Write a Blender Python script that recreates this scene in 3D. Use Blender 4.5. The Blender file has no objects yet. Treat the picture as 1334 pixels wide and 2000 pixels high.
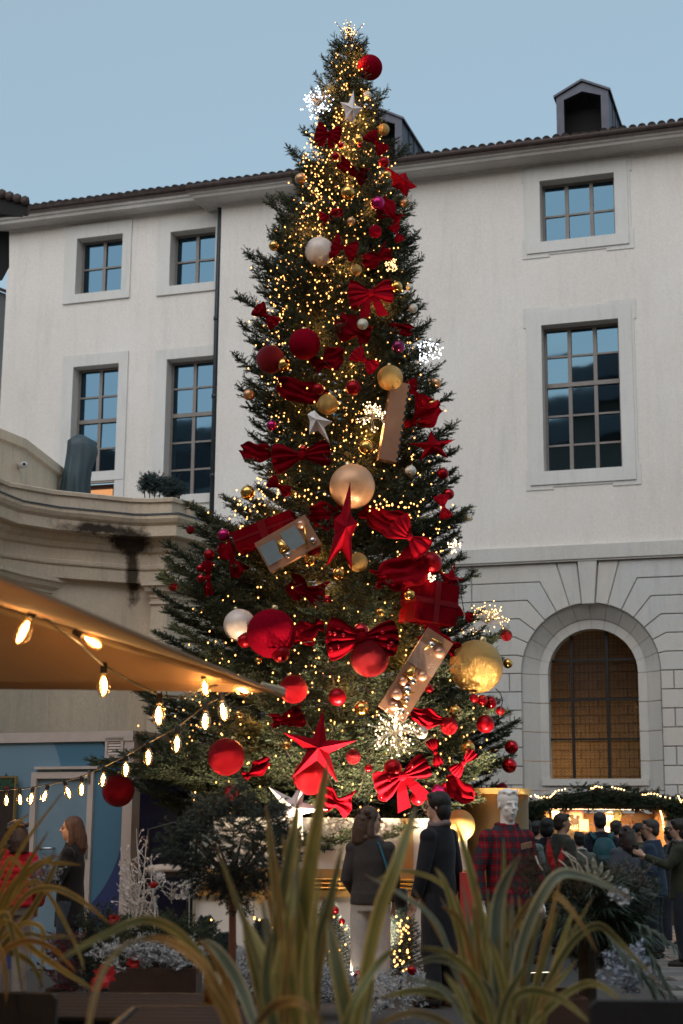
import bpy, math, random
import numpy as np
from mathutils import Vector, Matrix
random.seed(7); rng = np.random.default_rng(7)
PI = math.pi; R = math.radians
S = bpy.context.scene; COL = S.collection

# ---------------------------------------------------------------- camera
CAM = Vector((0.0, 0.0, 1.55)); PITCH = math.atan(615/3000); ROLL = 0.008; FPX = 3000.0
cam_d = bpy.data.cameras.new('camera'); cam = bpy.data.objects.new('camera', cam_d); COL.objects.link(cam)
CM = Matrix.Rotation(PI/2+PITCH, 4, 'X') @ Matrix.Rotation(ROLL, 4, 'Z')
cam.matrix_world = Matrix.Translation(CAM) @ CM
cam_d.sensor_fit = 'VERTICAL'; cam_d.sensor_height = 36; cam_d.lens = 54
cam_d.clip_end = 3000; cam_d.clip_start = .1
cam_d.dof.use_dof = True; cam_d.dof.focus_distance = 15.6; cam_d.dof.aperture_fstop = 2.7
S.camera = cam
# ---------------------------------------------------------------- sky, sun, exposure
SUN_EL, SUN_ROT = R(4.0), R(200)
W = bpy.data.worlds.new('World'); S.world = W; W.use_nodes = True
nt = W.node_tree; bg = nt.nodes['Background']
sky = nt.nodes.new('ShaderNodeTexSky'); sky.sky_type = 'NISHITA'; sky.sun_disc = False
sky.sun_elevation = SUN_EL; sky.sun_rotation = SUN_ROT; sky.air_density = 1.0; sky.dust_density = 1.6; sky.ozone_density = 2.6
veil = nt.nodes.new('ShaderNodeMix'); veil.data_type = 'RGBA'; veil.inputs[0].default_value = .62      # thin high cloud over the dusk sky
veil.inputs[7].default_value = (1.50, 1.90, 2.08, 1)
nt.links.new(sky.outputs[0], veil.inputs[6]); nt.links.new(veil.outputs[2], bg.inputs[0]); bg.inputs[1].default_value = 0.137
sd = bpy.data.lights.new('sun', 'SUN'); sd.energy = 1.0; sd.angle = R(80); sd.color = (1.0, .97, .95)
sun = bpy.data.objects.new('sun', sd); COL.objects.link(sun)
sdir = Vector((math.sin(SUN_ROT)*math.cos(R(35)), math.cos(SUN_ROT)*math.cos(R(35)), math.sin(R(35))))
sun.rotation_euler = sdir.to_track_quat('Z', 'Y').to_euler()
S.view_settings.view_transform = 'Standard'; S.view_settings.look = 'None'
S.view_settings.exposure = 1.25; S.view_settings.gamma = 1.0; S.view_settings.use_curve_mapping = False
S.cycles.use_denoising = True; S.cycles.denoiser = 'OPENIMAGEDENOISE'
S.cycles.max_bounces = 6; S.cycles.diffuse_bounces = 3; S.cycles.glossy_bounces = 3
S.cycles.transmission_bounces = 4; S.cycles.transparent_max_bounces = 16
S.cycles.sample_clamp_indirect = 4.0; S.cycles.caustics_reflective = False; S.cycles.caustics_refractive = False

# ---------------------------------------------------------------- surveying helpers: photo pixel -> place
def ray(px, py):
    return (CM.to_3x3() @ Vector(((px-667)/FPX, -(py-1000)/FPX, -1.0)))
def P(px, py, Y):
    d = ray(px, py); return CAM + d*((Y-CAM.y)/d.y)
def PZ(px, py, z):
    d = ray(px, py); return CAM + d*((z-CAM.z)/d.z)
def mpp(Y):           # metres per photo pixel at depth Y
    return Y/3062.0

# ---------------------------------------------------------------- mesh builder
class MB:
    def __init__(s): s.v = []; s.f = []; s.m = []; s.uv = None
    def add(s, vs, fs, mi=0):
        n = len(s.v); s.v.extend([tuple(x) for x in vs]); s.f.extend([tuple(i+n for i in f) for f in fs]); s.m.extend([mi]*len(fs)); return s
    def box(s, c, d, rz=0, mi=0, M=None):
        hx, hy, hz = d[0]/2, d[1]/2, d[2]/2; cr, sr = math.cos(rz), math.sin(rz); vs = []
        for x in (-hx, hx):
            for y in (-hy, hy):
                for z in (-hz, hz):
                    p = Vector((x*cr-y*sr, x*sr+y*cr, z))
                    if M is not None: p = M @ Vector((x, y, z))
                    vs.append((p.x+c[0], p.y+c[1], p.z+c[2]))
        return s.add(vs, [(0,1,3,2),(4,6,7,5),(0,4,5,1),(2,3,7,6),(0,2,6,4),(1,5,7,3)], mi)
    def hexa(s, a, b, mi=0):      # two rings of n points -> closed prism
        n = len(a); vs = list(a)+list(b)
        fs = [tuple(range(n))[::-1], tuple(range(n, 2*n))]+[(i, (i+1) % n, n+(i+1) % n, n+i) for i in range(n)]
        return s.add(vs, fs, mi)
    def tube(s, pts, rad, n=6, mi=0, cap=True, flat=1.0):
        pts = [Vector(p) for p in pts]; N = len(pts)
        if not isinstance(rad, (list, tuple)): rad = [rad]*N
        ref = None; rings = []
        for i, p in enumerate(pts):
            t = (pts[min(i+1, N-1)]-pts[max(i-1, 0)])
            t = t.normalized() if t.length > 1e-9 else Vector((0,0,1))
            if ref is None:
                ref = Vector((0,0,1)) if abs(t.z) < .9 else Vector((1,0,0))
            a = (ref - t*ref.dot(t))
            a = a.normalized() if a.length > 1e-6 else t.orthogonal().normalized()
            ref = a; b = t.cross(a)
            rings.append([p+(a*math.cos(2*PI*k/n)+b*math.sin(2*PI*k/n)*flat)*rad[i] for k in range(n)])
        base = len(s.v)
        for r in rings: s.v.extend([tuple(x) for x in r])
        for i in range(N-1):
            for k in range(n):
                s.f.append((base+i*n+k, base+i*n+(k+1) % n, base+(i+1)*n+(k+1) % n, base+(i+1)*n+k)); s.m.append(mi)
        if cap:
            s.f.append(tuple(base+k for k in range(n))[::-1]); s.m.append(mi)
            s.f.append(tuple(base+(N-1)*n+k for k in range(n))); s.m.append(mi)
        return s
    def stack(s, rings, n=16, mi=0):   # (x,y,z,rx,ry) horizontal ellipses, closed
        base = len(s.v)
        for (x, y, z, rx, ry) in rings:
            s.v.extend([(x+rx*math.cos(2*PI*k/n), y+ry*math.sin(2*PI*k/n), z) for k in range(n)])
        for i in range(len(rings)-1):
            for k in range(n):
                s.f.append((base+i*n+k, base+i*n+(k+1) % n, base+(i+1)*n+(k+1) % n, base+(i+1)*n+k)); s.m.append(mi)
        s.f.append(tuple(base+k for k in range(n))[::-1]); s.m.append(mi)
        s.f.append(tuple(base+(len(rings)-1)*n+k for k in range(n))); s.m.append(mi)
        return s
    def ball(s, c, r, n=12, m=8, sc=(1,1,1), M=None, mi=0):
        vs = [(0,0,1)]; fs = []
        for i in range(1, m):
            a = PI*i/m
            for k in range(n): vs.append((math.sin(a)*math.cos(2*PI*k/n), math.sin(a)*math.sin(2*PI*k/n), math.cos(a)))
        vs.append((0,0,-1)); L = len(vs)-1
        for k in range(n): fs.append((0, 1+k, 1+(k+1) % n)); fs.append((L, L-n+(k+1) % n, L-n+k))
        for i in range(m-2):
            for k in range(n):
                a = 1+i*n+k; b = 1+i*n+(k+1) % n; fs.append((a, a+n, b+n, b))
        out = []
        for v in vs:
            p = Vector((v[0]*r*sc[0], v[1]*r*sc[1], v[2]*r*sc[2]))
            if M is not None: p = M @ p
            out.append((p.x+c[0], p.y+c[1], p.z+c[2]))
        return s.add(out, fs, mi)
    def sweep(s, plan, prof, closed_prof=False, mi=0):
        # plan: list of (x,y); prof: list of (out, z); outward = right of travel direction
        plan = [Vector((p[0], p[1])) for p in plan]; N = len(plan); rows = []
        for i, p in enumerate(plan):
            d0 = (plan[i]-plan[i-1]).normalized() if i > 0 else None
            d1 = (plan[i+1]-plan[i]).normalized() if i < N-1 else None
            if d0 is None: d0 = d1
            if d1 is None: d1 = d0
            n0 = Vector((d0.y, -d0.x)); n1 = Vector((d1.y, -d1.x)); nn = (n0+n1).normalized(); k = 1/max(.3, nn.dot(n0))
            rows.append([(p.x+nn.x*k*o, p.y+nn.y*k*o, z) for o, z in prof])
        m = len(prof); base = len(s.v)
        for r in rows: s.v.extend(r)
        for i in range(N-1):
            for j in range(m if closed_prof else m-1):
                j2 = (j+1) % m
                s.f.append((base+i*m+j, base+(i+1)*m+j, base+(i+1)*m+j2, base+i*m+j2)); s.m.append(mi)
        if closed_prof:
            s.f.append(tuple(base+j for j in range(m))); s.m.append(mi)
            s.f.append(tuple(base+(N-1)*m+j for j in range(m))[::-1]); s.m.append(mi)
        return s
    def mesh(s, name, mats, smooth=False, o=(0,0,0)):
        me = bpy.data.meshes.new(name)
        ox, oy, oz = o
        me.from_pydata([(a-ox, b-oy, c-oz) for a, b, c in s.v], [], s.f)
        for m in (mats if isinstance(mats, (list, tuple)) else [mats]): me.materials.append(m)
        if any(s.m): me.polygons.foreach_set('material_index', s.m)
        if s.uv:
            ul = me.uv_layers.new(name='UVMap')
            idx = np.zeros(len(me.loops), dtype=np.int32); me.loops.foreach_get('vertex_index', idx)
            ul.data.foreach_set('uv', np.array(s.uv, dtype=np.float32)[idx].ravel())
        me.update()
        if smooth: me.polygons.foreach_set('use_smooth', [True]*len(me.polygons))
        return me
    def build(s, name, mats, parent=None, smooth=False):
        o = bpy.data.objects.new(name, s.mesh(name, mats, smooth, ORG.get(parent.name, (0,0,0)) if parent else (0,0,0)))
        COL.objects.link(o)
        if parent:
            o.parent = parent; ORG[o.name] = ORG.get(parent.name, (0,0,0))
        else: ORG[o.name] = (0,0,0)
        return o
ORG = {}
def tag(o, label=None, cat=None, group=None, kind=None):
    if label: o['label'] = label
    if cat: o['category'] = cat
    if group: o['group'] = group
    if kind: o['kind'] = kind
    return o
def thing(name, loc, label, cat, group=None):
    o = bpy.data.objects.new(name, None); COL.objects.link(o); o.location = loc; o.empty_display_size = .1
    ORG[o.name] = tuple(loc); return tag(o, label, cat, group)
def mesh_np(name, V, F, mats, parent=None, fm=None, attr=None, nper=3):
    """numpy faces, all with nper corners"""
    me = bpy.data.meshes.new(name); V = np.asarray(V, np.float32).copy()
    if parent is not None: V -= np.array(ORG.get(parent.name, (0,0,0)), np.float32)
    F = np.asarray(F, np.int32); nf = len(F)
    me.vertices.add(len(V)); me.vertices.foreach_set('co', V.ravel())
    me.loops.add(nf*nper); me.loops.foreach_set('vertex_index', F.ravel())
    me.polygons.add(nf); me.polygons.foreach_set('loop_start', np.arange(nf, dtype=np.int32)*nper)
    try: me.polygons.foreach_set('loop_total', np.full(nf, nper, np.int32))
    except Exception: pass
    for m in (mats if isinstance(mats, (list, tuple)) else [mats]): me.materials.append(m)
    if fm is not None: me.polygons.foreach_set('material_index', np.asarray(fm, np.int32))
    if attr is not None:
        a = me.attributes.new('tint', 'FLOAT', 'FACE'); a.data.foreach_set('value', np.asarray(attr, np.float32))
    me.update(calc_edges=True)
    o = bpy.data.objects.new(name, me); COL.objects.link(o)
    if parent is not None: o.parent = parent; ORG[o.name] = ORG.get(parent.name, (0,0,0))
    return o

# ---------------------------------------------------------------- materials
def mat(name, col, rough=.6, metal=0.0, var=0.0, vs=4.0, bump=0.0, bs=40.0, emit=None, es=0.0, spec=.5, col2=None, sheen=0, coat=0, trans=0, stretch=None, det=6):
    m = bpy.data.materials.new(name); m.use_nodes = True; t = m.node_tree; b = t.nodes['Principled BSDF']
    b.inputs['Base Color'].default_value = (*col, 1); b.inputs['Roughness'].default_value = rough
    b.inputs['Metallic'].default_value = metal; b.inputs['Specular IOR Level'].default_value = spec
    if sheen: b.inputs['Sheen Weight'].default_value = sheen
    if coat: b.inputs['Coat Weight'].default_value = coat; b.inputs['Coat Roughness'].default_value = .1
    if trans: b.inputs['Transmission Weight'].default_value = trans
    if emit: b.inputs['Emission Color'].default_value = (*emit, 1); b.inputs['Emission Strength'].default_value = es
    tc = t.nodes.new('ShaderNodeTexCoord'); src = tc.outputs['Object']
    if stretch:
        mp = t.nodes.new('ShaderNodeMapping'); mp.inputs['Scale'].default_value = stretch; t.links.new(src, mp.inputs[0]); src = mp.outputs[0]
    if var > 0:
        n = t.nodes.new('ShaderNodeTexNoise'); n.inputs['Scale'].default_value = vs; n.inputs['Detail'].default_value = det
        n.inputs['Roughness'].default_value = .62; t.links.new(src, n.inputs['Vector'])
        cr = t.nodes.new('ShaderNodeValToRGB'); cr.color_ramp.elements[0].position = .3; cr.color_ramp.elements[1].position = .7
        c2 = col2 if col2 else tuple(c*(1-var) for c in col)
        c1 = col if col2 else tuple(min(1, c*(1+var*.5)) for c in col)
        cr.color_ramp.elements[0].color = (*c2, 1); cr.color_ramp.elements[1].color = (*c1, 1)
        t.links.new(n.outputs[0], cr.inputs[0]); t.links.new(cr.outputs[0], b.inputs['Base Color'])
    if bump > 0:
        n2 = t.nodes.new('ShaderNodeTexNoise'); n2.inputs['Scale'].default_value = bs; n2.inputs['Detail'].default_value = 5
        t.links.new(src, n2.inputs['Vector'])
        bp = t.nodes.new('ShaderNodeBump'); bp.inputs['Strength'].default_value = bump; bp.inputs['Distance'].default_value = .01
        t.links.new(n2.outputs[0], bp.inputs['Height']); t.links.new(bp.outputs[0], b.inputs['Normal'])
    return m
def emat(name, col, st, sample=True):
    m = bpy.data.materials.new(name); m.use_nodes = True; t = m.node_tree; t.nodes.clear()
    e = t.nodes.new('ShaderNodeEmission'); e.inputs[0].default_value = (*col, 1); e.inputs[1].default_value = st
    o = t.nodes.new('ShaderNodeOutputMaterial'); t.links.new(e.outputs[0], o.inputs[0])
    if not sample: m.cycles.emission_sampling = 'NONE'
    return m
def nodes(m): return m.node_tree.nodes, m.node_tree.links, m.node_tree.nodes['Principled BSDF']
def mixcol(t, fac, a, b, mode='MIX'):
    n = t.nodes.new('ShaderNodeMix'); n.data_type = 'RGBA'; n.blend_type = mode
    for sock, v in ((n.inputs[0], fac), (n.inputs[6], a), (n.inputs[7], b)):
        if hasattr(v, 'links') or hasattr(v, 'is_linked'): t.links.new(v, sock)
        elif isinstance(v, (int, float)): sock.default_value = v
        else: sock.default_value = (*v, 1)
    return n.outputs[2]
def noise(t, src, scale, detail=5, rough=.6):
    n = t.nodes.new('ShaderNodeTexNoise'); n.inputs['Scale'].default_value = scale; n.inputs['Detail'].default_value = detail; n.inputs['Roughness'].default_value = rough
    t.links.new(src, n.inputs['Vector']); return n.outputs[0]
def ramp(t, src, p0, p1, c0=(0,0,0), c1=(1,1,1)):
    r = t.nodes.new('ShaderNodeValToRGB'); e = r.color_ramp.elements; e[0].position = p0; e[1].position = p1; e[0].color = (*c0, 1); e[1].color = (*c1, 1)
    t.links.new(src, r.inputs[0]); return r.outputs[0]
def weathered(name, col, dark, warm, streak=.5, sc=1.0, bump=.25, rough=.85):
    """plaster or stone: broad blotches, vertical streaks, fine grain"""
    m = mat(name, col, rough, spec=.25); t = m.node_tree; n, l, b = nodes(m)
    tc = n.new('ShaderNodeTexCoord'); src = tc.outputs['Object']
    big = ramp(t, noise(t, src, .35*sc, 6, .65), .35, .7)
    c = mixcol(t, big, col, warm)
    mp = n.new('ShaderNodeMapping'); mp.inputs['Scale'].default_value = (2.2*sc, 2.2*sc, .25*sc); l.new(src, mp.inputs[0])
    st = ramp(t, noise(t, mp.outputs[0], 1.6, 7, .7), .5, .82)
    fac = n.new('ShaderNodeMath'); fac.operation = 'MULTIPLY'; l.new(st, fac.inputs[0]); fac.inputs[1].default_value = streak
    c = mixcol(t, fac.outputs[0], c, dark)
    fine = ramp(t, noise(t, src, 22*sc, 8, .7), .3, .75, (.86,.86,.86), (1.05,1.05,1.05))
    c = mixcol(t, 1.0, c, fine, 'MULTIPLY'); l.new(c, b.inputs['Base Color'])
    bp = n.new('ShaderNodeBump'); bp.inputs['Strength'].default_value = bump; bp.inputs['Distance'].default_value = .02
    l.new(noise(t, src, 14*sc, 8, .7), bp.inputs['Height']); l.new(bp.outputs[0], b.inputs['Normal'])
    return m
M = {}
M['plaster'] = weathered('plaster', (.76,.71,.665), (.50,.48,.46), (.70,.64,.585), .45, 1.0, .10)
M['stone'] = weathered('pale_limestone', (.60,.58,.55), (.34,.35,.37), (.54,.50,.45), .55, 1.6, .35)
M['trim'] = weathered('window_stone', (.68,.66,.635), (.44,.45,.47), (.63,.605,.565), .5, 2.2, .25)
M['oldstone'] = weathered('old_limestone', (.82,.655,.48), (.25,.20,.16), (.62,.51,.40), .5, 1.3, .45)
M['cornice'] = weathered('cornice_paint', (.54,.51,.48), (.28,.27,.26), (.40,.365,.335), .4, 1.5, .15)
M['lead'] = mat('lead', (.10,.11,.13), .5, .3, .3, 3)
M['tile'] = mat('roof_tile', (.075,.05,.045), .8, 0, .4, 9, .3, 60)
M['zinc'] = mat('zinc', (.075,.078,.10), .5, .55, .25, 2.5, .1, 30)
M['black'] = mat('black_void', (.006,.006,.007), .9)
M['winframe'] = mat('window_frame_paint', (.20,.175,.16), .5, .1, .15, 6)
M['iron'] = mat('dark_iron', (.025,.024,.024), .5, .6)
M['pipe'] = mat('downpipe_metal', (.035,.045,.055), .45, .5, .3, 5)
def glassmat():
    m = mat('window_glass', (.012,.014,.017), .02, 0, spec=1.0); n, l, b = nodes(m)
    b.inputs['IOR'].default_value = 1.9
    tc = n.new('ShaderNodeTexCoord'); bp = n.new('ShaderNodeBump'); bp.inputs['Strength'].default_value = .05; bp.inputs['Distance'].default_value = .02
    l.new(noise(m.node_tree, tc.outputs['Object'], 1.3, 2), bp.inputs['Height']); l.new(bp.outputs[0], b.inputs['Normal'])
    return m
M['glass'] = glassmat()
# ================================================================ MAIN BUILDING
M['glass'] = mat('coated_window_glass', (.058,.108,.15), .03, 1.0)
_n,_l,_b = nodes(M['glass']); _tc = _n.new('ShaderNodeTexCoord'); _bp = _n.new('ShaderNodeBump'); _bp.inputs['Strength'].default_value = .06; _bp.inputs['Distance'].default_value = .02
_l.new(noise(M['glass'].node_tree, _tc.outputs['Object'], 1.1, 2), _bp.inputs['Height']); _l.new(_bp.outputs[0], _b.inputs['Normal'])
WO = Vector((4.73, 30.0, 0)); WU = Vector((.9505, -.3107, 0)); WN = Vector((-.3107, -.9505, 0))
def WP(u, z, o=0.0): p = WO+WU*u+WN*o; return Vector((p.x, p.y, z))
def UZ(px, py, o=0.0):
    d = ray(px, py); base = WO+WN*o
    t = (base-Vector((CAM.x, CAM.y, 0))).dot(WN)/Vector((d.x, d.y, 0)).dot(WN)
    q = CAM+d*t; return (Vector((q.x, q.y, 0))-WO).dot(WU), q.z
def wbox(mb, u0, u1, z0, z1, o0, o1, mi=0):
    a = [WP(u0,z0,o0), WP(u1,z0,o0), WP(u1,z1,o0), WP(u0,z1,o0)]; b = [WP(u0,z0,o1), WP(u1,z0,o1), WP(u1,z1,o1), WP(u0,z1,o1)]
    return mb.hexa(b, a, mi) if o1 > o0 else mb.hexa(a, b, mi)
def wpoly(mb, pts, o0, o1, mi=0):
    return mb.hexa([WP(u,z,o1) for u,z in pts], [WP(u,z,o0) for u,z in pts], mi)
def rect(l, r, t, b, cx, cy, o=0.0):       # pixel edges of an opening -> wall rectangle
    return UZ(l,cy,o)[0], UZ(r,cy,o)[0], UZ(cx,b,o)[1], UZ(cx,t,o)[1]
LO = -.35
US = UZ(428, 600)[0]                       # the step between the two wings
UR = 6.2; UL = UZ(12, 600, LO)[0]
EAVE = (UZ(1300, 249, .6)[1] + UZ(700, 328, .6)[1])/2
print('eave', UZ(1300,249,.6), UZ(700,328,.6), 'left', UZ(100,412,.25), UZ(380,375,.25))
print('band', UZ(1300,1088,.1), UZ(920,1100,.1), 'US', US, 'UL', UL)
BAND1 = UZ(1150, 1094, .1)[1]; BAND0 = BAND1; BANDT = UZ(1150, 1063, .1)[1]
bld = thing('courtyard_building', WP(0,0,0), 'long pale plastered building with rusticated stone ground floor behind the fir tree', 'building')
def holed_wall(u0, u1, z0, z1, holes, o):
    us = sorted({u0, u1, *[h[0] for h in holes], *[h[1] for h in holes]}); zs = sorted({z0, z1, *[h[2] for h in holes], *[h[3] for h in holes]})
    mb = MB()
    for i in range(len(us)-1):
        for j in range(len(zs)-1):
            uc, zc = (us[i]+us[i+1])/2, (zs[j]+zs[j+1])/2
            if any(h[0] < uc < h[1] and h[2] < zc < h[3] for h in holes): continue
            mb.add([WP(us[i],zs[j],o), WP(us[i+1],zs[j],o), WP(us[i+1],zs[j+1],o), WP(us[i],zs[j+1],o)], [(0,1,2,3)])
    return mb
M['curtain'] = mat('net_curtain', (.5,.5,.48), .8)
def window(r, sur, cols, rows, thick=None, o=0.0, ear=False, depth=.26):
    """r: opening rect; sur: surround rect; rows: list of z fractions from top; thick: index of the heavy transom"""
    u0, u1, z0, z1 = r; s0, s1, t0, t1 = sur
    w = MB(); fw = .055
    fo = o-depth
    zz = [z1-(z1-z0)*f for f in rows]; uu = [u0+(u1-u0)*k/cols for k in range(cols+1)]
    wbox(w, u0, u0+fw, z0, z1, fo-.06, fo); wbox(w, u1-fw, u1, z0, z1, fo-.06, fo)
    wbox(w, u0+fw, u1-fw, z1-fw, z1, fo-.06, fo); wbox(w, u0+fw, u1-fw, z0, z0+fw, fo-.06, fo)
    for i, z in enumerate(zz[1:-1]):
        h = .045 if thick == i+1 else .02
        wbox(w, u0+fw, u1-fw, z-h, z+h, fo-.05, fo+(.03 if h > .03 else .005))
    for i, u in enumerate(uu[1:-1]): wbox(w, u-.038, u+.038, z0+fw, z1-fw, fo-.045, fo+.012)
    win = w.build('window', M['winframe'], bld)
    for i in range(len(zz)-1):
        for k in range(cols):
            pb = MB(); a = random.uniform(-.008, .008); c = random.uniform(-.008,.008)
            ua, ub, za, zb = uu[k]+.02, uu[k+1]-.02, zz[i+1]+.015, zz[i]-.015
            pb.add([WP(ua,za,fo-.032+a), WP(ub,za,fo-.032+c), WP(ub,zb,fo-.032-a), WP(ua,zb,fo-.032-c)], [(0,1,2,3)])
            pb.build('pane', M['glass'], win)
    sb = MB(); p = .035
    wbox(sb, s0, u0, z0, z1, o-depth-.02, o+p); wbox(sb, u1, s1, z0, z1, o-depth-.02, o+p)
    wbox(sb, s0, s1, z1, t1, o-depth-.02, o+p); wbox(sb, s0, s1, t0, z0, o-depth-.02, o+p+.012)
    if ear:          # outer fillet with little ears at the corners
        e = .05; q = .018
        for a, b, c, d in ((s0-e, s0, t0, t1), (s1, s1+e, t0, t1), (s0-e, s1+e, t1, t1+e), (s0-e, s1+e, t0-e, t0)): wbox(sb, a, b, c, d, o-.01, o+q)
        wd = (s1-s0)*.22
        for a, b in ((s0-e-.045, s0+wd), (s1-wd, s1+e+.045)):
            wbox(sb, a, b, t0-e-.05, t0-e, o-.01, o+q); wbox(sb, a, b, t1+e, t1+e+.05, o-.01, o+q)
        for a, b in ((s0-e-.045, s0-e), (s1+e, s1+e+.045)):
            wbox(sb, a, b, t0-e, t0+(t1-t0)*.0+.32, o-.01, o+q); wbox(sb, a, b, t1-.32, t1+e, o-.01, o+q)
    sb.build('window_surround', M['trim'], bld)
RT = rect(1055,1201,346,466,1128,405); RTs = rect(1028,1227,318,487,1128,405)
RM = rect(1060,1212,629,917,1136,772); RMs = rect(1034,1238,602,943,1136,772)
du = RT[0]-UZ(632,450)[0]
CT = tuple([RT[0]-du, RT[1]-du, RT[2], RT[3]]); CTs = (RTs[0]-du, RTs[1]-du, RTs[2], RTs[3])
CM_ = (RM[0]-du, RM[1]-du, RM[2], RM[3]); CMs = (RMs[0]-du, RMs[1]-du, RMs[2], RMs[3])
holed_wall(US, UR, BANDT, EAVE, [RT, RM, CT, CM_], 0.0).build('plaster_wall', M['plaster'], bld)
mb = MB(); mb.add([WP(US,3,LO), WP(US,3,0), WP(US,EAVE,0), WP(US,EAVE,LO)], [(0,1,2,3)]); mb.build('plaster_return', M['plaster'], bld)
r5 = [0,.2,.4,.61,.81,1.0]
window(RT, RTs, 3, [0,.52,1], o=0, ear=True); window(CT, CTs, 3, [0,.52,1], o=0, ear=True)
window(RM, RMs, 3, r5, 2, 0, True); window(CM_, CMs, 3, r5, 2, 0, True)
L1 = rect(150,239,462,571,195,515,LO); L1s = rect(127,256,437,588,192,515,LO)
L2 = rect(333,421,449,555,377,500,LO); L2s = rect(309,427.5,424,572,372,500,LO)
L3 = rect(140,229,714,922,185,820,LO); L3s = rect(119,247,692,940,185,820,LO)
L4 = rect(323,416,699,966,368,830,LO); L4s = rect(301,424.5,680,984,362,830,LO)
DR = (L3[0]+.1, L3[1]-.02, 5.0, UZ(190,943,LO)[1])
holed_wall(UL-.02, US, -.2, EAVE, [L1, L2, L3, L4, DR], LO).build('plaster_wall', M['plaster'], bld)
window(L1, L1s, 2, [0,.5,1], o=LO); window(L2, L2s, 2, [0,.5,1], o=LO)
window(L3, L3s, 2, [0,.27,.5,.76,1], 2, LO); window(L4, L4s, 2, [0,.2,.4,.6,.8,1], 2, LO)
mb = MB(); wbox(mb, DR[0], DR[1], DR[2], DR[3], LO-.3, LO-.2); mb.build('terrace_door', mat('door_wood',(.10,.045,.03),.5,0,.3,8), bld)
mb = MB(); wbox(mb, DR[0]+.35, DR[1]-.12, DR[3]-.62, DR[3]-.12, LO-.19, LO-.18); mb.build('lit_door_pane', emat('lit_pane', (1.0,.45,.18), .35, False), bld)
mb = MB(); wbox(mb, L3s[1]-.22, L3s[1], 5.0, L3s[2], LO-.02, LO+.035); wbox(mb, L3s[0], L3s[0]+.22, 5.0, L3s[2], LO-.02, LO+.035); mb.build('door_surround', M['trim'], bld)

# cornice, gutters, roof
prof = [(0,-.21),(.06,-.21),(.08,-.175),(.20,-.165),(.36,-.17),(.44,-.19),(.50,-.17),(.52,-.12),(.57,-.10),(.60,-.04),(.62,0.0),(.0,0.0)]
mb = MB(); plan = [WP(US-1.0,0,LO-.1), WP(US,0,LO-.1), WP(US,0,0), WP(UR,0,0)]
mb.sweep([(WP(US,0,-.6).x, WP(US,0,-.6).y), (WP(US,0,0).x, WP(US,0,0).y), (WP(UR,0,0).x, WP(UR,0,0).y)], [(a*.98, EAVE+b) for a, b in prof], True)
mb.build('cornice', M['cornice'], bld)
EL = (UZ(100,405,LO+.5)[1]+UZ(370,372,LO+.5)[1])/2
mb = MB(); mb.sweep([(WP(UL-3,0,LO).x, WP(UL-3,0,LO).y), (WP(US-.03,0,LO).x, WP(US-.03,0,LO).y)], [(a*.8, EL+b*1.25) for a, b in prof], True)
mb.build('cornice', M['cornice'], bld)
mb = MB(); wbox(mb, UL-3, US, EL-.06, EAVE+.02, LO-.3, LO-.02); mb.build('eaves_wall', M['trim'], bld)
def gutter(u0, u1, o, z):
    mb = MB(); n = 8; pr = [(o-.0+.07*math.cos(PI+PI*k/n)+.075, z+.075+.075*math.sin(PI+PI*k/n)) for k in range(n+1)]
    pr += [(o+.135, z+.075), (o+.075, z+.03), (o+.012, z+.075)]
    a, b = WP(u0,0,0), WP(u1,0,0); mb.sweep([(a.x,a.y),(b.x,b.y)], pr, True)
    mb.build('gutter', M['tile'], bld, True)
gutter(US-.6, UR, .55, EAVE-.015); gutter(UL-3, US-.62, LO+.44, EL-.015)
def roof(u0, u1, o, z, slope=.34, dep=7):
    mb = MB(); a=[WP(u0,z+.02,o),WP(u1,z+.02,o),WP(u1,z+.02+slope*dep,o-dep),WP(u0,z+.02+slope*dep,o-dep)]
    b=[p-Vector((0,0,.12)) for p in a]; mb.hexa(b,a); mb.build('roof', M['tile'], bld)
    k = 0; u = u0+.1; base = None
    while u < u1:
        t = MB(); dx = WU*.095
        for seg in range(2):
            r = .088
            ring = lambda oo, rr: [WP(u, z+.03+(o-oo)*slope, oo)+WU*(rr*math.cos(PI*j/6))+Vector((0,0,rr*math.sin(PI*j/6))) for j in range(7)]
            A = ring(o+.07-seg*.42, r+.006*0); B = ring(o+.07-(seg+1)*.42, r*.82)
            if seg: A = [p+Vector((0,0,-.0)) for p in A]
            n0 = len(t.v); t.v.extend([tuple(p) for p in A+B])
            for j in range(6): t.f.append((n0+j, n0+j+1, n0+8+j, n0+7+j)); t.m.append(0)
            t.f.append(tuple(n0+j for j in range(7))); t.m.append(0)
        if base is None:
            ob = t.build('roof_tile', M['tile'], bld, True); base = ob; u_base = u
        else:
            ob = base.copy(); COL.objects.link(ob); ob.parent = bld; ob.location = WU*(u-u_base)+Vector((random.uniform(-.008,.008),0,random.uniform(-.006,.012)))
        u += .195; k += 1
roof(US-.6, UR, .62, EAVE+.04); roof(UL-3, US-.62, LO+.52, EL+.04)
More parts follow.
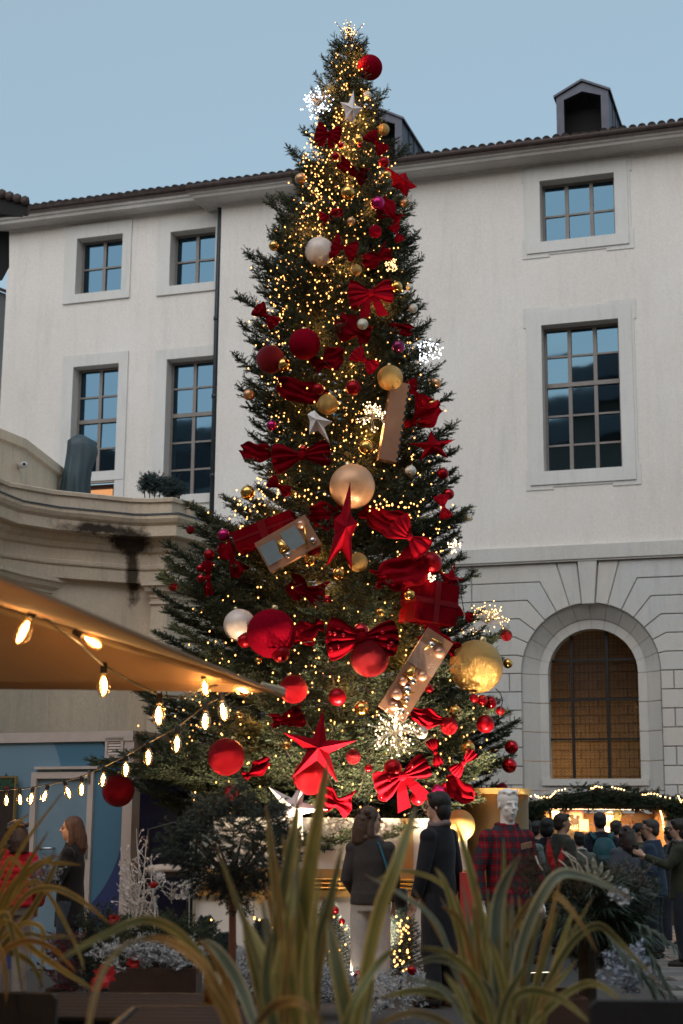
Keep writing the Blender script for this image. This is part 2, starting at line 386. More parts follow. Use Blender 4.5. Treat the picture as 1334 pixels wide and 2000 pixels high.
# dormers
def dormer(ul, ur, zb, ze, za, o):
    r = thing('dormer', WP((ul+ur)/2, zb, o), '', '')
    for k in ('label','category'):
        if k in r: del r[k]
    r.parent = bld; r.location = WP((ul+ur)/2, zb, o)-Vector(ORG[bld.name]); um = (ul+ur)/2
    f = .16; D = 2.2
    fr = MB()
    outer = [(ul,zb),(ul,ze),(um,za),(ur,ze),(ur,zb)]; inner = [(ul+f,zb),(ul+f,ze-.08),(um,za-.2),(ur-f,ze-.08),(ur-f,zb)]
    for i in range(4):
        q = [outer[i], outer[i+1], inner[i+1], inner[i]]
        fr.hexa([WP(a,b,o) for a,b in q], [WP(a,b,o-.14) for a,b in q])
    x = fr.build('front_frame', M['zinc'], r)
    rf = MB()
    for (a, b) in (((ul-.05,ze-.02),(um,za+.02)), ((um,za+.02),(ur+.05,ze-.02))):
        q = [a, b, (b[0], b[1]+.05), (a[0], a[1]+.05)]
        rf.hexa([WP(c,d,o+.05) for c,d in q], [WP(c,d,o-D-.2) for c,d in q])
    rf.build('dormer_roof', M['zinc'], r)
    for uu_, sg in ((ul,1),(ur,-1)):
        sd_ = MB(); a = uu_; b = uu_+sg*.05
        q0 = [(o-.14,zb),(o-.14,ze-.02),(o-D,ze-.02)]
        sd_.hexa([WP(a,z,oo) for oo,z in q0], [WP(b,z,oo) for oo,z in q0]); sd_.build('side_cladding', M['zinc'], r)
        for k in range(4):
            oo = o-.14-.42*(k+1); zz0 = zb+(o-oo-.14)*(ze-zb)/(D-.14)
            s_ = MB(); wbox(s_, a-sg*.025, a-sg*.001, zz0, ze-.03, oo-.012, oo+.012); s_.build('standing_seam', M['zinc'], r)
    v = MB(); wbox(v, ul+.08, ur-.08, zb, ze-.1, o-.6, o-.5); v.build('dark_opening', M['black'], r)
D0 = -.25
dz = lambda px, py: UZ(px, py, D0)
dormer(dz(1087,230)[0], dz(1189,215)[0], EAVE+.1, (dz(1087,191)[1]+dz(1188,176)[1])/2, dz(1137,161)[1], D0)
dormer(dz(697,260)[0], dz(785,260)[0], EAVE+.1, dz(785,233)[1], dz(740,217)[1], D0)
# downpipe
mb = MB(); pz = lambda px,py,o: WP(*UZ(px,py,o),o)
mb.tube([pz(393,362,.15), pz(396,378,.12), pz(420,392,-.16), pz(430.5,408,-.22), pz(430.5,420,-.24), WP(UZ(424,600,-.24)[0],UZ(424,600,-.24)[1],-.24), WP(UZ(424,600,-.24)[0],2.5,-.24)], .06, 8)
for z in (12.6,10.8,9,7.2,5.4): mb.tube([WP(UZ(424,600,-.24)[0],z,-.24), WP(UZ(424,600,-.24)[0],z+.09,-.24)], .075, 8)
mb.build('downpipe', M['pipe'], bld, True)

# string course
mb = MB(); a, b = WP(US,0,0), WP(UR,0,0)
mb.sweep([(WP(US,0,-.6).x, WP(US,0,-.6).y), (a.x,a.y),(b.x,b.y)], [(0,BANDT+.02),(.10,BANDT),(.10,BAND1+.04),(.07,BAND1+.02),(.07,BAND1),(-.02,BAND1)], True); mb.build('string_course', M['stone'], bld)
# rusticated ground floor with arched window
uc = UZ(1153,1300)[0]; zs = UZ(1153,1308)[1]; RO = (UZ(1290,1310)[0]-UZ(1019,1310)[0])/2; H = (BAND1-zs)/6.08
uc = (UZ(1290,1310)[0]+UZ(1019,1310)[0])/2
zs = UZ(1153,1178)[1]-RO
H = (BAND1-zs)/6.05
print('arch', uc, zs, RO, 'course', H)
ang = [14,26,38,50,62,74,84.5]; G = .014
M['block'] = [weathered('ashlar_%s' % w, c, (.32,.33,.36), (.55,.51,.46), .5, 1.9, .4) for w, c in (('pale',(.60,.58,.55)),('grey',(.55,.545,.53)),('warm',(.60,.565,.52)))]
def block(pts, bm=None, proud=.0):
    # inset polygon slightly and chamfer
    cx = sum(p[0] for p in pts)/len(pts); cz = sum(p[1] for p in pts)/len(pts)
    N = len(pts)
    def inset(d):
        out = []
        for i in range(N):
            p0 = Vector(pts[i-1]); p1 = Vector(pts[i]); p2 = Vector(pts[(i+1) % N])
            e0 = (p1-p0).normalized(); e1 = (p2-p1).normalized()
            n0 = Vector((-e0.y, e0.x)); n1 = Vector((-e1.y, e1.x)); nn = (n0+n1)
            if nn.length < 1e-4: nn = n0
            nn.normalize(); k = 1/max(.35, nn.dot(n0)); out.append(tuple(p1+nn*d*k))
        return out
    area = sum(pts[i-1][0]*pts[i][1]-pts[i][0]*pts[i-1][1] for i in range(N))
    if area < 0: pts.reverse()
    a, b = inset(G*.5), inset(G*1.25); mb = MB(); o = random.uniform(-.003,.003)+proud
    va = [WP(u,z,-.06) for u,z in a]; vm = [WP(u,z,-.012+o) for u,z in a]; vb = [WP(u,z,.004+o) for u,z in b]
    mb.v = [tuple(x) for x in va+vm+vb]
    for i in range(N):
        j = (i+1) % N; mb.f += [(i,j,N+j,N+i),(N+i,N+j,2*N+j,2*N+i)]
    mb.f.append(tuple(range(2*N,3*N))); mb.m = [0]*len(mb.f)
    mb.build('stone_block', random.choice(M['block']), bld)
def side(sg):
    U = 2.35
    arc = lambda a: (uc+sg*RO*math.cos(R(a)), zs+RO*math.sin(R(a)))
    def radial(a, k): # where radial line reaches course k
        z = k*H; return (uc+sg*z/math.tan(R(a)), zs+z)
    for k in range(0, 7):
        if k == 0: lo = [(uc+sg*RO, zs)]; loh = [(uc+sg*U, zs)]
        elif k <= 5: lo = [arc(ang[k-1]), radial(ang[k-1], k)]; loh = [(uc+sg*U, zs+k*H)]
        else: lo = [arc(ang[k-1]), (uc+sg*(BAND1-zs)/math.tan(R(ang[k-1])), BAND1)]; loh = []
        if k < 5: hi = [arc(ang[k]), radial(ang[k], k+1)]; hih = [(uc+sg*U, zs+(k+1)*H)]
        else: hi = [arc(ang[k]), (uc+sg*(BAND1-zs)/math.tan(R(ang[k])), BAND1)]; hih = [(uc+sg*U, BAND1)] if k == 5 else []
        a0 = 0 if k == 0 else ang[k-1]
        mid = [arc(a0+(ang[k]-a0)*t) for t in (.66,.33)]
        pts = lo+loh+hih+hi[::-1]+mid
        block(pts)
    z = zs; row = 0     # courses below the springing, and beyond the arch blocks
    while z > -.1:
        u0 = RO; brk = [RO, U+(.0 if row % 2 else -.75)]
        while brk[-1] < (10.5 if sg < 0 else 4.0): brk.append(brk[-1]+1.25)
        for i in range(len(brk)-1):
            if sg < 0 and uc-brk[i] < US: continue
            x0 = uc+sg*brk[i]; x1 = uc+sg*brk[i+1]
            if sg < 0: x1 = max(x1, US)
            if abs(x1-x0) < .15: continue
            block([(x0, z-H), (x1, z-H), (x1, z), (x0, z)])
        z -= H; row += 1
    for k in range(0, 6):
        z0 = zs+k*H; z1 = zs+(k+1)*H if k < 5 else BAND1
        brk = [U+(0 if k % 2 else .0)]
        brk.append(U+.55+(.6 if k % 2 else 0))
        while brk[-1] < (10.5 if sg < 0 else 4.0): brk.append(brk[-1]+1.25)
        for i in range(len(brk)-1):
            x0 = uc+sg*brk[i]; x1 = uc+sg*brk[i+1]
            if sg < 0:
                if x0 < US: continue
                x1 = max(x1, US)
            if abs(x1-x0) < .15: continue
            block([(x0, z0), (x1, z0), (x1, z1), (x0, z1)])
side(-1); side(1)
t = (BAND1-zs)
a6 = R(ang[6])
block([(uc-RO*math.cos(a6), zs+RO*math.sin(a6)-.02), (uc+RO*math.cos(a6), zs+RO*math.sin(a6)-.02), (uc+.2, BAND1+.02), (uc-.2, BAND1+.02)], proud=.05)
# backing behind the joints
mb = MB(); zt = BAND1+.05; o = -.035
for q in ([(US,-.2),(uc-RO,-.2),(uc-RO,zt),(US,zt)], [(uc+RO,-.2),(UR,-.2),(UR,zt),(uc+RO,zt)]): mb.add([WP(u,z,o) for u,z in q], [(0,1,2,3)])
for k in range(24):
    a0, a1 = PI*k/24, PI*(k+1)/24; p = [(uc+RO*math.cos(a), zs+RO*math.sin(a)) for a in (a0, a1)]
    mb.add([WP(p[0][0],p[0][1],o), WP(p[0][0],zt,o), WP(p[1][0],zt,o), WP(p[1][0],p[1][1],o)], [(0,1,2,3)])
mb.build('ground_floor_wall', weathered('joint_mortar', (.34,.32,.30), (.2,.2,.2), (.3,.28,.26), .4, 2, .2), bld)
# splayed surround in dressed stones
zsill = UZ(1150,1521,-.3)[1]
R1, R2 = RO*.80, (UZ(1243,1330,-.45)[0]-UZ(1068,1330,-.45)[0])/2
uw = (UZ(1243,1330,-.45)[0]+UZ(1068,1330,-.45)[0])/2
# the inner rings are centred on the arch; keep one centre
zb_ = 0.0
def apath(r):
    pts = []; zz = zb_
    for k in range(8): pts.append((-r, zb_+(zs-zb_)*k/8))
    for k in range(0, 13): a = PI-PI*k/12; pts.append((r*math.cos(a), zs-zs+r*math.sin(a)+zs))
    for k in range(7, -1, -1): pts.append((r, zb_+(zs-zb_)*k/8))
    return pts
pa, pb, pc = apath(RO), apath(R1), apath(R2)
for i in range(len(pa)-1):
    mb = MB()
    f = lambda p, t: (p[i][0]+(p[i+1][0]-p[i][0])*t, p[i][1]+(p[i+1][1]-p[i][1])*t)
    sub = [.012, .34, .67, .988] if 8 <= i <= 20 else [.012, .988]
    rows = []
    for t in sub:
        def arcp(p, r):
            if 8 <= i < 20:
                a = PI-PI*(i-8+t)/12; return (r*math.cos(a), zs+r*math.sin(a))
            return f(p, t)
        A, B, C = arcp(pa, RO), arcp(pb, R1), arcp(pc, R2)
        rows.append([WP(uc+A[0],A[1],-.002), WP(uc+A[0]*.985,A[1],-.05), WP(uc+B[0],B[1],-.27), WP(uc+B[0]*.975,B[1],-.30), WP(uc+C[0],C[1],-.30), WP(uc+C[0],C[1],-.62)])
    n = 6; mb.v = [tuple(x) for r_ in rows for x in r_]
    for q in range(len(rows)-1):
        for j in range(n-1): mb.f.append((q*n+j, q*n+j+1, (q+1)*n+j+1, (q+1)*n+j))
    mb.m = [0]*len(mb.f); mb.build('surround_stone', random.choice(M['block']), bld)
mb = MB(); wbox(mb, uc-R1+.05, uc+R1-.05, zsill-.13, zsill, -.5, -.26); wbox(mb, uc-R2-.01, uc+R2+.01, 0, zsill-.13, -.5, -.31); mb.build('window_sill', M['stone'], bld)
# arched window: bars, leaded glass, lit brick room behind
fo = -.5; w = MB()
for px in (1119, 1188): u = UZ(px,1380,fo)[0]; zt_ = zs+math.sqrt(max(.01,R2**2-(u-uc)**2)); wbox(w, u-.028, u+.028, zsill, zt_, fo-.02, fo+.03)
for py in (1290, 1367, 1444): z = UZ(1150,py,fo)[1]; hw = math.sqrt(max(.01,R2**2-max(0,z-zs)**2)); wbox(w, uc-hw, uc+hw, z-.022, z+.022, fo-.015, fo+.024)
aw = w.build('arched_window', M['iron'], bld)
ld = MB(); s = .085
def lim(u, z): return (z < zs and abs(u-uc) < R2) or ((u-uc)**2+(z-zs)**2 < R2**2)
zz = zsill
while zz < zs+R2:
    k = 0; u = uc-R2
    while u < uc+R2:
        h = s*.5
        pts = [(u,zz+h*.5),(u+h,zz),(u+2*h,zz+h*.5),(u+2*h,zz+h*1.5)]
        for a, b in zip(pts[:-1], pts[1:]):
            if lim(*a) and lim(*b): ld.tube([WP(a[0],a[1],fo-.03), WP(b[0],b[1],fo-.03)], .0045, 3, cap=False)
        u += s
    zz += s*.75
ld.build('leaded_lattice', M['iron'], aw)
gp = MB(); cpts = [(uc-R2,zsill)]+[(uc+R2*math.cos(PI-PI*k/20), zs+R2*math.sin(PI-PI*k/20)) for k in range(21)]+[(uc+R2,zsill)]
gp.add([WP(u,z,fo-.04) for u,z in cpts], [tuple(range(len(cpts)))])
gm = bpy.data.materials.new('old_clear_glass'); gm.use_nodes = True; t_ = gm.node_tree; t_.nodes.clear()
o_ = t_.nodes.new('ShaderNodeOutputMaterial'); mx = t_.nodes.new('ShaderNodeMixShader'); tr = t_.nodes.new('ShaderNodeBsdfTransparent'); gl = t_.nodes.new('ShaderNodeBsdfGlossy'); gl.inputs['Roughness'].default_value = .04
tr.inputs[0].default_value = (.85,.8,.7,1); fr_ = t_.nodes.new('ShaderNodeFresnel'); fr_.inputs[0].default_value = 1.6
t_.links.new(fr_.outputs[0], mx.inputs[0]); t_.links.new(tr.outputs[0], mx.inputs[1]); t_.links.new(gl.outputs[0], mx.inputs[2]); t_.links.new(mx.outputs[0], o_.inputs[0])
M['clear'] = gm
gp.build('glass', gm, aw)
# the room behind: brick back wall with recessed joints
room = mat('room_wall', (.33,.235,.135), .8, 0, .3, 3); br = mat('hall_brick', (.38,.27,.155), .8, 0, .35, .9, .3, 30)
mb = MB(); a, b = uc-1.6, uc+1.6; z0r, z1r = zsill-.6, zs+R2+.7
for q in ([(a,z0r,-.64),(a,z0r,-2.4),(a,z1r,-2.4),(a,z1r,-.64)], [(b,z0r,-.64),(b,z1r,-.64),(b,z1r,-2.4),(b,z0r,-2.4)], [(a,z1r,-.64),(a,z1r,-2.4),(b,z1r,-2.4),(b,z1r,-.64)], [(a,z0r,-.64),(b,z0r,-.64),(b,z0r,-2.4),(a,z0r,-2.4)], [(a,z0r,-2.4),(b,z0r,-2.4),(b,z1r,-2.4),(a,z1r,-2.4)]):
    mb.add([WP(*p) for p in q], [(0,1,2,3)])
mb.build('room', room, bld)
base = None; z = z0r; row = 0; cnt = 0
while z < z1r-.1:
    u = a+(.0 if row % 2 else .2)
    while u < b-.05:
        if cnt < 290:
            if base is None:
                t = MB(); wbox(t, u, u+.385, z, z+.165, -2.4, -2.37); base = t.build('brick', br, bld); ub, zb0 = u, z
            else:
                ob = base.copy(); COL.objects.link(ob); ob.location = WU*(u-ub)+Vector((0,0,z-zb0))+WN*random.uniform(-.004,.006)
            cnt += 1
        u += .4
    z += .18; row += 1
ld_ = bpy.data.lights.new('hall_lamp', 'POINT'); ld_.energy = 8.5; ld_.color = (1.0,.63,.30); ld_.shadow_soft_size = .3
lo = bpy.data.objects.new('hall_lamp', ld_); COL.objects.link(lo); lo.location = WP(uc-.9, zsill+.3, -1.3)
# wall/roof depth so the building is not a sheet
mb = MB(); wbox(mb, US-5.2, UR, -.2, EAVE, -9, -8.9); mb.add([WP(UR,-.2,0),WP(UR,-.2,-9),WP(UR,EAVE,-9),WP(UR,EAVE,0)],[(0,1,2,3)]); mb.build('rear_wall', M['plaster'], bld)

# ================================================================ OPPOSITE BUILDING (behind the camera, seen in the panes)
opp = thing('opposite_building', (0,-9,0), 'tall building across the courtyard mirrored in the window panes', 'building')
mb = MB(); mb.box((-20,-14,10.75), (110,9.5,21.5)); mb.build('wall', mat('opposite_plaster', (.66,.44,.31), .8, 0, .3, .4), opp)
mb = MB(); mb.hexa([Vector((-75,-8.6,21.5)),Vector((36,-8.6,21.5)),Vector((36,-14,24.6)),Vector((-75,-14,24.6))],[Vector((-75,-20,21.5)),Vector((36,-20,21.5)),Vector((36,-14.2,24.6)),Vector((-75,-14.2,24.6))]); mb.build('roof', mat('opposite_tiles', (.15,.12,.11), .8, 0, .4, 2), opp)
for x in (-21,-12.5,-3,4.6,13,22): 
    mb = MB(); mb.box((x,-12,23.6), (1.1,.9,3.6)); mb.box((x,-12,25.5), (1.3,1.1,.2)); mb.build('chimney', M['tile'], opp)
for i in range(16):
    for z in (2.0, 7.2, 11.6):
        mb = MB(); mb.box((-33+4.4*i,-9.2,z+1.1),(1.5,.12,2.5)); ob = mb.build('window', M['curtain'] if (i+int(z)) % 3 else M['black'], opp)

wing = thing('side_wing', (-20,10,0), 'courtyard wing left of the view, mirrored in the left window panes', 'building')
mb = MB(); mb.box((-24.2,12,6.2), (8,42,12.4)); mb.build('wall', mat('wing_plaster', (.50,.36,.26), .8, 0, .3, .4), wing)
mb = MB(); mb.hexa([Vector((-19.8,-9.4,12.4)),Vector((-28.6,-9.4,12.4)),Vector((-24.2,-9.4,16.4))],[Vector((-19.8,33.4,12.4)),Vector((-28.6,33.4,12.4)),Vector((-24.2,33.4,16.4))]); mb.build('roof', M['tile'], wing)
# ================================================================ GROUND
gmat = mat('ground_stone', (.24,.22,.205), .55, 0, .35, .9, .3, 25)
mb = MB(); mb.add([(-80,-40,0),(80,-40,0),(80,120,0),(-80,120,0)], [(0,1,2,3)]); g = mb.build('ground', gmat); tag(g, kind='structure')
skyless = None
sm = [mat('paving_slab_%s' % w, c, .5, 0, .3, 1.5, .25, 30) for w, c in (('warm',(.24,.215,.195)),('cool',(.20,.195,.19)),('dark',(.165,.155,.15)))]
mb = MB(); mb.add([(-9,6,.004),(9,6,.004),(9,30,.004),(-9,30,.004)], [(0,1,2,3)]); pv = mb.build('pavement', mat('paving_joint', (.06,.055,.05), .9)); tag(pv, kind='structure')
tmpl = []
for w in (.55,.75,.95):
    for m_ in sm:
        t = MB(); h = .485; a = [(-w/2+.008,-h/2+.008),(w/2-.008,-h/2+.008),(w/2-.008,h/2-.008),(-w/2+.008,h/2-.008)]
        t.hexa([(x,y,.005) for x,y in a], [(x*.985,y*.97,.03) for x,y in a]); tmpl.append((w, t.mesh('slab', m_)))
cnt = 0
for r_ in range(24):
    y = 14.2+r_*.49; x = 3.1+random.uniform(0,.4)
    while x < 8.4 and cnt < 250:
        w, me = random.choice(tmpl)
        if x+w/2 > y*.12-.2 and x < y*.24+.3:
            ob = bpy.data.objects.new('paving_slab', me); COL.objects.link(ob); ob.parent = pv; ob.location = (x+w/2, y, random.uniform(-.003,.003)); cnt += 1
        x += w
# ================================================================ FOLIAGE GENERATOR
def leafmat(name, c0, c1, rough=.6, tr=.15):
    m = mat(name, c0, rough, spec=.3); t = m.node_tree; n, l, b = nodes(m)
    at = n.new('ShaderNodeAttribute'); at.attribute_name = 'tint'
    l.new(mixcol(t, at.outputs['Fac'], c0, c1), b.inputs['Base Color'])
    return m
M['fir'] = leafmat('fir_needles', (.022,.038,.024), (.085,.105,.045))
M['fir_twig'] = mat('fir_twig', (.05,.035,.022), .85, 0, .3, 20)
M['bluefir'] = leafmat('blue_green_needles', (.022,.040,.042), (.055,.085,.078))
M['frost'] = leafmat('frosted_needles', (.35,.38,.42), (.72,.72,.72))
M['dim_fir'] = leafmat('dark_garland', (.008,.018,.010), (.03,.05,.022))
def needle_mesh(A, B, per=14, nl=.020, nw=.0045, spread=.75, stem=.004):
    """A,B: shoot start/end (n,3). returns triangles: needles + 2 crossed stem slivers"""
    A = np.asarray(A, np.float64); B = np.asarray(B, np.float64); n = len(A)
    D = B-A; L = np.linalg.norm(D, axis=1, keepdims=True)+1e-9; D = D/L
    h = np.where(np.abs(D[:, 2:3]) < .9, np.array([[0,0,1.0]]), np.array([[1.0,0,0]]))
    X = np.cross(D, h); X /= np.linalg.norm(X, axis=1, keepdims=True); Y = np.cross(D, X)
    t = (np.arange(per)+.5)/per; t = np.tile(t, (n,1))+rng.uniform(-.5/per, .5/per, (n,per))
    ph = rng.uniform(0, 2*PI, (n,per))
    rad = X[:,None,:]*np.cos(ph)[...,None]+Y[:,None,:]*np.sin(ph)[...,None]
    tan = -X[:,None,:]*np.sin(ph)[...,None]+Y[:,None,:]*np.cos(ph)[...,None]
    base = A[:,None,:]+D[:,None,:]*(L[:,None,:]*t[...,None])
    ln = nl*rng.uniform(.75, 1.2, (n,per))*(1-.45*np.maximum(0, t-.75)/.25*.6)
    tip = base+(rad*spread+D[:,None,:]*math.sqrt(1-spread*spread))*ln[...,None]
    w = tan*nw*.5
    V = np.stack([base-w, base+w, tip], 2).reshape(-1, 3)
    F = np.arange(len(V)).reshape(-1, 3)
    tint = np.repeat(np.clip(rng.uniform(0,1,n)*.7, 0, 1), per)+rng.uniform(0,.3,n*per)
    m = np.zeros(len(F), int)
    if stem > 0:
        s0 = np.stack([A-X*stem*.5, A+X*stem*.5, B], 1).reshape(-1,3); s1 = np.stack([A-Y*stem*.5, A+Y*stem*.5, B], 1).reshape(-1,3)
        k = len(V); V = np.concatenate([V, s0, s1]); F = np.concatenate([F, np.arange(k, k+len(s0)+len(s1)).reshape(-1,3)])
        m = np.concatenate([m, np.ones(2*n, int)]); tint = np.concatenate([tint, np.zeros(2*n)])
    return V, F, m, tint
def grow(A, D, L, npairs, ang=50, frac=.4, droop=0, jitter=.25):
    """one level of side shoots on segments A + D*L (arrays). returns arrays A2,D2,L2"""
    A2, D2, L2 = [], [], []
    n = len(A); up = np.array([[0,0,1.0]])
    S_ = np.cross(D, up); S_ /= np.linalg.norm(S_, axis=1, keepdims=True)+1e-9
    for k in range(npairs):
        t = (k+.7)/(npairs+.5)
        for sg in (-1, 1):
            tt = t+rng.uniform(-.04,.04,n)
            a = np.radians(ang+rng.uniform(-12,12,n))
            d = D*np.cos(a)[:,None]+S_*sg*np.sin(a)[:,None]+rng.normal(0, jitter, (n,3))*np.array([1,1,.8])-up*droop
            d /= np.linalg.norm(d, axis=1, keepdims=True)
            A2.append(A+D*(L*tt)[:,None]); D2.append(d); L2.append(L*frac*(1-tt*.72)*rng.uniform(.7,1.15,n))
    return np.concatenate(A2), np.concatenate(D2), np.concatenate(L2)
def sprays(C, D, L, pairs=4, frac=.5, per=12, nl=.02, nw=.005, droop=0.0, name='foliage', mats=None, parent=None, spread=.75, jitter=.2, tint_add=0):
    """leafy sprays: centre shoot + side shoots"""
    C = np.asarray(C, float); D = np.asarray(D, float); D = D/np.linalg.norm(D, axis=1, keepdims=True); L = np.asarray(L, float)
    a, d, l = grow(C, D, L, pairs, 48, frac, droop, jitter)
    SA = np.concatenate([C, C+D*(L*.5)[:,None], a]); SB = np.concatenate([C+D*(L*.5)[:,None], C+D*L[:,None], a+d*l[:,None]])
    V, F, m, t = needle_mesh(SA, SB, per, nl, nw, spread)
    if name is None: return V, F, m, t
    return mesh_np(name, V, F, mats, parent, m, np.clip(t+tint_add, 0, 1))
def ball_dirs(n):
    v = rng.normal(0,1,(n,3)); return v/np.linalg.norm(v, axis=1, keepdims=True)

# ================================================================ LEFT TERRACE BUILDING
ZC = 5.75
osn = M['oldstone']; n_, l_, b_ = nodes(osn); t_ = osn.node_tree
lipP = [PZ(-220,880,ZC), PZ(0,962,ZC), PZ(45,980,ZC), PZ(116,992,ZC), PZ(210,1001,ZC), PZ(262,1006,ZC), PZ(286,1006.5,ZC), PZ(348,1004,ZC)]
e_ = lipP[-1]; lip = [(p.x, p.y) for p in lipP]; rd = Vector((.55,.83))
lip += [(e_.x+.55*1.25, e_.y+.83*1.25), (e_.x+.55*1.25-.35, e_.y+.83*1.25+.12), (e_.x+.75, e_.y+11)]
ter = thing('terrace_building', (-5,22,0), 'old beige stone building with heavy stepped cornice and roof terrace behind the parasol', 'building')
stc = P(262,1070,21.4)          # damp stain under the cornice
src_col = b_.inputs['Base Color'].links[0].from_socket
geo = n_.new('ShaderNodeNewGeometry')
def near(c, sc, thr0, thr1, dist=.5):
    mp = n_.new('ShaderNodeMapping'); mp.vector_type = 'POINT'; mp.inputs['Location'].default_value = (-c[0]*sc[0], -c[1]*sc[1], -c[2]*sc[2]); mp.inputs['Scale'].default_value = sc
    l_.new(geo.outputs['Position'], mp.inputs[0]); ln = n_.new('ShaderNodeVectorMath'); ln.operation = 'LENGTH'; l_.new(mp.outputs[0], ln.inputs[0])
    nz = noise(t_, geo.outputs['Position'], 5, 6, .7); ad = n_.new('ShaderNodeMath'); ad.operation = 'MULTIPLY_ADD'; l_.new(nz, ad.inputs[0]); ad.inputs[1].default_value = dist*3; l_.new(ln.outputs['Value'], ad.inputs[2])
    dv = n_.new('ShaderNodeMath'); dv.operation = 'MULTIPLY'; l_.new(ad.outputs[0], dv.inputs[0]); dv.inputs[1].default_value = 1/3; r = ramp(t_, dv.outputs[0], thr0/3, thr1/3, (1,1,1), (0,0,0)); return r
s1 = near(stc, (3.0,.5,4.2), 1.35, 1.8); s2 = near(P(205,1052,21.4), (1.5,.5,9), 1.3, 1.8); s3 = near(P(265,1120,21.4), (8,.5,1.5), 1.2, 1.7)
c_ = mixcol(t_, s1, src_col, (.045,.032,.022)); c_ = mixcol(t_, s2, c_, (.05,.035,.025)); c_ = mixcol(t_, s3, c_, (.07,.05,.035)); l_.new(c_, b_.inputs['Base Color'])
mb = MB(); pr = [(0,0),(0,-.05),(-.04,-.10),(-.10,-.14),(-.10,-.285),(-.13,-.30),(-.30,-.31),(-.32,-.37),(-.40,-.41),(-.44,-.47),(-.5,-.50),(-.5,-.645),(-.455,-.66),(-.455,-.70),(-.47,-.72),(-.5,-.73),(-.5,-.90),(-.70,-.91)]
mb.sweep(lip, [(a*.62, ZC+b) for a, b in pr]+[(-.7,ZC-.91),(-.7,ZC)], True); mb.build('cornice', osn, ter)
mb = MB(); mb.sweep(lip, [(.012,ZC+.0),(.012,ZC+.022),(-.3,ZC+.05),(-.3,ZC+.002)], True); mb.build('lead_flashing', M['lead'], ter)
mb = MB(); mb.sweep(lip[:-1], [(-.28,ZC+.03),(-.28,ZC+.23),(-.25,ZC+.24),(-.245,ZC+.29),(-.26,ZC+.30),(-.65,ZC+.31),(-.65,ZC)], True); mb.build('parapet', osn, ter)
mb = MB(); mb.sweep(lip, [(-.42,ZC-.9),(-.42,-.2)]); mb.build('wall', osn, ter)
mb = MB(); cp = [Vector(q) for q in lip]; nf = len(cp)
mb.add([(p[0],p[1]+.6,ZC-.05) for p in lip[:-1]]+[(-.4,33,ZC-.05),(-14,36,ZC-.05)], [tuple(range(nf+1))]); mb.build('terrace_floor', M['stone'], ter)
def pilaster(a, b, name='pilaster'):   # between two lip points, with a base and moulded capital
    a, b = Vector(a), Vector(b); d = (b-a).normalized(); n = Vector((d.y,-d.x)); a2 = a-n*.6; b2 = b+rd*1.25
    mb = MB(); mb.sweep([(a2.x,a2.y),(a.x,a.y),(b.x,b.y),(b2.x,b2.y)], [(.12-.3,ZC-.905),(.12-.3,ZC-.955),(.09-.3,ZC-.975),(.07-.3,ZC-1.03),(.02-.3,ZC-1.07),(.02-.3,ZC-1.11),(-.3,ZC-1.12),(-.3,ZC-1.17),(-.275,ZC-1.18),(-.275,ZC-1.205),(-.3,ZC-1.22),(-.3,0)])
    mb.build(name, osn, ter)
pilaster((lip[6][0]-.27, lip[6][1]+.0), lip[7]); pilaster(lip[0], (lip[2][0]+.18, lip[2][1]+.1))
for (a, b, c, d) in ((78,236,1165,1180),):
    p0, p1 = P(a,c,21.3), P(b,c,21.5); dz_ = .1
    mb = MB(); mb.sweep([(p0.x,p0.y),(p1.x,p1.y)], [(-.2,p1.z),(.12,p1.z),(.12,p1.z-.035),(.08,p1.z-.05),(.05,p1.z-.09),(0,p1.z-.1),(-.2,p1.z-.1)], True)
    mb.sweep([(p0.x,p0.y),(p1.x-.14,p1.y)], [(-.2,p1.z-.14),(.03,p1.z-.14),(.03,p1.z-.17),(0,p1.z-.2),(-.2,p1.z-.2)], True)
    mb.build('panel_moulding', osn, ter)
# upper block with coping at the far left, small camera on it
q0, q1 = P(-90,800,20.8), P(46,858,22.4); zt = P(46,858,22.4).z
mb = MB(); mb.sweep([(q0.x,q0.y),(q1.x,q1.y),(q1.x+.3,q1.y+2.5)], [(0,ZC),(0,zt-.16),(.05,zt-.14),(.05,zt),(-.6,zt)], False); mb.build('upper_block', osn, ter)
cc = P(44,911,22.3); mb = MB(); mb.tube([cc+Vector((-.1,.05,0)), cc+Vector((.02,-.08,0)), cc+Vector((.06,-.16,-.01))], [.035,.05,.05], 10); mb.ball(cc+Vector((.06,-.16,-.01)), .045, 10, 6)
c_ = mb.build('security_camera', mat('white_plastic', (.6,.6,.6), .4), None, True); tag(c_, 'small white security camera fixed to the upper left stone block', 'camera')
mb = MB(); mb.ball(cc+Vector((.065,-.20,-.01)), .022, 8, 6); mb.build('lens', M['black'], c_, True)
# covered parasol on the terrace
mb = MB(); rings = 12; seg = 40; base = P(142,952,24.2); top = P(146,850,24.2)
for i in range(rings+1):
    t = i/rings; z = base.z-.35+(top.z-base.z+.35)*t
    r = .20 if t < .6 else .20+.04*math.sin((t-.6)*4)
    r = (.215-.03*t)*(1 if t < .93 else (1-(t-.93)*9.5))
    cx = base.x+.02+.09*max(0, t-.35)*math.sin(t*3.1)+ .05*t
    for k in range(seg):
        a = 2*PI*k/seg; f = 1+(.17*math.sin(9*a+2.5*t)+.08*math.sin(5*a+1))*(1.1-t); ex = .09*max(0,1-abs(t-.78)/.25)*max(0,math.cos(a))
        mb.v.append((cx+(r*f+ex)*math.cos(a)*1.05, base.y+r*f*math.sin(a)*.8, z))
for i in range(rings):
    for k in range(seg): mb.f.append((i*seg+k, i*seg+(k+1) % seg, (i+1)*seg+(k+1) % seg, (i+1)*seg+k)); mb.m.append(0)
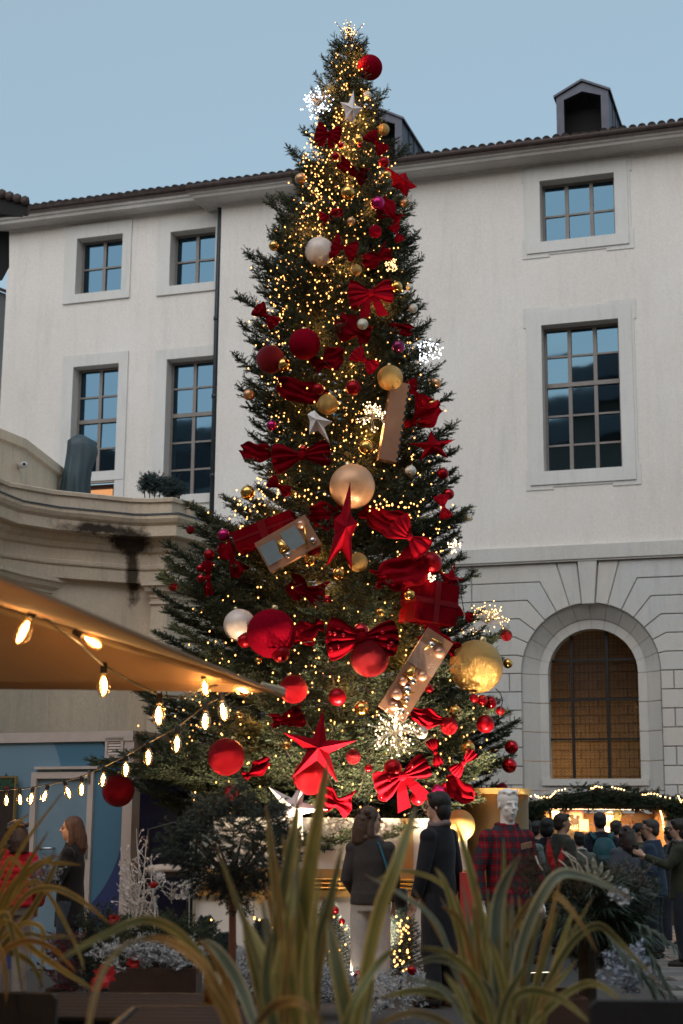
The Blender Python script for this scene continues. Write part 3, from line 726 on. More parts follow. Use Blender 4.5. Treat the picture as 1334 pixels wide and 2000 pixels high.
mb.f.append(tuple(rings*seg+k for k in range(seg))); mb.m.append(0)
c_ = mb.build('covered_parasol', mat('tarpaulin', (.045,.075,.09), .55, 0, .3, 3, .2, 20), None, True); tag(c_, 'closed parasol wrapped in a blue grey cover on the stone terrace', 'parasol')
def small_topiary(px, py, rpx, Y, label):
    c = P(px,py,Y); r = rpx*mpp(Y)
    th = thing('potted_topiary', (c.x,c.y,ZC), label, 'plant', 'potted topiaries on the stone terrace')
    dd = ball_dirs(240); dd[:,2] *= .85
    sprays(np.array(c)+dd*r*rng.uniform(.35,.95,(240,1))*np.array([1.15,1.15,.8]), dd+rng.normal(0,.5,dd.shape), rng.uniform(.08,.17,240), 2, .5, 8, .03, .007, 0, 'foliage', [M['bluefir'], M['fir_twig']], th)
    for k in range(4):
        mb = MB(); dx = (k-1.5)*.055; mb.tube([(c.x+dx*1.5, c.y, c.z-.05), (c.x+dx, c.y, ZC+.3)], .009, 5); mb.build('stem', M['fir_twig'], th)
    mb = MB(); mb.tube([(c.x,c.y,ZC-.04),(c.x,c.y,ZC+.31)], [.14,.2], 14); mb.build('pot', M['lead'], th)
small_topiary(298,944,17,23, 'rounded topiary with several bare stems, left one of the pair on the terrace')
small_topiary(336,953,17,23, 'darker low round topiary on the terrace corner, right one of the pair')

# ================================================================ FAR LEFT NEIGHBOURS
nb = thing('wooden_eaves_house', (-7,22,0), 'dark wooden roof eaves jutting in at the upper left edge', 'building')
a0 = [P(-260,300,19.5), P(-200,395,19.5), P(45,424,23.2), P(57,398,23.2)]; 
mb = MB(); mb.hexa([P(57,398,23.0), P(44,424,23.0), P(-200,380,23.0), P(-200,330,23.0)], [P(34,392,26.0)+Vector((-1.2,0,0)), P(30,424,26.0)+Vector((-1.2,0,0)), P(-200,395,26), P(-200,350,26)]); mb.build('roof_eave', mat('black_wood', (.012,.011,.011), .85, 0,.3,5,.4,30), nb)
base = None
for k in range(14):
    t = MB(); x = 50-k*15; y = 396-k*4.4
    p = P(x, y-3, 23.0); t.tube([p+Vector((0,-.05,0)), p+Vector((-.1,.5,.02))], .075, 7); t.build('roof_tile', M['tile'], nb, True)
mb = MB(); mb.hexa([P(18,452,23.6),P(18,522,23.6),P(4,548,23.6),P(-200,560,23.6),P(-200,440,23.6)],[P(6,452,25.5),P(6,522,25.5),P(-3,548,25.5),P(-200,560,25.5),P(-200,440,25.5)]); mb.build('timber_bracket', mat('black_wood2', (.010,.010,.011), .85), nb)
mb = MB(); p = P(-30,500,23.8); mb.box((p.x-2.2,p.y+2,p.z/2), (3.2,3,p.z)); mb.build('wall', M['plaster'], nb)
fb = thing('grey_gabled_house', (-9,40,0), 'grey plastered gable wall seen at the left edge below the dark eaves', 'building')
mb = MB(); y = 40; mb.hexa([P(11,574,y),P(3,900,y),P(-260,900,y),P(-260,470,y)],[P(11,574,y)+Vector((0,4,0)),P(3,900,y)+Vector((0,4,0)),P(-260,900,y+4),P(-260,470,y+4)]); mb.build('wall', mat('grey_render', (.20,.21,.22), .8, 0,.2,1), fb)
mb = MB(); mb.hexa([P(13,573,y-.2),P(12,566,y-.2),P(-260,456,y-.2),P(-260,470,y-.2)],[P(13,573,y+4),P(12,566,y+4),P(-260,456,y+4),P(-260,470,y+4)]); mb.build('roof', M['tile'], fb)
# ================================================================ BLUE KIOSK
KC = P(260,1427,16.8); KD = Vector((-.91,.41,0)).normalized(); KN = Vector((KD.y*-1, KD.x, 0)); KN = Vector((-.41,-.91,0)).normalized(); KS = -KN
KO = Vector((KC.x,KC.y,0)); KH = KC.z
def KP(a, z, o=0.0): p = KO+KD*a+KN*o; return Vector((p.x,p.y,z))
def KU(px, py):
    d = ray(px,py); t = (KO-Vector((CAM.x,CAM.y,0))).dot(KN)/Vector((d.x,d.y,0)).dot(KN); q = CAM+d*t
    return (Vector((q.x,q.y,0))-KO).dot(KD), q.z
def kbox(mb, a0, a1, z0, z1, o0, o1, mi=0):
    A = [KP(a0,z0,o1),KP(a1,z0,o1),KP(a1,z1,o1),KP(a0,z1,o1)]; B = [KP(a0,z0,o0),KP(a1,z0,o0),KP(a1,z1,o0),KP(a0,z1,o0)]; mb.hexa(A,B,mi)
kio = thing('kiosk', KO, 'blue market kiosk with a white framed door and louvred vent behind the dark haired woman', 'kiosk')
kblue = mat('kiosk_print', (.09,.20,.30), .35); n_, l_, b_ = nodes(kblue); t_ = kblue.node_tree
tc = n_.new('ShaderNodeNewGeometry')
def disc(c, r):
    vm = n_.new('ShaderNodeVectorMath'); vm.operation = 'DISTANCE'; l_.new(tc.outputs['Position'], vm.inputs[0]); vm.inputs[1].default_value = c
    lt = n_.new('ShaderNodeMath'); lt.operation = 'LESS_THAN'; l_.new(vm.outputs['Value'], lt.inputs[0]); lt.inputs[1].default_value = r; return lt.outputs[0]
a_, z_ = KU(120,1560)
cA = KP(KU(-60,1560)[0], KU(-60,1560)[1]); rA = (KP(*KU(122,1520))-cA).length
cB = KP(KU(60,1600)[0], KU(60,1600)[1]); rB = (KP(*KU(243,1600))-cB).length
col = mixcol(t_, disc(cB, rB), (.040,.055,.16), (.075,.185,.28)); col = mixcol(t_, disc(cA, rA), col, (.17,.28,.37))
l_.new(col, b_.inputs['Base Color'])
wh = mat('kiosk_white_frame', (.55,.47,.43), .45, 0, .12, 5); navy = mat('kiosk_navy', (.03,.035,.13), .4, 0, .3, 1.5)
d0, d1 = KU(182,1600)[0], KU(60,1600)[0]; dt = KU(120,1508)[1]
mb = MB(); W_ = 4.2
for (x0,x1,z0,z1) in ((.09,d0,0,KH-.11),(d0,d1,dt,KH-.11),(d1,W_,0,KH-.11)): kbox(mb, x0,x1,z0,z1,-.1,0)
mb.build('front_panel', kblue, kio)
mb = MB(); kbox(mb, -.02, W_, KH-.11, KH, -.12, .03); mb.build('top_rail', wh, kio)
mb = MB(); kbox(mb, -.03, .09, 0, KH-.112, -.14, .02); mb.build('corner_post', wh, kio)
mb = MB(); s0 = KP(0,0,-.14); L = 1.3
mb.hexa([KP(.0,0,-.14),KP(.0,0,-L),KP(.0,KH-.11,-L),KP(.0,KH-.11,-.14)],[KP(.08,0,-.14),KP(.08,0,-L),KP(.08,KH-.11,-L),KP(.08,KH-.11,-.14)]); mb.build('side_panel', navy, kio)
mb = MB(); kbox(mb, -.03, .09, KH-.11, KH, -L, -.12); mb.build('top_rail', wh, kio)
mb = MB(); kbox(mb, 0, W_, KH-.08, KH-.03, -L, -.1); mb.build('roof', M['zinc'], kio)
door = MB(); kbox(door, d0+.07, d1-.07, .02, dt-.07, -.06, -.01); dm = mat('door_blue', (.20,.30,.38), .3, 0, .2, 1.2); door = door.build('door', dm, kio)
mb = MB(); kbox(mb, d0, d0+.07, 0, dt, -.07, .03); kbox(mb, d1-.07, d1, 0, dt, -.07, .03); kbox(mb, d0+.07, d1-.07, dt-.07, dt, -.07, .03); mb.build('door_frame', wh, kio)
mb = MB(); h0 = KU(78,1657); h1 = KU(105,1657)
mb.tube([KP(h0[0],h0[1],-.01),KP(h0[0],h0[1],.05),KP(h1[0],h1[1],.05),KP(h1[0],h1[1],-.01)], .013, 8); mb.build('handle', mat('steel', (.6,.6,.6), .25, 1), door, True)
mb = MB(); kbox(mb, d0-.06, d1-.05, dt+.03, dt+.06, 0, .05); mb.build('drip_bar', wh, kio)
mb = MB()
for z in (.35, 1.2, 2.0): mb.tube([KP(d0+.05,z,.035),KP(d0+.05,z+.14,.035)], .018, 8)
mb.build('hinge', mat('steel2', (.5,.5,.5), .3, 1), door)
v0 = KU(258,1440); v1 = KU(207,1481); mb = MB()
kbox(mb, .1, v1[0], v0[1]-.03, v0[1], 0, .03); kbox(mb, .1, v1[0], v1[1], v1[1]+.03, 0, .03); kbox(mb, .1, .13, v1[1]+.03, v0[1]-.03, 0, .03); kbox(mb, v1[0]-.03, v1[0], v1[1]+.03, v0[1]-.03, 0, .03)
vent = mb.build('vent', wh, kio)
for k in range(5):
    z = v1[1]+.04+k*(v0[1]-v1[1]-.07)/5; mb = MB()
    mb.hexa([KP(.13,z,.022),KP(v1[0]-.03,z,.022),KP(v1[0]-.03,z+.028,.006),KP(.13,z+.028,.006)],[KP(.13,z-.004,.018),KP(v1[0]-.03,z-.004,.018),KP(v1[0]-.03,z+.024,.002),KP(.13,z+.024,.002)]); mb.build('slat', wh, vent)
# menu board with a painted holly sprig
m0 = KU(38,1520); m1 = KU(-70,1760); mb = MB(); kbox(mb, m0[0], m1[0], .35, m0[1], .05, .08)
mbd = mb.build('menu_board', mat('blackboard', (.035,.022,.016), .55, 0, .3, 4)); tag(mbd, 'dark brown board with a green holly sprig leaning on the blue kiosk at far left', 'board')
mb = MB(); kbox(mb, m0[0]-.02, m0[0], .33, m0[1]+.02, .05, .09); kbox(mb, m0[0], m1[0], m0[1], m0[1]+.02, .05, .09); mb.build('gilt_edge', mat('gilt', (.5,.33,.14), .35, .8), mbd)
mb = MB(); c_ = KU(22,1536)
for k in range(5):
    a = k*PI/4-.2+PI*.02; pts = []
    for i in range(12):
        t = i/12*2*PI; rr = (.075 if i % 2 == 0 else .055); x = rr*math.cos(t)*1.0; y = rr*.38*math.sin(t)
        x += .08; pts.append(KP(c_[0]+x*math.cos(a)-y*math.sin(a), c_[1]+x*math.sin(a)+y*math.cos(a), .083))
    mb.hexa(pts, [p+KN*.002 for p in pts])
mb.build('holly_leaf', mat('holly_paint', (.02,.07,.035), .6), mbd)
for k in range(3):
    mb = MB(); mb.ball(KP(c_[0]+.02*k-.02, c_[1]-.02+.012*(k % 2), .083), .012, 8, 6); mb.build('holly_berry', mat('berry_paint', (.3,.02,.02), .5), mbd)

# ================================================================ LAMPS
M['socket'] = mat('black_rubber', (.012,.011,.010), .6)
M['filament'] = emat('filament', (1.0,.62,.27), 70.0)
bgm = bpy.data.materials.new('bulb_glass'); bgm.use_nodes = True; t_ = bgm.node_tree; t_.nodes.clear()
o_ = t_.nodes.new('ShaderNodeOutputMaterial'); mx = t_.nodes.new('ShaderNodeMixShader'); tr = t_.nodes.new('ShaderNodeBsdfTransparent'); gl = t_.nodes.new('ShaderNodeBsdfGlossy'); gl.inputs['Roughness'].default_value = .08
tr.inputs[0].default_value = (1,.86,.62,1); lw = t_.nodes.new('ShaderNodeLayerWeight'); lw.inputs[0].default_value = .35
gl.inputs[0].default_value = (1,.85,.6,1)
t_.links.new(lw.outputs['Facing'], mx.inputs[0]); t_.links.new(tr.outputs[0], mx.inputs[1]); t_.links.new(gl.outputs[0], mx.inputs[2]); t_.links.new(mx.outputs[0], o_.inputs[0])
def lathe_pts(mb, prof, n=14):
    base = len(mb.v)
    for r, z in prof: mb.v.extend([(r*math.cos(2*PI*k/n), r*math.sin(2*PI*k/n), z) for k in range(n)])
    for i in range(len(prof)-1):
        for k in range(n): mb.f.append((base+i*n+k, base+i*n+(k+1) % n, base+(i+1)*n+(k+1) % n, base+(i+1)*n+k)); mb.m.append(0)
    return mb
glass_me = lathe_pts(MB(), [(.013,-.03),(.016,-.045),(.027,-.068),(.032,-.09),(.030,-.112),(.020,-.132),(.006,-.142),(.001,-.143)]).mesh('bulb_glass', bgm, True)
fil_me = MB().tube([(0,0,-.05),(.004,0,-.06),(.005,0,-.075),(.006,0,-.1),(.003,0,-.122)], [.003,.005,.0085,.0085,.004], 6).mesh('filament', M['filament'], True)
sock_me = lathe_pts(MB(), [(.001,.022),(.012,.02),(.017,.012),(.017,-.028),(.014,-.034),(.001,-.034)]).mesh('socket', M['socket'], True)
def add_ob(name, me, parent, loc, rot=None, sc=None):
    o = bpy.data.objects.new(name, me); COL.objects.link(o)
    if parent is not None: o.parent = parent; loc = Vector(loc)-Vector(ORG.get(parent.name, (0,0,0)))
    o.location = loc
    if rot is not None: o.rotation_mode = 'QUATERNION'; o.rotation_quaternion = rot
    if sc: o.scale = (sc,)*3 if isinstance(sc,(int,float)) else sc
    return o
def festoon(label, bulbs, cable, group, power=2.0):
    pts = [P(*c) for c in cable]
    th = thing('festoon_lights', pts[0], label, 'string lights', group)
    # smooth cable
    sm_ = []
    for i in range(len(pts)-1):
        p0, p1, p2, p3 = pts[max(0,i-1)], pts[i], pts[i+1], pts[min(len(pts)-1,i+2)]
        for k in range(5):
            t = k/5; sm_.append(.5*((2*p1)+(p2-p0)*t+(2*p0-5*p1+4*p2-p3)*t*t+(3*p1-3*p2+p0*1-p0*2+p3)*t*t*t) if False else p1.lerp(p2, t))
    sm_.append(pts[-1])
    MB().tube(sm_, .006, 5).build('cable', M['socket'], th, True)
    for (x, y, Y, tx, ty, sc) in bulbs:
        p = P(x, y, Y); d = Vector((tx, 0.1*math.sin(x), -1+ty)).normalized(); q = (-d).to_track_quat('Z','Y')
        b = add_ob('bulb', sock_me, th, p, q, sc); ORG[b.name] = (0,0,0)
        g = bpy.data.objects.new('glass', glass_me); COL.objects.link(g); g.parent = b
        f = bpy.data.objects.new('filament', fil_me); COL.objects.link(f); f.parent = b
        if power:
            L_ = bpy.data.lights.new('bulb_glow', 'POINT'); L_.energy = power; L_.color = (1.0,.58,.26); L_.shadow_soft_size = .02
            lo = bpy.data.objects.new('bulb_glow', L_); COL.objects.link(lo); lo.location = p+d*.085*sc
    return th
# y of the sockets (top of each bulb), photo pixels
festoon('thick string of warm clear bulbs hanging below the beige parasol edge',
    [(66,1192,6.0,-.45,.0,1.05),(150,1236,6.6,.9,.5,.9),(203,1302,7.2,.0,0,1),(312,1362,7.7,.0,0,1),(396,1316,8.0,.2,0,.85),(446,1334,8.15,.9,.55,.9),(432,1358,8.3,.18,0,1)],
    [(-60,1080,5.6),(0,1143,5.8),(45,1175,5.95),(66,1190,6.0),(125,1235,6.4),(160,1262,6.6),(203,1300,7.2),(250,1328,7.5),(312,1358,7.7),(355,1362,7.8),(396,1345,8.0),(446,1332,8.15),(505,1336,8.2)],
    'festoon bulb strings', .9)
festoon('long string of warm bulbs running from the parasol tip down across the blue kiosk',
    [(402,1378,8.7,0,0,.98),(347,1424,9.2,-.05,0,1),(290,1452,10.0,.0,0,1),(246,1478,10.8,0,0,1),(204,1500,11.6,-.1,0,1),(160,1520,12.4,0,0,1),(127,1528,13.0,.35,0,1),(93,1536,13.6,-.25,0,1),(64,1541,14.0,-.15,0,1),(38,1543,14.4,.1,0,1),(13,1545,14.8,0,0,1),(-14,1546,15.2,0,0,1)],
    [(505,1336,8.2),(455,1350,8.4),(402,1376,8.7),(347,1420,9.2),(290,1450,10.0),(246,1476,10.8),(204,1497,11.6),(160,1517,12.4),(127,1526,13.0),(93,1533,13.6),(64,1538,14.0),(38,1541,14.4),(13,1543,14.8),(-40,1544,15.4)],
    'festoon bulb strings', .8)

festoon('added unseen string of warm bulbs beside the beige parasol, warming the flax',
    [(-420,1500,4.2,0,0,1),(-330,1560,3.6,0,0,1),(-150,1380,5.0,0,0,1)], [(-500,1450,4.6),(-420,1498,4.2),(-330,1558,3.6)], 'festoon bulb strings', 2.6)  # added out of view to throw warm light on the flax
# ================================================================ BEIGE PARASOL
C1 = P(538,1348,8.2); zh = C1.z
A_ = (PZ(0,1340,zh)-C1).normalized(); B_ = (PZ(0,1122,zh)-C1).normalized(); SZ = 4.3
C2, C4 = C1+A_*SZ, C1+B_*SZ; C3 = C1+A_*SZ+B_*SZ; pk = (C1+C3)/2+Vector((0,0,.62))
par = thing('parasol', ((C1+C3)/2).to_tuple()[:2]+(0,), 'large beige square parasol lit warm from below, at the left', 'parasol')
fab = mat('parasol_fabric', (.50,.29,.145), .85, 0, .12, 2, .5, 7, sheen=.2); n_, l_, b_ = nodes(fab)
tl = n_.new('ShaderNodeBsdfTranslucent'); tl.inputs[0].default_value = (.62,.40,.22,1); mxs = n_.new('ShaderNodeMixShader'); mxs.inputs[0].default_value = .4; om = [x for x in n_ if x.type == 'OUTPUT_MATERIAL'][0]
l_.new(b_.outputs[0], mxs.inputs[1]); l_.new(tl.outputs[0], mxs.inputs[2]); l_.new(mxs.outputs[0], om.inputs[0])
mb = MB(); up = Vector((0,0,.0015)); cs = [C1,C2,C3,C4]
def panel(a, b):
    N = 10; g_ = []
    for i in range(N+1):
        t = i/N; row = []
        for j in range(N+1):
            s_ = j/N; e = a.lerp(b, s_); p = e.lerp(pk, t); sag = -.10*math.sin(PI*s_)*math.sin(PI*t*.5+.2)*(1-t); row.append(p+Vector((0,0,sag)))
        g_.append(row)
    base = len(mb.v)
    for lay in (0,1):
        for row in g_:
            for p in row: mb.v.append(tuple(p+up*lay))
    M1 = (N+1)*(N+1)
    for i in range(N):
        for j in range(N):
            q = [base+i*(N+1)+j, base+i*(N+1)+j+1, base+(i+1)*(N+1)+j+1, base+(i+1)*(N+1)+j]
            mb.f.append(tuple(q[::-1])); mb.f.append(tuple(x+M1 for x in q)); mb.m += [0,0]
for i in range(4): panel(cs[i], cs[(i+1) % 4])
mb.build('canopy', fab, par, True)
mb = MB()
for i in range(4):   # hem band folded inward
    a, b = cs[i], cs[(i+1) % 4]; inn = .16
    ai = a.lerp(pk, .055)-Vector((0,0,.012)); bi = b.lerp(pk, .055)-Vector((0,0,.012)); mid = (a+b)/2
    mb.hexa([a-Vector((0,0,.014)), b-Vector((0,0,.014)), bi, ai], [a+Vector((0,0,.0)), b+Vector((0,0,.0)), bi+Vector((0,0,.004)), ai+Vector((0,0,.004))])
mb.build('hem', fab, par)
rb = mat('parasol_rib', (.45,.34,.22), .5)
for c in cs: MB().tube([c+Vector((0,0,-.01)), c.lerp(pk,.5)+Vector((0,0,-.045)), pk+Vector((0,0,-.08))], .016, 6).build('rib', rb, par)
mb = MB(); tip = (C1-pk).normalized(); mb.tube([C1-tip*.1, C1+tip*.05], [.02,.03], 6); mb.build('corner_pocket', rb, par)
c_ = (C1+C3)/2; MB().tube([(c_.x,c_.y,.02),(c_.x,c_.y,pk.z)], .035, 10).build('pole', rb, par); MB().box((c_.x,c_.y,.05),(.9,.9,.1)).build('base', M['lead'], par)

# ================================================================ MARKET STALL
SY = 26.0
wood = mat('stall_wood', (.36,.20,.10), .6, 0, .35, 3, .2, 30, stretch=(1,1,9)); dwood = mat('stall_dark_wood', (.05,.032,.02), .7, 0, .3, 4)
x0, x1 = P(1060,1640,SY).x, P(1302,1640,SY).x; zt_ = P(1180,1580,SY).z; zc = 1.02
st = thing('market_stall', ((x0+x1)/2, SY, 0), 'wooden market stall lit warm inside under a fir garland, behind the crowd', 'stall')
mb = MB(); mb.box(((x0+x1)/2,SY,zc/2),(x1-x0+.1,.06,zc)); mb.build('front_board', dwood, st)
mb = MB(); mb.box(((x0+x1)/2,SY-.1,zc+.02),(x1-x0+.2,.5,.05)); mb.build('counter', wood, st)
for x in (x0-.06, x1+.06):
    mb = MB(); mb.box((x,SY,1.0),(.12,.12,2.0)); mb.build('post', dwood, st)
n = 9; hp = (zt_-.1)/n
for k in range(n):
    mb = MB(); mb.box(((x0+x1)/2,SY+1.5,.05+hp*(k+.5)),(x1-x0+.2,.03,hp-.012)); mb.build('plank', wood, st)
for x in (x0-.1, x1+.1): MB().box((x,SY+.75,1.0),(.04,1.5,2.0)).build('side_wall', wood, st)
for z in (1.45,):
    mb = MB(); mb.box(((x0+x1)/2,SY+1.33,z),(x1-x0,.3,.035)); mb.build('shelf', wood, st)
mb = MB(); mb.box(((x0+x1)/2,SY-.02,zt_+.03),(x1-x0+.5,.1,.07)); mb.build('lintel', wood, st)
# dark curved roof front
arc = [(1008,1590),(1030,1580),(1075,1560),(1120,1545),(1170,1538),(1220,1541),(1255,1550),(1290,1560),(1340,1566)]
mb = MB(); top = [P(x,y+4,SY) for x,y in arc]; bot = [Vector((p.x,SY,zt_+.07)) for p in top]
for i in range(len(top)-1):
    q = [bot[i],bot[i+1],top[i+1],top[i]]; mb.hexa([a+Vector((0,.04,0)) for a in q],[a+Vector((0,2.0,0)) for a in q])
mb.build('roof', dwood, st)
for x in (1064, 1228):
    mb = MB(); p = P(x,1590,SY)
L_ = bpy.data.lights.new('stall_lamp','AREA'); L_.shape='RECTANGLE'; L_.size=1.6; L_.size_y=.3; L_.energy = 42; L_.color=(1.0,.56,.24)
lo = bpy.data.objects.new('stall_lamp', L_); COL.objects.link(lo); lo.location = ((x0+x1)/2, SY+.7, zt_-.03)
mb = MB(); mb.box(((x0+x1)/2, SY+.7, zt_+.02),(1.6,.1,.04)); mb.build('lamp_strip', emat('strip_lamp',(1,.6,.3),6), st)
# garland: dense short fir sprays along the arc
ct = []; 
for i in range(len(arc)-1):
    for k in range(150):
        t = random.random(); x = arc[i][0]+(arc[i+1][0]-arc[i][0])*t; y = arc[i][1]+(arc[i+1][1]-arc[i][1])*t
        yb = 1574; f = random.random()
        if f < .9: ct.append(P(x+random.uniform(-4,4), y+2+(max(0, yb-y))*random.random()**.8*1.0, SY-.12+random.uniform(-.12,.1)))
        else: ct.append(P(x, y-2, SY-.02))
for (xa, xb, ya, yb) in ((1012,1058,1575,1606),(1306,1338,1565,1600)):
    for k in range(170): ct.append(P(random.uniform(xa,xb), random.uniform(ya,yb), SY-.1+random.uniform(-.1,.1)))
ct = np.array([tuple(p) for p in ct]); dd = ball_dirs(len(ct)); dd[:,1] = -np.abs(dd[:,1]); dd[:,2] = dd[:,2]*.6-.1
gar = sprays(ct, dd, rng.uniform(.10,.2,len(ct)), 2, .55, 8, .035, .010, 0, 'garland', [M['dim_fir'], M['fir_twig']], None)
tag(gar, 'dark fir garland arched over the roof of the lit market stall', 'garland')
fl = MB(); k = 0; random.seed(3)
def along(seq, n):
    out = []
    for i in range(len(seq)-1):
        for j in range(n): t = j/n; out.append((seq[i][0]+(seq[i+1][0]-seq[i][0])*t, seq[i][1]+(seq[i+1][1]-seq[i][1])*t))
    return out
glow = emat('warm_micro_lamp', (1.0,.56,.20), 4.0)
lx = along([(1012,1562),(1045,1553),(1052,1557),(1074,1558),(1085,1546),(1110,1540)],4)+along([(1155,1540),(1165,1536),(1180,1537)],3)+along([(1196,1538),(1225,1545)],5)+along([(1255,1553),(1272,1550),(1290,1554),(1318,1560)],3)+along([(1325,1556),(1330,1566),(1338,1560)],3)+along([(1290,1584),(1294,1600),(1297,1625)],6)
wire = [P(x,y,SY-.28) for x,y in lx]
for p in wire: fl.ball(p+Vector((0,0,random.uniform(-.01,.01))), .0125, 6, 4)
gl_ = thing('garland_lights', wire[0], 'warm micro lights draped along the fir garland of the market stall', 'string lights')
o_ = fl.build('micro_lamps', glow, gl_); tag(o_, kind='stuff'); 
# goods inside
def goods(name, label, cat, mb, m): o = mb.build(name, m); tag(o, label, cat, 'goods in the market stall'); return o
gy = SY+1.15
p = P(1122,1602,gy); mb = MB(); mb.box(p,(.30,.03,.36)); o_ = goods('framed_picture','red edged picture of a dark dog on the stall shelf','picture',mb,mat('print_border',(.55,.22,.12),.5))
MB().box(p+Vector((0,-.02,0)),(.24,.01,.30)).build('print', mat('print_paper',(.6,.5,.4),.6), o_)
q = MB(); q.ball(p+Vector((0,-.03,-.02)),.06,10,6,(1.3,.1,1)); q.ball(p+Vector((-.05,-.03,.06)),.04,8,6,(1,.1,1)); q.ball(p+Vector((.06,-.03,.05)),.035,8,6,(1,.1,1))
for dx in (-.05,-.02,.03,.06): q.box(p+Vector((dx,-.03,-.09)),(.016,.006,.08))
q.build('figure', mat('print_ink',(.05,.035,.03),.6), o_)
p = P(1140,1612,gy-.05); mb = MB(); mb.box(p,(.16,.04,.2)); goods('picture_card','small pale card standing right of the dog picture','card',mb,mat('card',(.42,.40,.25),.6))
p = P(1206,1597,gy); mb = MB(); mb.hexa([p+Vector((-.07,0,-.16)),p+Vector((0,0,-.18)),p+Vector((.1,0,.12)),p+Vector((-.04,0,.17))],[p+Vector((-.07,.02,-.16)),p+Vector((0,.02,-.18)),p+Vector((.1,.02,.12)),p+Vector((-.04,.02,.17))]); goods('feather_fan','pale green upright fan on the stall back wall','fan',mb,mat('fan',(.28,.30,.14),.7,0,.4,25))
p = P(1253,1600,gy); mb = MB(); pts = [p+Vector((.17*math.cos(a),0,.13*math.sin(a)-.02*abs(math.cos(a)))) for a in [PI*k/10 for k in range(11)]]+[p+Vector((0,0,-.12))]
mb.hexa(pts,[x+Vector((0,.03,0)) for x in pts]); goods('dark_shell_fan','dark brown heart shaped fan hanging on the stall back wall','fan',mb,mat('darkfan',(.06,.035,.02),.7,0,.4,25))
p = P(1230,1607,gy-.2); mb = MB(); mb.tube([p+Vector((0,0,-.2)),p+Vector((0,0,.1))],.01,6); mb.tube([p+Vector((-.12,0,.1)),p+Vector((0,0,.13)),p+Vector((.09,0,.1))],.008,6); mb.tube([p+Vector((0,0,-.21)),p+Vector((0,0,-.17))],.08,12); goods('lamp_stand','thin black display stand between the two fans','stand',mb,M['iron'])
p = P(1066,1600,gy-.4); mb = MB(); mb.box(p,(.1,.1,.34)); goods('wrapped_box','tall pale box at the left end of the stall','box',mb,mat('kraft',(.5,.33,.17),.7,0,.2,5))
p = P(1085,1596,gy-.3); mb = MB(); mb.box(p,(.12,.06,.28)); goods('slim_pale_box','slim pale box beside the tall box in the stall','box',mb,mat('kraft2',(.6,.45,.28),.7,0,.2,5))
p = P(1288,1602,gy-.1); mb = MB(); mb.ball(p,.09,12,8,(1,.4,1.1)); goods('straw_basket','round straw basket at the right end of the stall','basket',mb,mat('straw',(.4,.24,.1),.8,0,.4,40,.5,80))
# neighbouring stall: its lit corner at the right edge of the view
s2 = thing('second_market_stall', P(1345,1700,SY+.2), 'dark stall post with a warm lit opening at the right edge', 'stall')
MB().box((P(1318,1640,SY).x,SY+.1,1.0),(.16,.3,2.0)).build('post', dwood, s2)
mb = MB(); p = P(1350,1605,SY+.8); mb.box((p.x+.15,p.y,1.25),(.5,.04,1.2)); mb.build('back_board', wood, s2)
L_ = bpy.data.lights.new('stall_lamp','POINT'); L_.energy = 5; L_.color=(1.0,.56,.24); L_.shadow_soft_size=.05; lo = bpy.data.objects.new('stall_lamp', L_); COL.objects.link(lo); lo.location = (p.x+.1, SY+.4, 1.85)
p = P(1310,1615,SY-.2); mb = MB(); mb.ball(p,.10,14,8,(.9,.15,1.15)); o_ = mb.build('hanging_plate', mat('plate',(.22,.20,.18),.3), None, True); tag(o_,'grey oval plate hung on the dark post between the stalls','plate')
# ================================================================ CHRISTMAS TREE
TY = 17.3; TX = P(676,900,TY).x
env = []
for py, l, r in ((88,664,704),(130,640,716),(200,606,738),(250,590,750),(300,570,768),(350,556,790),(400,545,800),(450,528,806),(500,492,806),(560,474,816),(620,470,826),(700,465,856),(760,470,872),(830,486,886),(900,488,890),(960,452,896),(1000,390,905),(1050,365,905),(1100,345,905),(1160,320,902),(1220,318,940),(1280,300,965),(1350,265,990),(1420,255,1000),(1500,235,1004),(1560,262,1000),(1600,300,950),(1632,330,900)):
    env.append((P(676,py,TY).z, TX-P(l,py,TY).x, P(r,py,TY).x-TX))
env = np.array(sorted(env)); ZB, ZT = env[0,0], env[-1,0]
def envl(z): return np.interp(z, env[:,0], env[:,1])
def envr(z): return np.interp(z, env[:,0], env[:,2])
def radius(z, az):     # az: 0 = right (+x), -pi/2 = towards the camera
    c = np.cos(az); w = (1+c)/2
    return envr(z)*w+envl(z)*(1-w)
print('tree', TX, ZB, ZT, envl(2.5), envr(2.5))
tree = thing('christmas_tree', (TX,TY,0), 'tall decorated fir tree wound with warm micro lights in the middle of the courtyard', 'tree')
mb = MB(); mb.tube([(TX,TY,.0),(TX,TY,2.5),(TX+.03,TY,6),(TX+.02,TY,9),(TX,TY,ZT+.28)], [.17,.15,.09,.045,.012], 12); mb.build('trunk', mat('fir_bark', (.09,.06,.04), .9, 0, .5, 9, .6, 30), tree, True)

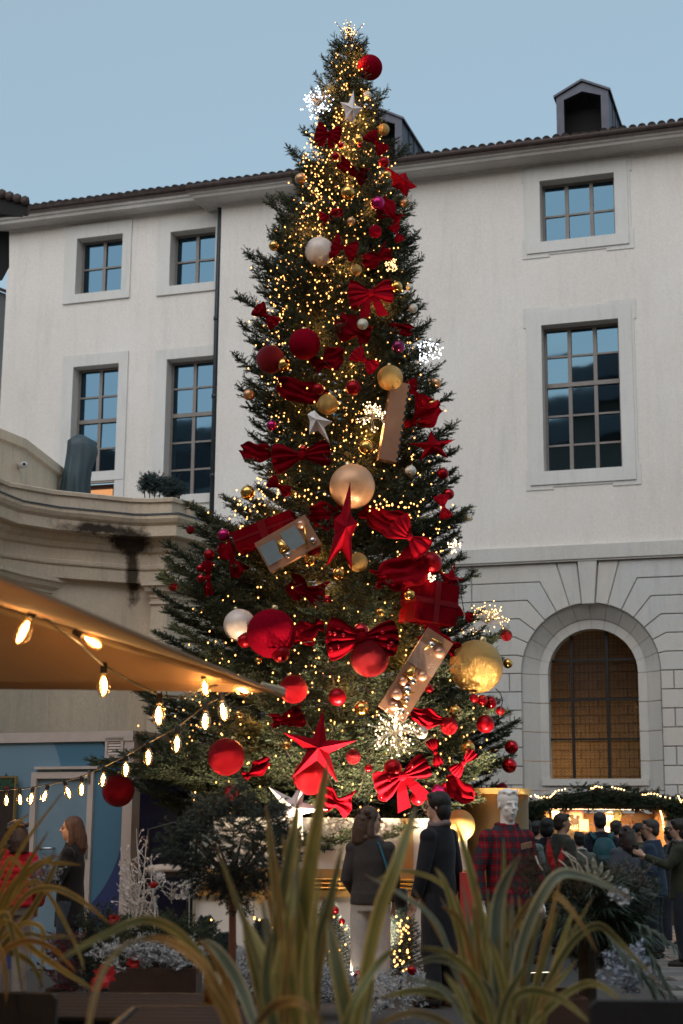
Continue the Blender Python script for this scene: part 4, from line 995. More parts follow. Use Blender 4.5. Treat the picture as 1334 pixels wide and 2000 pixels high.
# ---- where ornaments hang: photo position -> point on the crown surface
def on_tree(px, py, k=1.0):
    Y = TY-1
    for _ in range(12):
        p = P(px, py, Y); z = min(max(p.z, ZB), ZT); dx = p.x-TX
        rr = float(envr(z) if dx > 0 else envl(z)); rf = float((envr(z)+envl(z))/2)
        q = max(0, 1-min(1,(dx/max(rr,.05))**2)); Y = TY-rf*math.sqrt(q)*.93*k-.02
    return P(px, py, Y), Y
CULL = []        # (centre, radius, strength)
SM = {}
def glitter(name, col, rough=.35, metal=.6, sc=260, st=.9):
    m = mat(name, col, rough, metal, spec=.6); t = m.node_tree; n, l, b = nodes(m)
    tc = n.new('ShaderNodeTexCoord'); v = n.new('ShaderNodeTexVoronoi'); v.inputs['Scale'].default_value = sc; l.new(tc.outputs['Object'], v.inputs['Vector'])
    bp = n.new('ShaderNodeBump'); bp.inputs['Strength'].default_value = st; bp.inputs['Distance'].default_value = .004
    l.new(v.outputs['Color'], bp.inputs['Height']); l.new(bp.outputs[0], b.inputs['Normal'])
    return m
SM['red_shiny'] = mat('red_glass_ball', (.40,.002,.010), .14, .8, .15, 4, coat=.3)
SM['red_satin'] = mat('red_satin_ball', (.27,.001,.007), .36, .6, .12, 5, spec=.3)
SM['red_glitter'] = glitter('red_glitter', (.32,.0015,.007), .32, .85)
SM['red_dark'] = glitter('dark_red_glitter', (.20,.001,.005), .42, .75)
SM['red_felt'] = mat('red_felt_ball', (.21,.0005,.010), .9, 0, .2, 8, .4, 160, spec=.04)
SM['gold'] = mat('gold_ball', (.72,.42,.12), .16, 1, .12, 5)
SM['gold_matte'] = glitter('gold_glitter', (.50,.29,.09), .38, .8, 200, .7)
SM['copper'] = mat('copper_ball', (.62,.33,.17), .35, .7, .15, 6)
SM['silver'] = glitter('silver_glitter', (.68,.62,.52), .35, .8, 220, .5)
SM['white'] = mat('pearl_white_ball', (.66,.53,.46), .38, .1, .08, 4, .15, 50)
SM['peach'] = mat('peach_pearl_ball', (.66,.34,.18), .35, .25, .1, 4, .15, 50)
SM['magenta'] = mat('magenta_ball', (.42,.012,.12), .16, .7, .1, 5)
SM['purple'] = mat('plum_ball', (.16,.015,.07), .2, .6, .1, 5)
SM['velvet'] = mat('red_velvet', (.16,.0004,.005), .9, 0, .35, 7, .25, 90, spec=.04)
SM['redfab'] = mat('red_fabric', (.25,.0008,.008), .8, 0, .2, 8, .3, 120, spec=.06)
SM['cap'] = mat('ornament_cap', (.55,.42,.22), .3, 1)
SM['rosegold'] = mat('rose_gold_board', (.55,.29,.19), .28, .75, .15, 5)
SM['rose_glitter'] = glitter('rose_glitter', (.50,.33,.25), .3, .8)
SM['mirror'] = mat('mirror_foil', (.75,.72,.70), .06, 1, .1, 8)
SM['starwhite'] = mat('white_star_card', (.70,.62,.60), .6, 0, .08, 6, .1, 60)
ball_me = {}
def ball_mesh(kind):
    if kind not in ball_me:
        me = MB().ball((0,0,0), 1.0, 28, 18).mesh('ball_'+kind, SM[kind], True); ball_me[kind] = me
    return ball_me[kind]
cap_me = lathe_pts(MB(), [(.001,1.16),(.10,1.15),(.13,1.12),(.14,.96),(.14,.9)], 12).mesh('cap', SM['cap'], True)
LOC = {}
def bauble(px, py, r, kind, label, k=1.0, group='baubles on the fir tree', hide=False, name='bauble', cull=1.0):
    p, Y = on_tree(px, py, k); rad = r*mpp(Y)*.99
    p = p+(CAM-p).normalized()*rad*(.25)
    o = add_ob(name, ball_mesh(kind), None, p, None, rad*(CAM-p).length/((CAM-p).length+rad*.25)); ORG[o.name] = (0,0,0)
    o.rotation_euler = (random.uniform(-.3,.3), random.uniform(-.3,.3), random.uniform(0,6))
    tag(o, label, 'bauble', group)
    if r >= 9:
        c = bpy.data.objects.new('cap', cap_me); COL.objects.link(c); c.parent = o
    CULL.append((p, rad*1.12, cull)); return p, rad
B = [ # px, py, radius, kind, label
(722,132,28,'red_felt','big red felt ball just below the lit twig topper'),
(718,186,9,'silver','small pearly ball hanging under the big red ball near the top'),
(749,253,13,'gold_matte','pale gold ball in front of the dormer at the right edge of the crown'),
(701,273,10,'gold','gold ball just right of the topmost red bow'),
(666,284,7,'red_shiny','tiny red ball tucked under the topmost red bow'),
(750,317,12,'red_satin','dull red ball at the right edge just below the roof line'),
(755,342,10,'gold','gold ball at the base of the long red spike'),
(587,349,12,'copper','copper ball at the left edge of the upper crown'),
(680,376,15,'gold','large gold ball in the middle of the dense upper lights'),
(738,397,15,'magenta','glossy raspberry ball lower left of the long red spike'),
(791,397,10,'copper','copper ball at the tip of the right branch below the red spike'),
(704,283,6,'red_shiny','tiny red ball under the upper gold ball'),
(686,432,9,'copper','small copper ball above the round red rosette'),
(624,491,31,'white','big pearl white ball left of the red rosette'),
(535,480,11,'gold','gold ball alone on the upper left branch over the plaster wall'),
(733,452,14,'red_felt','red felt ball upper right of the rosette'),
(696,527,12,'gold_matte','beige gold ball just above the wide red bow'),
(775,560,12,'gold','gold ball at the right end of the wide red bow'),
(800,561,8,'silver','small silver ball beside the gold ball at the right bow end'),
(807,602,10,'silver','silver ball at the right edge below the wide bow'),
(708,633,12,'silver','silver ball hanging under the wide red bow'),
(595,672,33,'red_felt','largest plain red felt ball in the left upper half'),
(528,702,30,'red_dark','dark red ball half hidden in needles behind the felt ball'),
(554,712,14,'gold','gold ball in front of the half hidden dark red ball'),
(778,677,14,'purple','plum coloured ball left of the cool white starburst'),
(762,738,27,'gold_matte','large gold ball sunk in the branches above the striped edge board'),
(690,757,16,'red_satin','red ball right of the middle with lights beneath it'),
(622,760,12,'red_satin','smaller red ball left of its neighbour above the pale spike'),
(486,771,12,'copper','copper ball at the left rim over the plaster wall'),
(852,748,10,'copper','small copper ball at the right rim under the cool starburst'),
(842,790,13,'gold','gold ball at the right rim above the red star point'),
(531,831,11,'magenta','small magenta ball above the left velvet bow'),
(592,878,9,'red_shiny','shiny red ball on the knot of the left velvet bow'),
(715,873,15,'gold','gold ball under the warm starburst'),
(802,920,12,'silver','champagne ball in the right half beside the hanging wires'),
(688,950,47,'peach','biggest peach pearl ball in the centre of the tree'),
(640,790,22,'gold_matte','dull gold ball buried behind the pale spike'),
(484,962,15,'gold','gold ball at the left rim beside the building corner'),
(865,925,12,'red_satin','red ball at the right rim above the berry cluster'),
(876,965,12,'red_shiny','glossy red ball touching the top of the right berry cluster'),
(915,1010,9,'silver','small silver ball on the outermost right twig'),
(611,1073,17,'red_glitter','red glitter ball at the corner of the mirrored board'),
(605,1092,13,'gold','gold ball half under the red glitter ball'),
(662,1120,12,'gold','gold ball below the tall folded red star'),
(699,1098,20,'gold_matte','dull gold ball behind the pale green sprays'),
(841,1100,24,'red_satin','large smooth red ball at the right rim beside the string course'),
(800,1162,11,'gold','gold ball left of the red gift box'),
(437,1045,13,'magenta','glossy magenta red ball on the left outer branch'),
(409,1084,12,'red_satin','matt red ball at the top of the left hanging ribbon'),
(393,1130,9,'red_shiny','shiny red ball left of the hanging ribbon'),
(391,1110,8,'red_shiny','small shiny red ball above its twin left of the ribbon'),
(432,1072,9,'red_shiny','shiny red ball right of the ribbon top'),
(338,1145,10,'red_dark','dark red ball on the far left low branch'),
(372,1035,9,'red_dark','dark red ball in the bushy left branch end'),
(468,1221,33,'white','white pearl ball half hidden left of the huge red ball'),
(530,1237,50,'red_felt','huge red felt ball in the lower left crown'),
(478,1251,15,'red_satin','small bright red ball in front of the white and red pair'),
(548,1276,19,'red_satin','red ball in front of the huge red felt ball'),
(705,1232,16,'red_shiny','glossy red ball sitting on the large bow'),
(722,1284,40,'red_dark','dark red glitter ball hanging under the large bow'),
(659,1361,18,'red_satin','magenta tinged red ball above the red star'),
(707,1384,15,'gold','gold ball above the largest starburst'),
(573,1346,29,'red_glitter','crumpled red glitter ball in shade above the red star'),
(442,1478,37,'red_glitter','large red glitter ball at the lower left'),
(452,1548,15,'red_satin','red ball right under the lower left glitter ball'),
(606,1518,35,'red_glitter','bright red glitter ball lit up under the red star'),
(690,1478,15,'red_dark','dark wine red ball right of the red star'),
(930,1302,54,'gold_matte','huge gold glitter ball at the lower right rim'),
(992,1296,10,'gold','small shiny gold ball right of the huge gold ball'),
(989,1241,12,'red_dark','wine red ball beside the gilt starburst'),
(948,1414,18,'red_satin','smooth red ball below the huge gold ball'),
(877,1418,18,'red_glitter','red glitter ball left of the smooth red ball'),
(823,1430,13,'silver','champagne ball right of the largest starburst'),
(914,1461,14,'gold','shiny gold ball over the red ribbon at lower right'),
(999,1459,14,'red_shiny','glossy red ball at the lower right edge, upper of two'),
(995,1495,15,'red_shiny','glossy red ball at the lower right edge, lower of two'),
(981,1540,11,'red_dark','dark red ball just above the mannequin head'),
(889,1390,13,'gold','gold ball in the lit sprays under the huge gold ball'),
(942,1368,11,'red_shiny','shiny red ball in the cluster right under the huge gold ball'),
(958,1372,13,'red_shiny','larger shiny red ball right in the cluster under the gold ball'),
(977,1388,9,'red_satin','red berry ball at the outer end of that cluster'),
(926,1364,9,'red_satin','red berry ball at the inner end of that cluster'),
(767,1500,18,'red_satin','orange lit red ball on the low bow'),
(750,1552,14,'red_shiny','shiny wine red ball dangling from the low bow'),
(816,1558,15,'red_satin','smooth red ball above the man in the black coat'),
(855,1544,13,'magenta','magenta ball just above the black haired man'),
(720,1500,8,'red_shiny','small shiny ball at the left tip of the low bow'),
(822,1508,11,'red_shiny','shiny red ball at the right wing of the low bow'),
(560,1455,9,'gold','small gold ball on the left arm side of the red star'),
(466,1395,8,'gold','small gold ball left of the beige parasol tip branches'),
(505,1290,7,'gold','tiny gold ball under the huge red felt ball'),
(838,1345,9,'red_shiny','shiny red ball between rose gold board and huge gold ball'),
(744,1195,8,'gold','tiny gold ball above the right wing of the large bow'),
(640,1170,8,'red_shiny','tiny red ball above the left wing of the large bow'),
(560,960,10,'red_satin','red ball in the dark left half below the velvet bow'),
(655,305,9,'red_satin','matt red ball below the topmost bow knot'),
]
for b in B: bauble(*b)
p_ = P(231,1544,15.9); o = add_ob('bauble', ball_mesh('red_glitter'), None, p_, None, 32*mpp(15.9)); ORG[o.name]=(0,0,0); tag(o, 'red glitter ball hanging alone from the lowest left branch over the kiosk', 'bauble', 'baubles on the fir tree'); c_ = bpy.data.objects.new('cap', cap_me); COL.objects.link(c_); c_.parent = o; CULL.append((p_, .18, 1))
p_, Y_ = on_tree(898,1610,1.05)
# ---- bows
def hang(px, py, k=1.06):
    p, Y = on_tree(px, py, k); return p, mpp(Y)
def frame(p, roll=0, yaw=0, tilt=0):
    return Matrix.Translation(p) @ Matrix.Rotation(yaw,4,'Z') @ Matrix.Rotation(tilt,4,'X') @ Matrix.Rotation(roll,4,'Y')
def bow(px, py, w, roll, label, m='velvet', tails=False, k=1.08, hh=.62, balls=0, yaw=0, cull=.9):
    """w: full width in photo px. fans built with pleats and thickness"""
    p, s = hang(px, py, k); hw = w*s/2; FR = frame(p, roll, yaw)
    th = thing('bow', p, label, 'bow', 'bows on the fir tree')
    for sg in (-1, 1):
        N, Mm = 6, 20; top = []; npl = 2.6+(px*7+py*3+sg) % 5*.45
        for i in range(N+1):
            t = .06+.94*i/N; row = []
            for j in range(Mm+1):
                v = j/Mm*2-1; sp = (.14+.86*math.sin(t*PI/2)**1.1)*hh*hw*(1+.06*math.cos(v*9)*t); zig = math.cos(v*PI*npl+px)*.085*hw*(1+.4*math.sin(j*1.3+py))*(.2+.8*t)
                x = sg*hw*t*(1-.16*v*v*t); z = v*sp*(1+.10*math.sin(sg*2+v*3)); y = -.10*hw-.20*hw*math.sin(PI*t*.9)*(1-.5*v*v)+zig
                row.append(FR @ Vector((x,y,z)))
            top.append(row)
        mb = MB(); back = (FR.to_3x3() @ Vector((0,1,0)))*(.02)
        for lay in (0,1):
            for row in top:
                for q in row: mb.v.append(tuple(q+back*lay))
        K = (N+1)*(Mm+1)
        for i in range(N):
            for j in range(Mm):
                a = i*(Mm+1)+j; q = (a,a+1,a+Mm+2,a+Mm+1)
                mb.f.append(q if sg < 0 else q[::-1]); mb.f.append(tuple(x+K for x in (q[::-1] if sg < 0 else q)))
        for j in range(Mm): a = N*(Mm+1)+j; mb.f.append((a,a+1,a+1+K,a+K))
        for i in range(N):
            a = i*(Mm+1); mb.f.append((a,a+Mm+1,a+Mm+1+K,a+K)); a += Mm; mb.f.append((a,a+Mm+1,a+Mm+1+K,a+K))
        mb.m = [0]*len(mb.f); mb.build('wing', SM[m], th, True)
    mb = MB(); mb.ball(p+FR.to_3x3() @ Vector((0,-.17*hw,0)), .15*hw, 12, 8, (1,.8,1.15)); mb.build('knot', SM[m], th, True)
    if tails:
        for sg in (-1,1):
            mb = MB(); q = [FR @ Vector(v) for v in ((sg*.05*hw,-.1*hw,0),(sg*.22*hw,-.14*hw,-.45*hw),(sg*.42*hw,-.08*hw,-1.05*hw))]
            for i in range(2):
                e = FR.to_3x3() @ Vector((.12*hw*(1+i*.5),0,0)); e2 = FR.to_3x3() @ Vector((.12*hw*(1.5+i*.5),0,0)); bk = Vector((0,.02,0))
                mb.hexa([q[i]-e,q[i]+e,q[i+1]+e2,q[i+1]-e2],[q[i]-e+bk,q[i]+e+bk,q[i+1]+e2+bk,q[i+1]-e2+bk])
            mb.build('tail', SM[m], th)
    for i in range(balls):
        a = i*2.4; mb = MB(); rr = random.uniform(.35,.9)*hw; q = FR @ Vector((rr*(1 if i % 2 else -1), -.28*hw, random.uniform(-.5,.5)*rr*.9)); mb.ball(q, random.uniform(.05,.075)*hw, 10, 7); mb.build('berry', SM['red_shiny'], th, True)
    for a in np.linspace(-.8,.8,7): CULL.append((FR @ Vector((a*hw,-.15*hw,0)), hw*(.25+.42*abs(a)), cull))
    return th
bow(641,262,56,.15,'topmost pleated red velvet bow below the white star', hh=.85, tails=True)
bow(735,280,58,.9,'narrow red velvet bow in front of the left dormer')
bow(672,487,56,.3,'round red rosette bow beside the big pearl white ball', hh=1.0)
bow(775,456,40,1.2,'small upright red bow at the right rim with red beads', balls=4)
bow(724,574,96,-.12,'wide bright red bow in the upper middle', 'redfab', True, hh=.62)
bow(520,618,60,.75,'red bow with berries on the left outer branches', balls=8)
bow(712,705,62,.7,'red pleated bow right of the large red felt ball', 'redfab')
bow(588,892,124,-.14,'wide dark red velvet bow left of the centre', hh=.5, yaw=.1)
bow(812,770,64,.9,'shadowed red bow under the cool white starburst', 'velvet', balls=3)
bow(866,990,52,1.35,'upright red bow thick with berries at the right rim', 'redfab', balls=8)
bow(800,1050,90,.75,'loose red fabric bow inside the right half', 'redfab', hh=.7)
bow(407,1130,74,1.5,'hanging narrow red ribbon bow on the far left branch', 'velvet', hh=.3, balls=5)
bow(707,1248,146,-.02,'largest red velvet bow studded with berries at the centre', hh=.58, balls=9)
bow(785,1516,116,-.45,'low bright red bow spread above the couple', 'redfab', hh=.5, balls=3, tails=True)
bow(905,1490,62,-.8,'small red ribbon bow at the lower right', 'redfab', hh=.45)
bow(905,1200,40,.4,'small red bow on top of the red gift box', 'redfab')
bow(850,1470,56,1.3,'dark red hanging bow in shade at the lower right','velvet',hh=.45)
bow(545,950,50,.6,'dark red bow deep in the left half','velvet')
def drape(px, py, w, rot, label, m, k):
    p, s = hang(px, py, k); w *= s*.5; h = w*random.uniform(.45,.8); FR = frame(p, rot, random.uniform(-.4,.4)); mb = MB(); NU, NV = 22, 12; f1, f2, f3 = random.uniform(2,4), random.uniform(0,6), random.uniform(3,6)
    bk = FR.to_3x3() @ Vector((0,.014,0))
    for lay in (0,1):
        for i in range(NU+1):
            u = i/NU*2-1
            for j in range(NV+1):
                v = j/NV*2-1; pin = .30+.70*abs(math.sin(u*1.6+f2))**.7; x = w*u*(1+.1*math.sin(v*4+f2)); z = h*v*pin*(1+.18*math.sin(u*5+f2))-.25*h*math.cos(u*1.5)
                y = .16*w*math.sin(f1*v*3+u*2+f2)*(.4+.6*abs(u))+.09*w*math.sin(f3*u+v*4)+.05*w*math.sin(9*v+7*u+f2)-.1*w*(1-u*u); mb.v.append(tuple((FR @ Vector((x,y,z)))+bk*lay))
    K = (NU+1)*(NV+1)
    for i in range(NU):
        for j in range(NV): a = i*(NV+1)+j; q = (a,a+1,a+NV+2,a+NV+1); mb.f += [q, tuple(x+K for x in q[::-1])]
    for i in range(NU): a = i*(NV+1); b = a+NV; mb.f += [(a,a+NV+1,a+NV+1+K,a+K),(b+NV+1,b,b+K,b+NV+1+K)]
    for j in range(NV): a = j; b = NU*(NV+1)+j; mb.f += [(a+1,a,a+K,a+1+K),(b,b+1,b+1+K,b+K)]
    mb.m = [0]*len(mb.f); o = mb.build('fabric_swag', SM[m], None, True); tag(o, label, 'fabric', 'red fabric swags on the fir tree')
    for a in np.linspace(-.8,.8,5): CULL.append((FR @ Vector((a*w,-.1*w,0)), h*.8, .6))
for (x,y,w_,r_,m_,lb,kk) in (
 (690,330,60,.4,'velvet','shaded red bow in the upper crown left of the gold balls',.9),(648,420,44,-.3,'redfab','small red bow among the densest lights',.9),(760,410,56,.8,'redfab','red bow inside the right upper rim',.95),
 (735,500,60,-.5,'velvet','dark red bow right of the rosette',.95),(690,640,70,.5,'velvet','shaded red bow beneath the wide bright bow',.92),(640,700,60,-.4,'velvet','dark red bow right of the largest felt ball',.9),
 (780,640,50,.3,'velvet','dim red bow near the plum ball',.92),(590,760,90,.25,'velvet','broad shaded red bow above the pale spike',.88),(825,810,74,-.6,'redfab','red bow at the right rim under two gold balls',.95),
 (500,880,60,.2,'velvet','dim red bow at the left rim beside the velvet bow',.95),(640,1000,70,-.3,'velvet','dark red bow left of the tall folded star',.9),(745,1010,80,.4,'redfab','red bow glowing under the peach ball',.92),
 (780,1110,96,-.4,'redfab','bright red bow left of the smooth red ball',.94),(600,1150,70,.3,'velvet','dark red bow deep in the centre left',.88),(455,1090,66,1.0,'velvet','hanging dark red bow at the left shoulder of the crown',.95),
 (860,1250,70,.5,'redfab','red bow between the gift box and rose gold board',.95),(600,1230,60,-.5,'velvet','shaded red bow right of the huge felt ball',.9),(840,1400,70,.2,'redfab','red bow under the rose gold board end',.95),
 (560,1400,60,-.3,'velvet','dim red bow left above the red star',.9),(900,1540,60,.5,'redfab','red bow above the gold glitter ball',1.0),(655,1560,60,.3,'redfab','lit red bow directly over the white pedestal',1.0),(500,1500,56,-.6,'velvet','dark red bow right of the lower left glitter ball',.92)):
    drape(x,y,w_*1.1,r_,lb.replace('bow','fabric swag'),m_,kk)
# ---- folded stars
def star(px, py, R_, rin, rot, arms, m, label, k=1.1, deep=.3, sc=(1,1), skip=(), yaw=0, tilt=0, cull=1):
    p, s = hang(px, py, k); Rr = R_*s; FR = frame(p, rot, yaw, tilt)
    mb = MB(); n = arms; N = 2*n; ring = []
    for i in range(N):
        a = PI/2+i*PI/n; r = Rr if i % 2 == 0 else Rr*rin
        if i % 2 == 0 and (i//2) in skip: r = Rr*skip[i//2]
        ring.append(FR @ Vector((r*math.cos(a)*sc[0], 0 if i % 2 == 0 else -.0, r*math.sin(a)*sc[1])))
    f = FR @ Vector((0,-deep*Rr,0)); b = FR @ Vector((0,deep*Rr,0))
    mb.v = [tuple(v) for v in ring+[f,b]]
    for i in range(N): j = (i+1) % N; mb.f += [(i,N,j),(j,N+1,i)]
    mb.m = [0]*len(mb.f); o = mb.build('star', SM[m], None); tag(o, label, 'star', 'folded stars on the fir tree')
    o.location = (0,0,0); CULL.append((p+Vector((0,-.05,0)), Rr*.55, cull)); 
    for q in ring[::2]: CULL.append(((p+q)/2, Rr*.26, cull)); CULL.append((p*.2+q*.8, Rr*.15, cull))
    # short seam ribs along each arm make it read as folded cloth
    for i in range(0, N, 2): mb = MB().tube([f+(CAM-f).normalized()*.004, ring[i]*.98+f*.02], .004, 4); mb.build('fold_seam', SM[m], o)
    return o
star(622,1462,76,.30,.10,5,'redfab','wide red five pointed star over the lit lower branches', 1.12, .26)
star(685,218,44,.45,.12,5,'starwhite','tall folded white star near the top of the tree', 1.15, .35, (.62,1.15), {3:.55,2:.55}, .3)
star(785,357,62,.34,-.85,5,'redfab','red star with one long spike pointing out over the roof cornice', 1.05, .25, (.8,1), {1:.5,2:.6,3:.6,4:.5}, .2)
star(618,823,48,.42,2.6,5,'starwhite','folded pink white star pointing down left of the centre', 1.12, .35, (.6,1.15), {2:.5,3:.5})
star(672,1035,92,.40,.12,5,'redfab','tall folded red star overlapping the peach ball', 1.25, .3, (.5,1.1), {1:.55,4:.6}, .15)
star(845,872,46,.36,-.1,5,'redfab','red star poking out sideways at the right rim', 1.05, .3, (1.1,.75), {})
star(575,1578,66,.30,.35,5,'starwhite','white star lying low behind the round clipped shrub', 1.15, .3)
star(878,1135,40,.4,0.3,5,'redfab','small red star above the red gift box', 1.0, .3, (.7,1))
# ---- boxes and boards
def boxy(px, py, w, h, d, roll, yaw, m, name, label, cat, k=1.05, tilt=0, cull=.95):
    p, s = hang(px, py, k); FR = frame(p, roll, yaw, tilt); mb = MB(); w, h, d = w*s, h*s, d*s
    mb.box((0,0,0),(w,d,h)); mb.v = [tuple(FR @ Vector(v)) for v in mb.v]; th = thing(name, p, label, cat); mb.build('body', SM[m] if m in SM else m, th)
    for i in np.linspace(-.42,.42,5):
        for j in np.linspace(-.42,.42,5): CULL.append((FR @ Vector((w*i,-d*.5,h*j)), max(min(w,h)*.36, .09), cull))
    return th, FR, w, h, d
def studs(th, FR, w, h, d, items):
    for (kind, u, v, a) in items:
        mb = MB(); c = Vector((w*u, -d/2, h*v))
        if kind == 'tube': mb.tube([FR @ (c+Vector((-math.cos(a)*w*.2,-.03,-math.sin(a)*w*.2))), FR @ (c+Vector((math.cos(a)*w*.2,-.03,math.sin(a)*w*.2)))], .012, 8); mb.build('gold_tube', SM['gold'], th, True)
        if kind == 'ball': mb.ball(FR @ (c+Vector((0,-.02,0))), a, 12, 8); mb.build('stud_ball', SM['rosegold'] if a > .045 else SM['mirror'], th, True)
        if kind == 'bell': mb.tube([FR @ (c+Vector((0,-.03,-.06))), FR @ (c+Vector((0,-.03,.06)))], [.06,.035], 10); mb.build('gold_bell', SM['gold'], th, True)
        if kind == 'glit': mb.box((0,0,0),(w*.99,.012,h*.26)); mb.v = [tuple(FR @ (Vector(x)+c+Vector((0,-.006,0)))) for x in mb.v]; mb.build('glitter_panel', SM['rose_glitter'], th)
        if kind == 'mir': mb.box((0,0,0),(w*.30,.02,h*.62)); mb.v = [tuple(FR @ (Vector(x)+c+Vector((0,-.008,0)))) for x in mb.v]; mb.build('mirror_tile', SM['mirror'], th)
th = boxy(812,1318,60,186,14,.56,.1,'rosegold','decorated_board','slanting rose gold board set with gold tubes and beads','board',1.15)
studs(*th, [('glit',0,.20,0),('tube',.0,.42,.1),('tube',-.15,.33,1.2),('ball',.26,.33,.055),('ball',-.1,.36,.035),('bell',-.2,-.02,0),('ball',.2,.02,.05),('ball',0,-.08,.04),('ball',-.25,-.14,.05),('tube',.1,-.22,.9),('ball',.0,-.19,.045),('ball',-.2,-.3,.06),('tube',.1,-.34,-.2),('ball',.15,-.28,.035),('ball',-.1,-.42,.05),('ball',.2,-.42,.04)])
th = boxy(563,1063,118,70,16,-.52,-.1,'rosegold','mirrored_board','tilted rose gold board with mirror tiles behind dark sprigs','board',1.1, cull=.8)
studs(*th, [('mir',-.32,0,0),('mir',.12,.05,0),('bell',-.1,0,0),('ball',.36,.28,.05),('ball',-.1,-.3,.04),('tube',.33,-.1,1.2),('ball',.4,-.3,.035)])
th = boxy(768,825,38,170,22,.16,.2,SM['rosegold'],'striped_edge_board','tall rose coloured board with a dark striped edge, right of centre','board',1.0, cull=.7)
for i in range(12):
    t_, FR, w, h, d = th; mb = MB(); mb.box((0,0,0),(.03,d*1.05,h/26)); mb.v = [tuple(FR @ (Vector(x)+Vector((w*.5,0,-h*.46+h*.084*i)))) for x in mb.v]; mb.build('stripe', M['socket'], t_)
def gift(px, py, w, h, d, roll, yaw, label, k=1.0):
    th, FR, w, h, d = boxy(px,py,w,h,d,roll,yaw,'velvet','gift_box',label,'gift box',k, cull=.45)
    mb = MB(); mb.box((0,0,0),(w*1.02,d*1.03,h*.13)); mb.v = [tuple(FR @ Vector(v)) for v in mb.v]; mb.build('ribbon', SM['red_dark'], th)
    mb = MB(); mb.box((0,0,0),(w*.13,d*1.05,h*1.02)); mb.v = [tuple(FR @ Vector(v)) for v in mb.v]; mb.build('ribbon', SM['red_dark'], th)
gift(838,1180,94,82,70,.10,.42,'big red gift box with dark ribbon at the right of the lower crown', .80)
gift(520,1040,128,40,52,-.35,-.2,'long red gift box slanting behind the mirrored board', .86)
# ---- lit twig bursts
tipm = {'cool': emat('cool_tip', (.70,.80,1.0), 4.5), 'warm': emat('warm_tip', (1.0,.66,.34), 4.5), 'gilt': emat('gilt_tip', (1.0,.55,.20), 2.6)}
wirem = mat('burst_wire', (.55,.5,.42), .4, .8)
def burst(px, py, r, col, n, label, k=1.12, up=0, lp=1.0, sq=1.0, back=False):
    p, s = hang(px, py, k); th = thing('lit_twig_burst', p, label, 'light', 'lit twig bursts on the fir tree')
    w = MB(); t = MB()
    for i in range(n):
        d = Vector(ball_dirs(1)[0]); d.z = d.z*sq+up; d.y = -abs(d.y)*.8 if not back else d.y; d.normalize(); L = r*s*random.uniform(.7,1.05)
        q = [p, p+d*L*.5+Vector((0,0,.02)), p+d*L]; w.tube(q, .0022, 3, cap=False)
        for j in range(2):
            e = (p+d*L*(1-.17*j))+Vector(ball_dirs(1)[0])*.035*r/30; w.tube([p+d*L*(.75-.17*j), e], .0018, 3, cap=False); t.ball(e, .0065*lp, 5, 4)
    o = w.build('wires', wirem, th); tag(o, kind='stuff'); o = t.build('lit_tips', tipm[col], th); tag(o, kind='stuff')
    CULL.append((p+Vector((0,-.1,0)), r*s*.75, .9))
burst(622,205,36,'cool',44,'cool white lit twig burst at the upper left rim')
burst(838,690,27,'cool',34,'cool white lit twig burst on the right rim over the plaster wall')
burst(727,818,30,'warm',34,'warm lit twig burst at the middle above a gold ball', up=.5)
burst(764,520,15,'gilt',20,'small bright warm burst above the right end of the wide bow')
burst(770,1430,48,'warm',52,'largest white lit twig burst below the rose gold board', k=1.2)
burst(952,1218,40,'gilt',48,'gilt lit twig burst sprouting above the huge gold ball', up=.55)
burst(885,1068,14,'warm',16,'tiny warm burst at the right rim above the smooth red ball')
burst(842,1128,10,'warm',12,'tiny warm burst under the smooth red ball')
# topper
p = Vector((TX, TY, P(683,84,TY).z)); th = thing('tree_topper', p, 'spray of lit twigs crowning the tip of the fir tree', 'tree topper')
w = MB(); t = MB()
for i in range(16):
    a = 2*PI*i/16+.2; s_ = random.uniform(.25,.75) if i % 2 else random.uniform(.05,.3); d = Vector((math.cos(a)*s_, math.sin(a)*s_, 1)).normalized(); L = random.uniform(.18,.28)
    q = [p+d*L*f+Vector((math.cos(a),math.sin(a),0))*.06*f*f*s_ for f in (0,.35,.7,1)]; w.tube(q, .004, 3)
    for f in (.45,.65,.85,1): t.ball(q[0].lerp(q[-1], f)+Vector(ball_dirs(1)[0])*.012, .006, 5, 4)
o = w.build('twigs', M['fir_twig'], th); tag(o, kind='stuff'); o = t.build('lit_tips', tipm['gilt'], th); tag(o, kind='stuff')

# ---- crown: real branches, branchlets and shoots
SA, SB, SW = [], [], []; bw = MB()
def limb(az, z0, L, sl, cur, wob):
    h = Vector((math.cos(az), math.sin(az), 0)); side = Vector((-math.sin(az), math.cos(az), 0))
    pos = lambda t: Vector((TX,TY,0))+h*(L*t)+side*(wob*L*t*t)+Vector((0,0,z0+L*(sl*t*.55+cur*t*t*.55)))
    q = [pos(t) for t in (0,.25,.5,.75,1)]
    bw.tube(q, [.012+.014*L*.6, .012+.008*L*.5, .008+.004*L*.5, .007, .004], 5, cap=False)
    t0 = .30 if L > .8 else .12
    step = .085/max(L,.3) if L > .8 else .07/max(L,.2)
    t = t0+random.uniform(0, step)
    while t < 1.0:
        c = pos(t); dirv = (pos(min(1,t+.02))-pos(t-.02)).normalized()
        for sg in (-1,1):
            l2 = (.12+.36*L*(1-t)**.8*.8)*random.uniform(.7,1.15); l2 = min(l2, .55)
            a = R(random.uniform(42,62)); d = dirv*math.cos(a)+side*sg*math.sin(a)+Vector((0,0,random.uniform(-.30,.22)))
            d.normalize(); SA.append(c); SB.append(d); SW.append(l2)
        t += step*random.uniform(.85,1.2)
    SA.append(pos(.9)); SB.append((pos(1)-pos(.9)).normalized()); SW.append(.16+.05*L)
z = ZB+.05; az0 = 0
nb_ = 0
